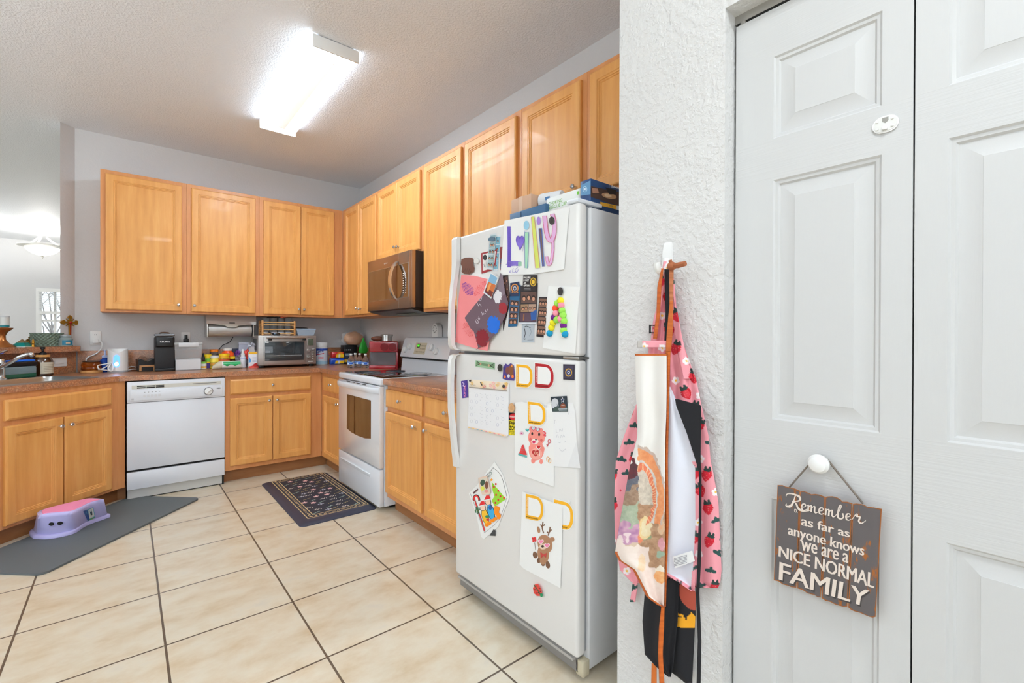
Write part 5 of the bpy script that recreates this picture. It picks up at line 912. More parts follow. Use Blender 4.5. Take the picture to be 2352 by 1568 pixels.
b = MB(); zz = Z0+.172; b.loft([[(xa2+x, ty+y, zz+z) for x, y, z in ((.17, .03, 0), (.225, .01, .010), (.225, .07, .014), (.17, .06, .004))], [(xa2+x, ty+y, zz+z-.005) for x, y, z in ((.17, .03, 0), (.225, .01, .010), (.225, .07, .014), (.17, .06, .004))]], c3((226, 88, 40), .4)); sp = thing('spatula', 'orange spatula lying across the top of the glasses', 'spatula', (xa2+.2, ty+.05, zz)); part('blade', b, sp)
b = MB(); b.tube([(xa2+.06, ty+.08, zz-.0045), (xa2+.17, ty+.05, zz+.002)], .005, c3((40, 40, 42), .4), 8); part('handle', b, sp)
b = MB(); sc_ = thing('measuring_scoop', 'dark metal scoop lying in front of the glass rack', 'scoop', (xa2+.09, -.335, Z0)); b.lathe([(.028, .0), (.034, .012), (.032, .022), (.029, .021), (.026, .004)], mat('gunmetal', (70, 78, 86), .2, .8), 18, tr((xa2+.115, -.33, Z0)), True); part('cup', b, sc_)
b = MB(); b.tube([(xa2+.085, -.334, Z0+.018), (xa2+.045, -.338, Z0+.034)], .0045, M_BLACK, 8); part('handle', b, sc_)
# plastic tub on the toaster
xa3 = at(681, 770, 'y', -.3).x; xb3 = at(725, 770, 'y', -.3).x; t = thing('plastic_tub', 'clear food tub with a pale blue rim on the toaster oven', 'container', ((xa3+xb3)/2, -.25, Z0)); b = MB(); e1 = .018
b.loft([[(xa3+k, -.3+k*.4, z), (xb3-k, -.3+k*.4, z), (xb3-k, -.16-k*.4, z), (xa3+k, -.16-k*.4, z)] for k, z in ((e1, Z0), (0, Z0+.058))], mat('milky_clear', (206, 220, 236), .2, trans=.45, ior=1.2)); part('tub', b, t)
part('rim', MB().box((xa3-.004, -.304, Z0+.0585), (xb3+.004, -.156, Z0+.066), c3((176, 206, 240), .3), .002), t); 
t = thing('black_lid', 'round black lid lying on the clear food tub', 'dish', ((xa3+xb3)/2-.04, -.22, Z0+.0665)); part('disc', MB().lathe([(.07, 0), (.075, .004), (.06, .012), (.002, .014)], M_BLACK, 28, tr(((xa3+xb3)/2-.035, -.23, Z0+.0665))), t)  # a loose black container lid, modelled as a shallow disc
# wipes canister
t, T, s = item('wipes_canister', 'white and blue disinfecting wipes canister right of the toaster oven', 'canister', 739, 837, .045, y=-.16); R = 12.8*s
rev(t, 'canister', T, s, [(12.6, 0), (12.8, 1), (12.8, 39), (12.2, 41)], M_PLASTIC); rev(t, 'lid', T, s, [(13, 41.2), (13, 49), (12, 50.5)], M_PLASTIC)
def wrap(b, a0, a1, z0, z1, c_, k=1.004, n=10, sl=0): b.add([(R*k*math.cos(a0+(a1-a0)*i/n), R*k*math.sin(a0+(a1-a0)*i/n), (z+sl*i/n)*s) for z in (z0, z1) for i in range(n+1)], [[i, i+1, n+2+i, n+1+i] for i in range(n)], c3(c_, .35), T)
b = MB(); va = math.atan2(CAM.y-T.translation.y, CAM.x-T.translation.x); wrap(b, va-1.5, va+1.5, 1, 36, (226, 234, 244), 1.003, 16); wrap(b, va-1.5, va+1.5, 32, 37, (44, 76, 170), 1.006, 16); wrap(b, va-1.5, va-.95, 20, 33, (44, 76, 170), 1.007); wrap(b, va-1.0, va+.4, 21.5, 23.2, (200, 40, 60), 1.009, 10, 3.5); wrap(b, va-1.5, va+1.5, 1, 8, (170, 210, 230), 1.006, 16)
vs, fs = text_mesh('Lysol', .03, .25); b.add([(R*1.012*math.cos(va-.95+u*1.3), R*1.012*math.sin(va-.95+u*1.3), (24.5+v*7.5+u*3)*s) for u, v in vs], fs, c3((30, 60, 150), .35), T)
for k in range(2): wrap(b, va-.6, va+.3, 13+k*3, 15+k*3, (236, 170, 180), 1.008)
part('label', b, t)
# snack packs and boxes in the corner
t, T, s = item('patterned_box', 'small box with a multicoloured speckled print behind the snack packs', 'box', 759, 836, .0, y=-.12); b = MB(); b.box((-7*s, 0, 0), (9*s, .07, 28*s), c3((150, 100, 60), .5), .002, T); part('carton', b, t); b = MB(); random.seed(8)
for k in range(46): x = random.uniform(-6.5, 8); z = random.uniform(1, 26.5); b.box((x*s, -.0008, z*s), ((x+1.3)*s, -.0001, (z+1.3)*s), c3(random.choice([(40, 60, 140), (226, 120, 40), (30, 40, 40), (200, 50, 50), (90, 150, 90)])), 0, T)
part('print', b, t)
def pack(lab, px, py, y, w_, h_, c1, z, words=None):
    t, T, s = item('snack_pack', lab, 'snack pack', px, py, .0, y=y, z=z, group='snack packs'); b = MB(); W = w_/2*s; Hh = h_*s
    b.loft([[(x, -.0*k, zz) if 0 else (x, y_, zz) for y_, zz in ((.004, 0), (-.012*k, Hh*.3), (-.012*k, Hh*.7), (.004, Hh), (.03, Hh), (.042+.01*k, Hh*.5), (.03, 0))] for x, k in ((-W, .1), (-W*.85, .8), (0, 1), (W*.85, .8), (W, .1))], c3(c1, .3), T); part('wrapper', b, t)
    b = MB(); b.add([(x*W, -.0135, z_*Hh) for x, z_ in ((-.45, .12), (.9, .12), (.9, .62), (-.3, .62))], [[0, 1, 2, 3]], c3((240, 196, 40), .3), T); b.add([(x*W, -.0142, z_*Hh) for x, z_ in ((.02, .1), (.3, .1), (.34, .6), (.06, .6))], [[0, 1, 2, 3]], c3((226, 226, 222), .3), T)
    if words: wtext(b, words, T @ frame((-.15*W, -.0135, Hh*.7), U_B), W*.9, Hh*.2, c3((250, 206, 50)), .03)
    part('print', b, t)
    return s
s = pack('blue and yellow snack pack at the bottom of the pair', 775, 837, -.2, 31, 14, (36, 84, 196), .914); pack('red topped snack pack stacked on the blue one', 776, 823, -.2, 27, 14, (206, 44, 44), .914+14*s+.001, 'OREO')
t, T, s = item('black_box', 'black carton under the loaf of bread in the corner', 'box', 800, 836, .0, y=-.2); ZB_ = 43*s; b = MB(); b.box((-10*s, 0, 0), (20*s, .10, ZB_), M_BLACK, .003, T); part('carton', b, t); b = MB()
for k in range(4): b.box(((-8.5+k*4)*s, -.001, 31*s), ((-6.5+k*4)*s, -.0001, 33*s), c3((206, 210, 214)), 0, T)
b.box((-9.8*s, -.001, 3*s), (9*s, -.0001, 18*s), c3((40, 50, 66)), 0, T); b.box((-9*s, -.0015, 4*s), (-2*s, -.0005, 10*s), c3((196, 160, 50)), 0, T); b.box((-8*s, -.0015, 18*s), (7*s, -.0005, 24*s), c3((120, 140, 150)), 0, T); part('print', b, t)
zb_ = .9155+ZB_; t, T, s = item('bread_loaf', 'brown loaf in a clear bag tied with a green wrapper', 'bread', 812, 797, .06, y=-.235, z=zb_); b = crumple((0, 0, 15*s), 23*s, .055, 16*s, mat('bread_crust', (198, 138, 80), .6, bump=(60, .5, .006)), T, 12, .07); part('loaf', b, t)
part('clear_bag', crumple((-2*s, 0, 16*s), 26*s, .064, 18.5*s, mat('thin_film', (250, 250, 250), .05, alpha=.2, spec=1), T, 13, .1), t, smooth=20)
b = MB(); GX = 17*s; R_ = []
for zz, rx, ry in ((16, 2, .006), (11, 3, .01), (7, 5, .014), (0, 8, .02), (-8, 10, .022), (-15, 10.5, .02), (-19, 8, .016)): R_.append([((GX+rx*s*math.cos(a)*random.uniform(.85, 1.1)), -.07+ry*math.sin(a)*random.uniform(.8, 1.1), zz*s) for a in [2*PI*i/12 for i in range(12)]])
b.loft(R_, c3((44, 170, 50), .3), T); part('green_wrapper', b, t, 'green gathered bag end hanging down', smooth=25)
# water bottles
PET = mat('pet_plastic', (240, 246, 250), .04, trans=.96, ior=1.25)
for k, (px, py, y, lab_) in enumerate(((806, 845.5, -.80, 'small water bottle, leftmost of the four'), (816, 842.5, -.74, 'small water bottle, second from the left of the four'), (826, 843.5, -.80, 'small water bottle, third from the left of the four'), (839.5, 845, -.90, 'small water bottle, rightmost of the four beside the red machine'))):
    t, T, s = item('water_bottle', lab_, 'bottle', px, py, .0, y=y, group='water bottles by the stove'); r = 7.8
    rev(t, 'bottle', T, s, [(r*.85, 0), (r, 1.5), (r*.92, 4), (r, 6), (r, 16), (r*.94, 19), (r*.6, 24), (3, 27), (2.8, 29)], PET, seg=20); rev(t, 'cap', T, s, [(3.1, 29.2), (3.1, 32.6)], M_PLASTIC, seg=14)
    b = MB(); va = math.atan2(CAM.y-T.translation.y, CAM.x-T.translation.x); R = r*s; wrap(b, va-1.5, va+1.5, 8, 14, (206, 226, 244), 1.02, 12); wrap(b, va-1.5, va+1.5, 12.2, 13.6, (56, 120, 206), 1.025, 12); wrap(b, va-.5, va+.5, 8.6, 12, (40, 96, 190), 1.027); part('label', b, t)
# red machine
t, T, s = item('snack_machine', 'red tabletop machine with a clear drawer next to the stove', 'machine', 881, 843, .0, y=-1.1); T = T @ Matrix.Rotation(-.62, 4, 'Z'); W = 33*s; D = .17; hh = 63*s; M_RED = mat('glossy_red', (148, 12, 26), .15, coat=.6)
b = MB(); b.box((-W, .0, 38*s), (W, D, hh), M_RED, .01, T, 3); b.box((W*.82, .0, 0), (W, D, 39*s), M_RED, .006, T); b.box((-W*1.0, .0, 0), (W*.83, D, 8*s), M_RED, .006, T); b.box((-W, D-.02, 7*s), (W*.83, D, 39*s), c3((96, 12, 22), .3), .004, T); part('housing', b, t)
b = MB(); b.box((-W*.98, .004, 8.2*s), (W*.81, D-.022, 37.6*s), CLR, .003, T); part('clear_drawer', b, t); b = MB(); b.lathe([(9*s, 0), (8.5*s, .002)], c3((120, 8, 20), .2), 24, T @ frame((W*.05, -.0005, 50*s), U_B)); b.lathe([(9*s, 0), (8.5*s, .002)], c3((120, 8, 20), .2), 24, T @ frame((W*.62, -.0005, 50*s), U_B)); part('dial', b, t)
TM = T; SM = s
zt_ = T.translation.z+63*SM+.0008; p = TM @ Vector((W*.12, D*.4, 0)); t = thing('steel_tin', 'round steel tin on top of the red machine', 'tin', (p.x, p.y, zt_)); part('tin', MB().lathe([(.048, 0), (.05, .002), (.048, .045)], M_STEEL, 28, tr((p.x, p.y, zt_))), t); part('lid', MB().lathe([(.056, .0455), (.056, .058), (.05, .062)], M_STEEL, 28, tr((p.x, p.y, zt_))), t)
p = TM @ Vector((-W*.55, D*.55, 0)); part('crust', crumple((0, 0, .022), .06, .055, .024, mat('dark_crust', (92, 50, 32), .5), tr((p.x, p.y, zt_)), 15, .05), thing('dark_bread', 'round dark loaf on the red machine beside the steel tin', 'bread', (p.x, p.y, zt_)))
# arched white device on the stove
p = at(1001, 774, 'x', -.045); zz = 1.2008; t = thing('arched_device', 'white arched device with a ring of dots on top of the stove', 'device', (-.04, p.y, zz)); b = MB(); q = [(-.042, 0), (.042, 0)]+[(.042*math.cos(a), .062+.05*math.sin(a)) for a in [PI*i/14 for i in range(15)]]
T = frame((-.055, p.y, zz), U_R); b.prism(q, -.045, 0, M_PLASTIC, T); part('shell', b, t); b = MB()
for k in range(12): a = k*PI/6; b.lathe([(.0045, 0), (.004, .001)], c3((90, 90, 90)), 8, T @ Matrix.Translation((.028*math.cos(a), .066+.028*math.sin(a), .0002)))
part('dot_ring', b, t)
# ------------------------------------------------------------------ around the sink
t, T, s = item('pump_bottle', 'brown glass pump bottle with a wooden collar behind the sink', 'bottle', 98, 861, .03, o=.125); T = T @ Matrix.Rotation(PI/4, 4, 'Z')
rev(t, 'bottle', T, s, [(16.5, 0), (18, 2), (18, 34), (15, 41), (12, 44)], mat('brown_bottle', (66, 38, 18), .12, coat=.6)); rev(t, 'collar', T, s, [(12.8, 44), (12.8, 49)], c3((206, 152, 84), .4)); rev(t, 'pump', T, s, [(7, 49.2), (7, 53), (4, 56), (2, 57), (2, 62), (4.5, 62.5), (4.5, 66), (3, 67)], M_BLACK)
b = MB(); R = 18*s; wrap(b, -PI/2-.9, -PI/2+.9, 6, 32, (214, 206, 184), 1.006, 12)
for k in range(5): wrap(b, -PI/2-.6, -PI/2+.6, 11+k*3.6, 12+k*3.6, (160, 150, 128), 1.01)
part('label', b, t)
t, T, s = item('sponge_caddy', 'green and black soap dispensing sponge caddy with a blue sponge', 'caddy', 48, 867, .0, o=.17); T = T @ Matrix.Rotation(PI/4, 4, 'Z'); W = 36*s
def rb(b, z0, z1, f_, m): b.box((-W*f_, 0, z0*s), (W*f_, .09, z1*s), m, .012, T, 3)
b = MB(); rb(b, 0, 13, .96, mat('green_soap', (22, 84, 62), .15, coat=.5)); part('soap_tank', b, t, 'green soap level'); b = MB(); rb(b, 8, 28, .95, mat('smoky_clear', (120, 140, 146), .15, coat=.5)); part('clear_wall', b, t); b = MB(); rb(b, 26, 38, 1, M_BLACK); part('top_tray', b, t); b = MB(); b.box((-W*.3, .012, 38.2*s), (W*.94, .078, 42*s), c3((30, 110, 226), .8), .004, T); part('sponge', b, t)
fa = thing('faucet', 'chrome kitchen faucet at the left edge behind the sink', 'faucet', atd(2, 868, .15)); fp = [atd(x, y, o) for x, y, o in ((-6, 846, .16), (10, 840, .2), (28, 830, .25), (45, 820, .29), (60, 814.5, .31), (72, 813.5, .32))]
b = MB(); b.tube(spline(fp, 5), .011, M_CHROME, 12); part('spout', b, fa); b = MB(); p = fp[-1]; b.ball((p.x, p.y, p.z-.002), .016, M_CHROME, 14); part('nozzle', b, fa)
p = atd(2, 868, .16); b = MB(); b.lathe([(.03, .0005), (.03, .01), (.022, .02), (.02, .1), (.024, .11), (.018, .135)], M_CHROME, 20, tr((p.x, p.y, .914))); part('base', b, fa); b = MB(); b.tube([atd(-4, 812, .15), atd(15, 805.5, .13)], [.009, .007], M_CHROME, 10); part('lever', b, fa)
# ------------------------------------------------------------------ on the bar ledge
ZL = 1.1228
def litem(name, lab, cat, px, o=-.03): P = atd(px, 796, o); P.z = ZL; return thing(name, lab, cat, P), tr(P, PI/4), (P-CAM).dot(CF)/FPX
COP = mat('antique_copper', (168, 110, 62), .28, .85); GOLD = mat('antique_gold', (190, 140, 50), .3, .8)
t, T, s = litem('candle_holder', 'fluted copper pedestal candle holder at the left end of the ledge', 'candle holder', 4); rev(t, 'pedestal', T, s, [(24, 0), (22, 3), (12, 10), (7, 18), (6.5, 27), (10, 35), (18, 42), (19, 45), (10, 44)], COP, seg=14)
p = T.translation; t = thing('candle', 'pillar candle jar with a teal band on the copper holder', 'candle', (p.x, p.y, ZL+44.3*s)); TT = tr((p.x+.012, p.y+.012, ZL+45.2*s)); rev(t, 'glass', TT, s, [(6, 0), (8, 1), (8, 26), (7.5, 27)], c3((206, 206, 200), .2)); rev(t, 'band', TT, s, [(8.1, 1), (8.1, 6)], c3((30, 120, 126), .3)); rev(t, 'lid', TT, s, [(8.3, 24), (8.3, 27.2)], c3((190, 192, 192), .3))
t, T, s = litem('pyramid_ornament', 'teal and gold pyramid ornament beside the copper holder', 'ornament', 51, -.0); b = MB(); R1 = 20*s
for f0, z0, f1, z1, m_ in ((1, 0, .98, 1.5, c3((200, 216, 210), .4)), (.98, 1.5, .5, 10, mat('teal_glaze', (18, 124, 116), .2)), (.5, 10, .04, 18, mat('brown_glaze', (120, 96, 62), .4))): b.loft([[(R1*f*math.cos(a), R1*f*math.sin(a), z*s) for a in [PI/4+PI/2*i+.35 for i in range(4)]] for f, z in ((f0, z0), (f1, z1))], m_, T)
part('pyramid', b, t, smooth=0)
t, T, s = litem('gold_bell', 'small tiered gold bell between the pyramid and the woven basket', 'ornament', 67, -.09); rev(t, 'bell', T, s, [(9.5, 0), (9.5, 5), (8, 9), (8.5, 10), (6, 14), (6.5, 15), (3, 18), (1, 19), (2, 21), (.5, 23)], mat('dark_gold', (120, 92, 40), .3, .8))
t, T, s = litem('gold_figurine', 'tiny gold figurine tucked against the woven basket', 'ornament', 76, .03); rev(t, 'figure', T, s, [(3.4, 0), (3.2, 3), (1.6, 6), (3, 9), (2, 12), (2.6, 14), (1, 17)], GOLD, seg=12)
t, T, s = litem('woven_basket', 'grey green chunky woven basket on the ledge', 'basket', 108, -.03); b = MB(); n = 150; rows = 9; R_ = []
for j in range(rows*5+1):
    z = j/(rows*5); rr = (27.5+2.5*z)*s; q = []
    for i in range(n): a = 2*PI*i/n; q.append(((rr+2.0*s*math.sin(a*22+PI*(int(z*9) % 2))*abs(math.sin(z*9*PI)))*math.cos(a), (rr*.75+1.8*s*math.sin(a*22+PI*(int(z*9) % 2))*abs(math.sin(z*9*PI)))*math.sin(a), z*31*s))
    R_.append(q)
R_.append([(x*.9, y*.9, 31*s) for x, y, z in R_[-1]]); R_.append([(x*.95, y*.95, 6*s) for x, y, z in R_[-1]])
b.loft(R_, mat('sage_yarn', (112, 128, 112), .85, bump=(160, .5, .004)), T); part('weave', b, t, smooth=60)
t, T, s = litem('jar_candle', 'glass jar candle with a blue label at the end of the ledge', 'candle', 151, .056); rev(t, 'jar', T, s, [(12, 0), (12.6, 1), (12.6, 16), (9, 20), (9.5, 23)], mat('jar_glass', (196, 214, 214), .08, trans=.6, ior=1.2)); rev(t, 'wax', T, s, [(11.4, 1), (11.4, 11)], c3((226, 200, 150), .5)); rev(t, 'lid', T, s, [(10, 23), (10, 25), (6, 27), (2, 27)], mat('jar_lid', (170, 178, 180), .15, .4))
b = MB(); R = 12.7*s; wrap(b, -PI/2-1.2, -PI/2+.35, 3, 14, (24, 112, 140), 1.01); wrap(b, -PI/2+.35, -PI/2+1.2, 3, 14, (170, 190, 214), 1.01); wrap(b, -PI/2-.7, -PI/2-.1, 6, 10, (206, 180, 150), 1.02); part('label', b, t)
P = atd(150, 796, -.012+.02); P = W0+d45*.045+n45*.009; s = (P-CAM).dot(CF)/FPX; t = thing('ornate_cross', 'ornate gold cross with red enamel against the wall stub', 'cross', (P.x, P.y, ZL)); T = frame((P.x, P.y, ZL), DU); b = MB()
zc = 54*s
for a, L_ in ((0, 20), (PI/2, 15), (PI, 20)):
    K = T @ Matrix.Translation((0, zc, 0)) @ Matrix.Rotation(a, 4, 'Z'); b.prism([(0, -2.6*s), (L_*.5*s, -2.2*s), (L_*.66*s, -5.4*s), (L_*.85*s, -4.2*s), (L_*1.12*s, 0), (L_*.85*s, 4.2*s), (L_*.66*s, 5.4*s), (L_*.55*s, 1.6*s), (0, 2.2*s)], -.005, .005, GOLD, K)
for a in (PI/4, 3*PI/4, 5*PI/4, 7*PI/4): b.prism([(0, -2.2*s), (12*s, 0), (0, 2.2*s)], -.004, .004, GOLD, T @ Matrix.Translation((0, zc, 0)) @ Matrix.Rotation(a, 4, 'Z'))
b.prism([(-2.4*s, zc), (-1.8*s, 28*s), (-3*s, 6*s), (3*s, 6*s), (1.8*s, 28*s), (2.4*s, zc)], -.005, .005, GOLD, T); part('cross', b, t)
b = MB(); b.prism([(-1.2*s, zc-3*s), (-1*s, 8*s), (1*s, 8*s), (1.2*s, zc-3*s)], .0051, .0075, mat('red_enamel', (150, 24, 26), .2), T); b.ball((0, zc, .006), .010, MATS['red_enamel'], 12, T); part('enamel', b, t, 'red enamel centre and stem'); b = MB(); b.box((-6*s, 0, -.007), (6*s, 6*s, .007), GOLD, .004, T); part('foot', b, t)
# ------------------------------------------------------------------ on the floor
rx0, rx1, ry0, ry1 = -1.155, -.64, -1.912, -.815; NVY = mat('navy_rubber', (52, 54, 70), .5); rgz = .016
rug = thing('floor_rug', 'navy kitchen mat with a gold border and small flowers in front of the stove', 'rug', ((rx0+rx1)/2, (ry0+ry1)/2, 0))
b = MB(); ins = [(.0, 0.0005), (.001, .005), (.03, rgz)]; n_ = 6
def rr4(i, z, r=.035):
    out = []
    for cx, cy, a0 in ((rx1-i-r, ry1-i-r, 0), (rx0+i+r, ry1-i-r, PI/2), (rx0+i+r, ry0+i+r, PI), (rx1-i-r, ry0+i+r, 1.5*PI)): out += [(cx+r*math.cos(a0+PI/2*k/n_), cy+r*math.sin(a0+PI/2*k/n_), z) for k in range(n_+1)]
    return out
b.loft([rr4(0, .0005), rr4(.002, .006), rr4(.028, rgz, .02)], NVY); part('mat', b, rug)
a = MB(); lay = [rgz+.0003]
def fl(pts, m): a.add([(x, y, lay[0]) for x, y in pts], [list(range(len(pts)))], m); lay[0] += .000004
GO = c3((206, 178, 128), .7); x0, x1, y0, y1 = rx0+.07, rx1-.035, ry0+.085, ry1-.035
fl([(x0, y0), (x1, y0), (x1, y1), (x0, y1)], c3((36, 36, 48), .7))
for i in (.0, .045):
    for A, B_ in (((x0+i, y0+i), (x1-i, y0+i)), ((x0+i, y1-i), (x1-i, y1-i))): fl([(A[0], A[1]-.003), (B_[0], A[1]-.003), (B_[0], A[1]+.003), (A[0], A[1]+.003)], GO)
    for A, B_ in (((x0+i, y0+i), (x0+i, y1-i)), ((x1-i, y0+i), (x1-i, y1-i))): fl([(A[0]-.003, A[1]), (A[0]+.003, A[1]), (A[0]+.003, B_[1]), (A[0]-.003, B_[1])], GO)
random.seed(21)
def lf(x, y, l, w_, ang, m): c_, s_ = math.cos(ang), math.sin(ang); fl([(x+l*u*c_-w_*v*s_, y+l*u*s_+w_*v*c_) for u, v in ((-1, 0), (-.3, -.8), (.4, -.7), (1, 0), (.4, .7), (-.3, .8))], m)
per = []
k = x0+.025
while k < x1-.01: per += [(k, y0+.0225, 0), (k, y1-.0225, 0)]; k += .03
k = y0+.03
while k < y1-.01: per += [(x0+.0225, k, PI/2), (x1-.0225, k, PI/2)]; k += .03
for x, y, an in per: lf(x, y, .015, .005, an+.6*random.choice((-1, 1)), GO); lf(x+.006, y-.005, .007, .004, an-.9, GO)
PKf, CRf, SGf, OLf, WHf = c3((226, 178, 176), .7), c3((232, 220, 206), .7), c3((150, 176, 160), .7), c3((176, 158, 104), .7), c3((214, 218, 230), .7)
ky = y0+.075; row = 0
while ky < y1-.06:
    kx_ = x0+.075+(.035 if row % 2 else 0); 
    while kx_ < x1-.06:
        X = kx_+random.uniform(-.012, .012); Y = ky+random.uniform(-.012, .012); ty_ = random.randrange(5)
        if ty_ == 0: [lf(X+.012*math.cos(q), Y+.012*math.sin(q), .011, .008, q, PKf) for q in (0, 1.26, 2.5, 3.77, 5)]; lf(X, Y, .005, .005, 0, CRf)
        elif ty_ == 1: [lf(X+.009*j, Y+.004*j, .011, .004, .9 if j % 2 else -.4, SGf) for j in range(-2, 3)]
        elif ty_ == 2: [lf(X+.01*j, Y+(.006 if j % 2 else -.004), .010, .004, .5+.5*j, CRf) for j in range(-2, 3)]
        elif ty_ == 3: [lf(X+.008*j, Y+.003*j, .010, .003, .2+1.2*(j % 2), OLf) for j in range(-3, 4)]
        else: [lf(X+dx, Y+dy, .008, .007, 0, WHf) for dx, dy in ((0, 0), (.016, .008), (-.014, .01), (.004, .018))]
        kx_ += .068
    ky += .062; row += 1
po = MB(); po.v, po.f, po.m, po.ms = a.v, a.f, a.m, a.ms; part('floral_print', po, rug, 'gold bordered floral print', smooth=0)
# grey mat
FRp, FLp, BRp = Vector((-1.575, -.905, 0)), Vector((-2.325, -1.70, 0)), Vector((-1.985, -.56, 0)); u_ = (FLp-FRp).normalized(); v_ = Vector((u_.y, -u_.x, 0)); Lm = (FLp-FRp).length; Wm = abs((BRp-FRp).dot(v_))
if v_.dot(BRp-FRp) < 0: v_ = -v_
b = MB(); out = []
for cx, cy, a0 in ((.04, .04, PI), (Lm-.04, .04, 1.5*PI), (Lm-.04, Wm-.04, 0), (.04, Wm-.04, .5*PI)):
    for k in range(6): a_ = a0+PI/2*k/5; q = FRp+u_*(cx+.04*math.cos(a_))+v_*(cy+.04*math.sin(a_)); out.append((q.x, q.y))
b.prism(out, .0005, .011, mat('grey_mat', (92, 97, 98), .65, bump=(300, .15, .002))); solo('floor_mat', 'plain grey anti-fatigue mat in front of the sink cabinet', 'mat', b, (FRp.x-.4, FRp.y-.3, 0))
# step stool
zt_ = .165; zb_ = .0118
bo = [(76, 1237), (110, 1238), (150, 1231), (175, 1223), (194, 1210), (214, 1201), (240, 1192), (253, 1185)]; tp_ = [(89, 1183), (104, 1180), (135, 1177), (165, 1174), (186, 1165), (203, 1156), (222, 1149), (238, 1145)]
Bf = [at(x, y, 'z', zb_) for x, y in bo]; Tf = [at(x, y, 'z', zt_) for x, y in tp_]
def backs(F_, dep): A, B_ = F_[-1], F_[0]; dv = (A-B_).normalized(); nv = Vector((-dv.y, dv.x, 0)); nv = nv if nv.dot(CF) > 0 else -nv; return [A+nv*dep*.85-dv*.03, A+(B_-A)*.35+nv*dep, A+(B_-A)*.65+nv*dep, B_+nv*dep*.85+dv*.03]
def closed(F_, dep, z, grow=0):
    P_ = [tuple(p) for p in F_+backs(F_, dep)]; c_ = Vector((sum(p[0] for p in P_)/len(P_), sum(p[1] for p in P_)/len(P_), 0)); sm = spline(P_+[P_[0]], 5)[:-1]
    return [((p.x-c_.x)*(1+grow)+c_.x, (p.y-c_.y)*(1+grow)+c_.y, z) for p in sm]
LIL = mat('lilac_plastic', (190, 186, 234), .25, coat=.2); ss = thing('step_stool', 'lilac child step stool with a pink top on the grey mat', 'stool', (-2.25, -1.1, 0))
b = MB(); b.loft([closed(Bf, .15, zb_), closed(Bf, .15, zb_+.014), closed(Bf, .15, zb_+.02, -.03), closed(Bf, .145, zb_+.022, -.09), closed(Tf, .11, zt_-.02, .03), closed(Tf, .11, zt_-.004, .01), closed(Tf, .11, zt_, -.05)], LIL); part('body', b, ss, smooth=50)
from mathutils.bvhtree import BVHTree
SB = BVHTree.FromPolygons([Vector(v) for v in b.v], b.f)
b = MB(); b.loft([closed(Tf, .11, zt_+.0002, -.12), closed(Tf, .11, zt_+.003, -.14)], mat('pink_grip', (240, 146, 186), .6, bump=(240, .4, .003))); part('grip_top', b, ss, 'pink non-slip top')
def onside(px, py, off):                             # a point on the stool's moulded wall
    h, nv, _, _ = SB.ray_cast(CAM, ray(px, py).normalized()); nv = nv if nv.dot(CAM-h) > 0 else -nv; return h+nv*off, nv
for px, py in ((119, 1202), (138.5, 1200)):
    c_, nv = onside(px, py, .0035); b = MB(); F = frame(c_, Vector((-nv.y, nv.x, 0)), nv.cross(Vector((-nv.y, nv.x, 0)).normalized())); b.lathe([(.0125, -.002), (.0125, .0012)], M_DARK, 18, F); b.lathe([(.0125, 0), (.0155, 0), (.0155, .002), (.0125, .002)], LIL, 18, F, False); part('grip_hole', b, ss)
b = MB()
def stick(pts, c_, of):
    n = 6; (a, b_, c2_, d_) = pts; G_ = []
    for j in range(n+1):
        for i in range(n+1):
            u, v = i/n, j/n; x = (a[0]*(1-u)+b_[0]*u)*(1-v)+(d_[0]*(1-u)+c2_[0]*u)*v; y = (a[1]*(1-u)+b_[1]*u)*(1-v)+(d_[1]*(1-u)+c2_[1]*u)*v; G_.append(onside(x/3.135, 840+y/3.135, of)[0])
    b.add(G_, [[j*(n+1)+i, j*(n+1)+i+1, (j+1)*(n+1)+i+1, (j+1)*(n+1)+i] for j in range(n) for i in range(n)], c3(c_, .4))
for pts, c_, of in (([(598, 1045), (672, 1016), (686, 1090), (632, 1118)], (90, 170, 206), .0006), ([(598, 1045), (625, 1036), (650, 1108), (632, 1118)], (60, 90, 170), .0009), ([(634, 1036), (668, 1022), (680, 1082), (642, 1100)], (232, 232, 226), .0012), ([(648, 1050), (660, 1045), (664, 1072), (654, 1076)], (50, 50, 54), .0015), ([(640, 1106), (684, 1086), (686, 1092), (634, 1116)], (120, 190, 80), .0012)): stick(pts, c_, of)
part('sticker', b, ss, 'blue, white and green sticker', smooth=0)
# ------------------------------------------------------------------ latch, sign
Z8 = (1680, 0, 2.2396)
def onp(x, y, off, Z=None): Z = Z or Z8; return at(Z[0]+x/Z[2], Z[1]+y/Z[2], 'x', XD-off)
a = onp(726, 690, 0); b_ = onp(864, 582, 0); la = thing('latch_plate', 'small white oval child latch plate on the pantry door', 'latch', (XD, (a.y+b_.y)/2, a.z)); T = frame((XD, a.y, 1.651), U_R); W = a.y-b_.y; hh = .036
q = [(W-hh/2+hh/2*math.cos(t), hh/2+hh/2*math.sin(t)) for t in [-PI/2+PI*k/10 for k in range(11)]]+[(hh/2+hh/2*math.cos(t), hh/2+hh/2*math.sin(t)) for t in [PI/2+PI*k/10 for k in range(11)]]
T = T @ Matrix.Rotation(.0, 4, 'Z'); b = MB(); b.prism(q, .0005, .0035, M_PLASTIC, T); b.prism([(x*.9+W*.05, y*.86+hh*.07) for x, y in q], .0035, .0042, c3((226, 226, 222), .4), T); part('plate', b, la)
for x, y in ((.2, .28), (.2, .72), (.78, .3), (.78, .74)): part('rivet', MB().box((W*x-.003, hh*y-.002, .004), (W*x+.002, hh*y+.002, .0065), M_PLASTIC, .001, T), la)
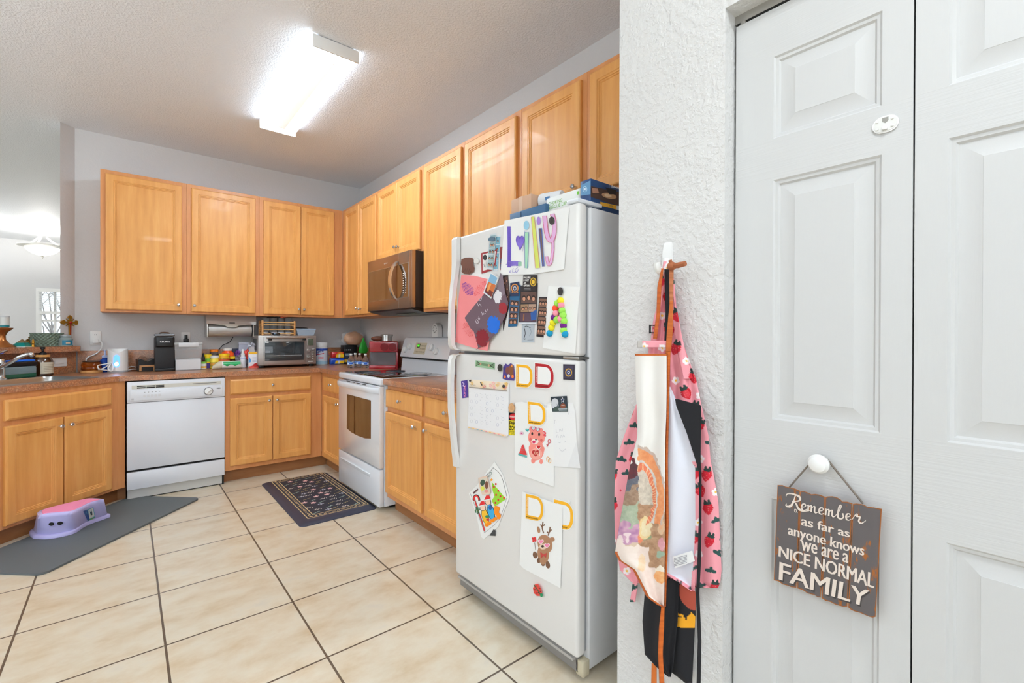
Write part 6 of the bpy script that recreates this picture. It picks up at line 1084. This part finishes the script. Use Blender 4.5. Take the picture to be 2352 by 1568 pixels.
b = MB(); b.prism([(W*.38, hh*.9), (W*.62, hh*.9), (W*.62, hh*.68), (W*.5, hh*.56), (W*.38, hh*.68)], .0042, .0046, c3((150, 148, 142), .5), T); b.box((W*.4, hh*.14, .004), (W*.6, hh*.36, .010), M_PLASTIC, .0015, T); part('catch', b, la)
Zs = (1740, 1000, 3.485); SO = .028
GRB = mat('weathered_grey_paint', (92, 86, 86), .6); RW2 = mat('rusty_wood_edge', (150, 86, 34), .7); LET = mat('cream_lettering', (226, 212, 200), .6)
v = coord(GRB, (1, 1, .35)); setcol(GRB, ramp(GRB, noise(GRB, v, 55, 5, .65), [(.0, (92, 86, 86)), (.585, (92, 86, 86)), (.635, (150, 88, 36)), (1, (160, 94, 40))]))
sg = thing('wooden_sign', 'grey planked wooden sign with cream lettering hanging from the door knob', 'sign', at(1740+560/3.485, 1000+1440/3.485, 'x', XD-.012))
tops = [[(160, 395), (200, 396), (225, 408), (250, 412), (300, 424), (340, 442)], [(342, 446), (370, 444), (400, 455), (430, 470), (465, 468), (500, 474), (540, 490)], [(544, 494), (560, 487), (600, 486), (640, 497), (665, 512), (680, 528), (720, 530), (760, 542)], [(764, 546), (790, 543), (830, 548), (860, 558), (880, 570), (930, 575), (995, 587)]]
bots = [[(310, 1217), (270, 1212), (240, 1200), (200, 1190), (165, 1165), (130, 1158)], [(505, 1295), (480, 1292), (455, 1275), (430, 1270), (400, 1262), (360, 1235), (318, 1222)], [(718, 1368), (690, 1370), (650, 1360), (620, 1350), (580, 1330), (545, 1322), (512, 1300)], [(945, 1450), (920, 1456), (890, 1448), (860, 1435), (820, 1418), (780, 1408), (750, 1395), (726, 1374)]]
for tp, bt in zip(tops, bots):
    A_ = Art(Zs, 'x', XD-SO+.004); A_.slab(tp+bt, RW2, .0085); A_.k = .009/A_.step
    cx = sum(p[0] for p in tp+bt)/len(tp+bt); cy = 900; A_.poly([(cx+(x-cx)*.93, y+(7 if y < cy else -7)) for x, y in tp+bt], GRB); part('plank', A_, sg, smooth=0)
A_ = Art(Zs, 'x', XD-SO+.004); A_.k = .0092/A_.step
A_.text('as far as', [(353, 640), (738, 752), (735, 816), (350, 716)], LET, 0, 0, .98, 2.6); A_.text('anyone knows', [(246, 713), (856, 882), (848, 988), (243, 815)], LET, 0, 0, .98, 2.6); A_.text('we are a', [(352, 838), (727, 948), (723, 1020), (348, 915)], LET, 0, 0, 1, 2.6)
A_.text('NICE NORMAL', [(174, 882), (936, 1103), (930, 1222), (171, 968)], LET, 0, 0, .98, 3.4)
A_.text('FAMILY', [(190, 1022), (900, 1252), (880, 1388), (184, 1166)], c3((60, 54, 54), .6), 0, 0, .96, 3); A_.text('FAMILY', [(180, 1010), (892, 1240), (870, 1372), (174, 1152)], LET, 0, 0, .96, 4.5)
def cur(pts, w_): A_.stroke([(225+u+v*.05, 572+u*.222-v) for u, v in pts], w_, LET)
cur([(72, 108), (60, 60), (42, 20), (16, 8), (0, 14), (6, 28)], [10, 17, 19, 14, 8, 6]); cur([(0, 86), (2, 100), (20, 112), (60, 116), (100, 108), (112, 88), (98, 70), (66, 60), (48, 58)], [6, 8, 10, 12, 17, 17, 12, 8, 6]); cur([(66, 60), (84, 40), (100, 12), (130, -2), (170, 6), (205, 22)], [8, 14, 16, 12, 8, 6]); cur([(84, -24), (72, -18), (72, -2), (84, -2), (88, -18), (96, -26)], 5)
def e_(u): cur([(u, 26), (u+22, 34), (u+34, 46), (u+26, 58), (u+10, 52), (u+2, 34), (u+6, 12), (u+22, 6), (u+44, 20)], [7, 7, 9, 9, 13, 15, 13, 8, 6])
def m_(u): cur([(u, 48), (u+10, 52), (u+8, 6)], [8, 13, 14]); cur([(u+8, 30), (u+22, 52), (u+34, 52), (u+34, 6)], [6, 8, 13, 14]); cur([(u+34, 30), (u+48, 52), (u+60, 52), (u+60, 18), (u+70, 6), (u+92, 20)], [6, 8, 13, 13, 9, 6])
e_(124); m_(170); e_(264); m_(310)
cur([(398, 20), (424, 60), (440, 100), (432, 112), (422, 90), (416, 40), (420, 10), (444, 4), (462, 24), (452, 48), (466, 44)], [6, 8, 9, 9, 13, 15, 13, 10, 12, 8, 6]); e_(480); cur([(532, 20), (552, 56), (560, 62), (566, 50), (592, 52), (584, 20), (594, 6), (612, 8), (640, 34)], [6, 8, 9, 9, 14, 14, 12, 9, 6]); cur([(560, 62), (566, 72), (574, 62), (566, 52)], 6)
part('lettering', A_, sg, 'cream lettering', smooth=0)
kn = at(1890, 1056, 'x', XD-.012); b = MB(); pl = at(1740+256/3.485, 1000+412/3.485, 'x', XD-.012); p2 = at(1740+845/3.485, 1000+545/3.485, 'x', XD-.012); KY, KZ = -4.597, .919
b.tube([pl, (XD-.010, KY+.013, KZ+.008), (XD-.010, KY, KZ+.0165), (XD-.010, KY-.013, KZ+.008), p2], .0022, mat('grey_twine', (120, 110, 100), .9), 6); part('twine', b, sg)
# ------------------------------------------------------------------ hook and aprons
def onw(px, py, off): return at(px, py, 'x', XW-off)
hk = thing('adhesive_hook', 'white adhesive wall hook holding the aprons', 'hook', onw(1536, 620, 0)); pc = onw(1536, 560, 0); T = frame((XW-.0005, pc.y, pc.z), U_R); b = MB()
b.loft([[(-.014*w_, z, 0), (.014*w_, z, 0), (.014*w_, z, t_), (-.014*w_, z, t_)] for z, w_, t_ in ((.004, .75, .003), (0, .85, .006), (-.03, 1, .010), (-.085, 1.05, .008))], M_PLASTIC, T); part('back_plate', b, hk)
b = MB(); b.tube(spline([(-.002, -.045, .008), (-.002, -.07, .018), (-.002, -.084, .035), (-.002, -.078, .052), (-.002, -.06, .058)], 5), [.010]*3+[.0095]*18, M_PLASTIC, 10, T); part('prong', b, hk)
CL = mat('printed_cloth', (255, 255, 255), .85); at_ = nd(CL, 'ShaderNodeVertexColor', layer_name='print'); setcol(CL, at_.outputs[0]); bumpnode(CL, 700, .12, .001)
def interp(rows, py):
    for a, b in zip(rows, rows[1:]):
        if a[0] <= py <= b[0]:
            t = (py-a[0])/max(1e-6, b[0]-a[0]); return [a[k]+(b[k]-a[k])*t for k in (1, 2)]
    return rows[-1][1:]
def cloth(rows, col, dep, step=2.0, nx=None):
    y0, y1 = rows[0][0], rows[-1][0]; ny = max(2, int((y1-y0)/step)); nx = nx or max(3, int(max(r[2]-r[1] for r in rows)/step)); m = MB(); m.mi(CL); m.vc = []
    for j in range(ny+1):
        py = y0+(y1-y0)*j/ny; xl, xr = interp(rows, py)
        for i in range(nx+1): u = i/nx; px = xl+(xr-xl)*u; m.v.append(tuple(onw(px, py, dep(u, j/ny, px, py)))); m.vc.append(L3(col(px, py)))
    for j in range(ny):
        for i in range(nx): m.f.append([j*(nx+1)+i, j*(nx+1)+i+1, (j+1)*(nx+1)+i+1, (j+1)*(nx+1)+i]); m.m.append(0)
    return m
def cpart(name, parent, rows, col, dep, lab=None, **k):
    o = part(name, cloth(rows, col, dep, **k), parent, lab, smooth=80); s_ = o.modifiers.new('thickness', 'SOLIDIFY'); s_.thickness = .0016; s_.offset = 0; return o
def hsh(i, j, k=0): v = math.sin(i*127.1+j*311.7+k*74.7)*43758.5453; return v-math.floor(v)
def ein(dx, dy, rx, ry): return (dx/rx)**2+(dy/ry)**2 < 1
def berry(px, py, base=(238, 158, 168)):
    S = 37; out = base
    for jj in (-1, 0, 1):
        for ii in (-1, 0, 1):
            j = math.floor(py/S)+jj; i = math.floor((px+(j % 2)*S/2)/S)+ii; cx = (i+.5)*S-(j % 2)*S/2+(hsh(i, j)-.5)*10; cy = (j+.5)*S+(hsh(i, j, 1)-.5)*10; an = (hsh(i, j, 2)-.5)*1.2; kd = hsh(i*1.37, j*.73, 9)
            dx, dy = px-cx, py-cy; x = dx*math.cos(an)+dy*math.sin(an); y = -dx*math.sin(an)+dy*math.cos(an)
            if kd < .5:
                if ein(x, y+12, 9, 4) or ein(x-4, y+15, 3, 6) or ein(x+5, y+15, 3, 6): out = (40, 62, 58)
                elif ein(x, y, 12-max(0, y)*.35, 15): out = (226, 150, 140) if (int(x+50) % 5 == 0 and int(y+50) % 5 == 0) else ((206, 34, 52) if kd > .13 else ((214, 60, 72) if ein(x, y, 7, 9) else (200, 30, 46)))
            elif kd < .7:
                if ein(x, y, 2.6, 2.6): out = (240, 190, 60)
                elif any(ein(x-5.5*math.cos(t), y-5.5*math.sin(t), 4, 4) for t in (0, 1.26, 2.51, 3.77, 5.03)): out = (250, 240, 240)
            elif kd < .88:
                if ein(x, y+6, 4, 7) or ein(x-7, y+3, 6, 4) or ein(x+7, y+3, 6, 4): out = (44, 78, 74)
            elif ein(x, y, 2.2, 2.2): out = (206, 50, 70)
    return out
def mixc(a, b, t): return tuple(a[k]+(b[k]-a[k])*t for k in range(3))
WHT, ORG, BLK, LIN = (236, 233, 228), (190, 96, 36), (26, 26, 30), (226, 228, 238)
flat = lambda c: (lambda px, py: c)
# strawberry apron, at the back
sa = thing('strawberry_apron', 'pink apron with a strawberry print, hanging behind the other aprons', 'apron', onw(1540, 1340, .02))
R_ = [(640, 1522, 1548), (700, 1512, 1553), (770, 1499, 1566), (800, 1490, 1573), (872, 1484, 1599), (930, 1461, 1611), (1000, 1434, 1627), (1057, 1415, 1632), (1090, 1413, 1639), (1152, 1411, 1650), (1240, 1413, 1654), (1308, 1424, 1657), (1336, 1450, 1654), (1349, 1560, 1649)]
cpart('body', sa, R_, berry, lambda u, v, px, py: .011+.012*min(1, v*3)*(.5+.5*math.sin(u*26+v*3))+.006*math.sin(u*9+1), step=1.4)
R_ = [(600, 1524, 1531), (680, 1514, 1522), (740, 1500, 1512), (790, 1494, 1506)]; cpart('strap', sa, R_, berry, lambda u, v, px, py: .03+.004*math.sin(v*9))
R_ = [(612, 1527, 1536), (700, 1540, 1551), (800, 1556, 1572), (870, 1570, 1592)]; cpart('strap', sa, R_, berry, lambda u, v, px, py: .03+.004*math.sin(v*9+u*3))
bk = MB(); A_ = [onw(x, y, .04) for x, y in ((1493, 747), (1506, 747), (1506, 764), (1493, 764))]
bk.tube(A_, .0035, M_BLACK, 6, None, True); part('buckle', bk, sa, 'black strap buckle')
R_ = [(782, 1464.5, 1530), (798, 1464.5, 1530)]; cpart('top_hem', sa, R_, lambda px, py: berry(px, py) if px > 1476 else (200, 196, 190), lambda u, v, px, py: .058+.004*math.sin(u*6))
R_ = [(888, 1535, 1539), (930, 1534, 1558), (1000, 1533, 1579), (1057, 1532, 1597), (1075, 1532, 1604), (1200, 1531, 1605), (1318, 1529, 1598), (1335, 1555, 1596), (1357, 1588, 1595)]
def lining(px, py):
    e1 = interp(R_, py)[1]
    if px > e1-7.5 and py > 1060: return berry(px, py)
    if py > 1318+(px-1529)*.60-6 and py > 1310: return berry(px+17, py)
    return LIN
cpart('lining', sa, R_, lining, lambda u, v, px, py: .05+.008*math.sin(u*5+v*2), 'white inner side folded outward')
tg = MB(); A_ = [onw(x, y, .0605) for x, y in ((1545, 1278), (1590, 1264), (1596, 1288), (1550, 1305))]; tg.add(A_, [[0, 1, 2, 3]], c3((240, 240, 240), .6))
for k in range(6): tg.add([onw(1548+x, 1282+k*3.4-x*.28, .061) for x in (0, 30)]+[onw(1548+x, 1283.4+k*3.4-x*.28, .061) for x in (30, 0)], [[0, 1, 2, 3]], c3((150, 150, 156), .7))
part('care_tag', tg, sa)
R_ = [(1318, 1455, 1466), (1350, 1452, 1464), (1382, 1447, 1459)]; cpart('tie', sa, R_, berry, lambda u, v, px, py: .02)
# black apron
ba = thing('black_apron', 'black apron with an orange disc and a yellow mark, hanging lowest', 'apron', onw(1540, 1560, .02))
R_ = [(916, 1551, 1556), (931, 1553, 1610.5), (1000, 1580, 1609.5), (1057, 1598, 1609), (1085, 1606, 1611)]; cpart('bib', ba, R_, flat(BLK), lambda u, v, px, py: .062)
R_ = [(1085, 1606, 1611), (1200, 1605, 1611), (1290, 1602, 1610), (1362, 1599, 1606), (1470, 1603, 1611), (1575, 1600, 1609)]; cpart('tie', ba, R_, flat(BLK), lambda u, v, px, py: .064+.004*math.sin(v*8), step=4)
R_ = [(618, 1526, 1533), (700, 1528, 1536), (790, 1531, 1538)]; cpart('neck_strap', ba, R_, flat(BLK), lambda u, v, px, py: .044)
R_ = [(618, 1533, 1538), (680, 1530, 1539), (790, 1526, 1534)]; cpart('neck_strap', ba, R_, flat(BLK), lambda u, v, px, py: .046)
def blk(px, py):
    x, y = (px-1400)*2.76, (py-1000)*2.76
    if ein(x-560, y-980, 118, 130) and y < 1112: return (168, 74, 56)
    if (490 < x < 545 and 1118+abs(x-520)*1.1 < y < 1216) or (430 < x < 520 and 1168 < y < 1214+(x-430)*.02) or (425 < x < 470 and abs(y-1130-(x-425)*.3) < 8) or (424 < x < 480 and abs(y-1160) < 9): return (236, 166, 36)
    return BLK
R_ = [(1340, 1550, 1590), (1362, 1548, 1598), (1400, 1548, 1598), (1440, 1546, 1596), (1500, 1543, 1593), (1543, 1543, 1591), (1568, 1575, 1590)]; cpart('skirt', ba, R_, blk, lambda u, v, px, py: .022+.006*math.sin(u*4))
R_ = [(1330, 1483, 1560), (1366, 1481, 1558.5), (1427, 1476, 1556), (1502, 1481.5, 1549), (1531, 1508, 1546), (1554, 1536, 1540)]; cpart('folded_skirt', ba, R_, flat(BLK), lambda u, v, px, py: .036+.016*math.sin(u*3.1)+.006*math.sin(u*12+v*2))
# white harvest apron
ha = thing('harvest_apron', 'cream apron with orange trim and a printed turkey and pumpkin harvest scene', 'apron', onw(1500, 1390, .06))
R_ = [(812, 1458.5, 1531), (838, 1460, 1531), (905, 1461, 1531), (955, 1464.5, 1530), (1003, 1464.5, 1528), (1061, 1449, 1527), (1181, 1427, 1527), (1270, 1412.7, 1527), (1286, 1421.7, 1526.5), (1308, 1454, 1526), (1333, 1467, 1526), (1369, 1485, 1525.5), (1388, 1509, 1525), (1393, 1522, 1525)]
def vn(x, y, k=0):
    i, j = math.floor(x), math.floor(y); u, v = x-i, y-j; u = u*u*(3-2*u); v = v*v*(3-2*v)
    return (hsh(i, j, k)*(1-u)+hsh(i+1, j, k)*u)*(1-v)+(hsh(i, j+1, k)*(1-u)+hsh(i+1, j+1, k)*u)*v
def harv(px, py):
    x, y = (px-1400)*2.76, (py-1000)*2.76; n = vn(px/2.2, py/2.2); n2 = vn(px/7, py/6, 7); nn = .6*n2+.4*n
    lo, hi = interp(R_, py)
    if (px-lo < 6 and py > 1266) or py < 817: return mixc(ORG, (168, 80, 28), n*.5)
    if (px-lo < 9 and py > 1270): return (238, 230, 222)
    if y < 60: return WHT
    x += 16*(vn(px/9, py/9, 3)-.5); y += 22*(vn(px/9, py/9, 4)-.5)
    if x < 183: y += 70*(vn(px/15, py/15, 5)-.5)
    if x >= 183:
        r = math.hypot((x-185)/172, (y-400)/340)
        if y < 560 and r < 1:
            if r > .94: return (196, 178, 166)
            if r > .72: return mixc((232, 166, 116), (214, 130, 84), nn)
            if r > .66: return mixc((226, 222, 214), (170, 166, 166), nn*.6)
            if r > .52: return mixc((232, 138, 104), (206, 106, 76), nn) if (math.atan2(y-400, x-185)*14) % 2 < 1.5 else (240, 196, 150)
            if y < 430: return mixc((226, 216, 198), (176, 164, 150), nn) if r < .5 else (206, 196, 184)
        if y < 430: return WHT
        if ein(x-225, y-585, 42, 78): return mixc((232, 214, 170), (222, 180, 110), nn*.7) if not ein(x-232, y-585, 34, 60) else mixc((238, 226, 196), (226, 206, 160), nn)
        if ein(x-188, y-610, 28, 75): return mixc((222, 120, 90), (230, 160, 120), nn)
        if ein(x-232, y-650, 36, 18): return (140, 156, 120)
        if ein(x-205, y-805, 26, 50): return mixc((238, 222, 200), (226, 170, 110), nn*.6)
        if ein(x-320, y-880, 34, 62): return mixc((240, 196, 140), (232, 150, 90), nn) if y > 860 else (244, 232, 214)
        if ein(x-325, y-752, 30, 20): return (150, 172, 150)
        if ein(x-335, y-690, 22, 36): return mixc((222, 170, 176), (196, 130, 140), nn)
        if ein(x-330, y-570, 20, 60): return mixc((206, 190, 160), (226, 160, 120), nn)
        if y < 840-(x-180)*-.02 and not (y > 700 and x < 250): return mixc((196, 160, 128), (150, 112, 84), nn)
        return mixc((238, 222, 212), (230, 208, 196), nn)
    if y < 165: return WHT
    if y < 255 and x > 120+(y-165)*-.1: return mixc((110, 44, 50), (70, 52, 58), nn)
    if y < 330: return mixc((120, 122, 130), (86, 88, 98), nn)
    if y < 430: return mixc((176, 150, 128), (132, 104, 84), nn)
    if y < 560: return mixc((186, 194, 170), (148, 162, 138), nn)
    if y < 680:
        c_ = mixc((214, 170, 190), (170, 120, 160), n2); return c_ if not ein(x-112, y-632, 22, 22) and not ein(x-68, y-672, 16, 16) else (236, 214, 216)
    if y < 700 and x > 100: return (214, 190, 166)
    return mixc((240, 226, 216), (232, 214, 202), nn*.6)
cpart('body', ha, R_, harv, lambda u, v, px, py: .072+.012*math.sin(u*7+.6)*min(1, v*2+.55)+.010*math.sin(u*3)-.004*math.sin(v*30)*(.3 if v < .4 else .1), step=1.4)
R_ = [(808, 1529, 1540), (860, 1531, 1538), (1057, 1526, 1533.5), (1200, 1527, 1535.5), (1393, 1525, 1529)]; cpart('trim', ha, R_, lambda px, py: mixc((196, 100, 38), (176, 84, 28), hsh(int(py/3), 3)), lambda u, v, px, py: .068+.006*math.sin(u*3), 'orange side trim')
R_ = [(616, 1519, 1524), (660, 1510, 1519), (720, 1508, 1516), (778, 1500, 1509)]; cpart('neck_strap', ha, R_, lambda px, py: mixc((196, 100, 44), (170, 84, 34), hsh(int(py/3), 3)), lambda u, v, px, py: .05, 'orange neck strap')
R_ = [(618, 1537, 1547), (700, 1538, 1546), (760, 1532, 1545), (808, 1529, 1541)]; cpart('neck_strap', ha, R_, lambda px, py: mixc((196, 106, 48), (176, 90, 38), hsh(int(py/3), 3)) if py > 690 else mixc((190, 120, 80), (160, 96, 60), hsh(int(py/3), 3)), lambda u, v, px, py: .056+.012*v, 'orange neck strap')
kn_ = MB(); MK = mat('brown_cord_knot', (158, 92, 58), .8); kn_.ball(tuple(onw(1543, 611, .062)), .012, MK, 12, None, (1, 1.1, 1)); kn_.tube([onw(1543, 611, .06), onw(1558, 609, .066), onw(1574, 605, .07)], [.006, .008, .007], MK, 8); kn_.tube([onw(1543, 611, .062), onw(1539, 597, .066)], [.006, .005], MK, 8); part('knot', kn_, ha, 'brown tied knot')
R_ = [(1393, 1519, 1526), (1440, 1514, 1525), (1500, 1512, 1522), (1575, 1515, 1526)]; cpart('tie', ha, R_, lambda px, py: mixc((206, 104, 38), (184, 88, 28), hsh(int(py/3), 3)), lambda u, v, px, py: .074, 'orange waist tie', step=4)
R_ = [(1522, 1497, 1508), (1575, 1496, 1508)]; cpart('tie', ha, R_, lambda px, py: (206, 110, 46), lambda u, v, px, py: .03, 'orange waist tie', step=4)
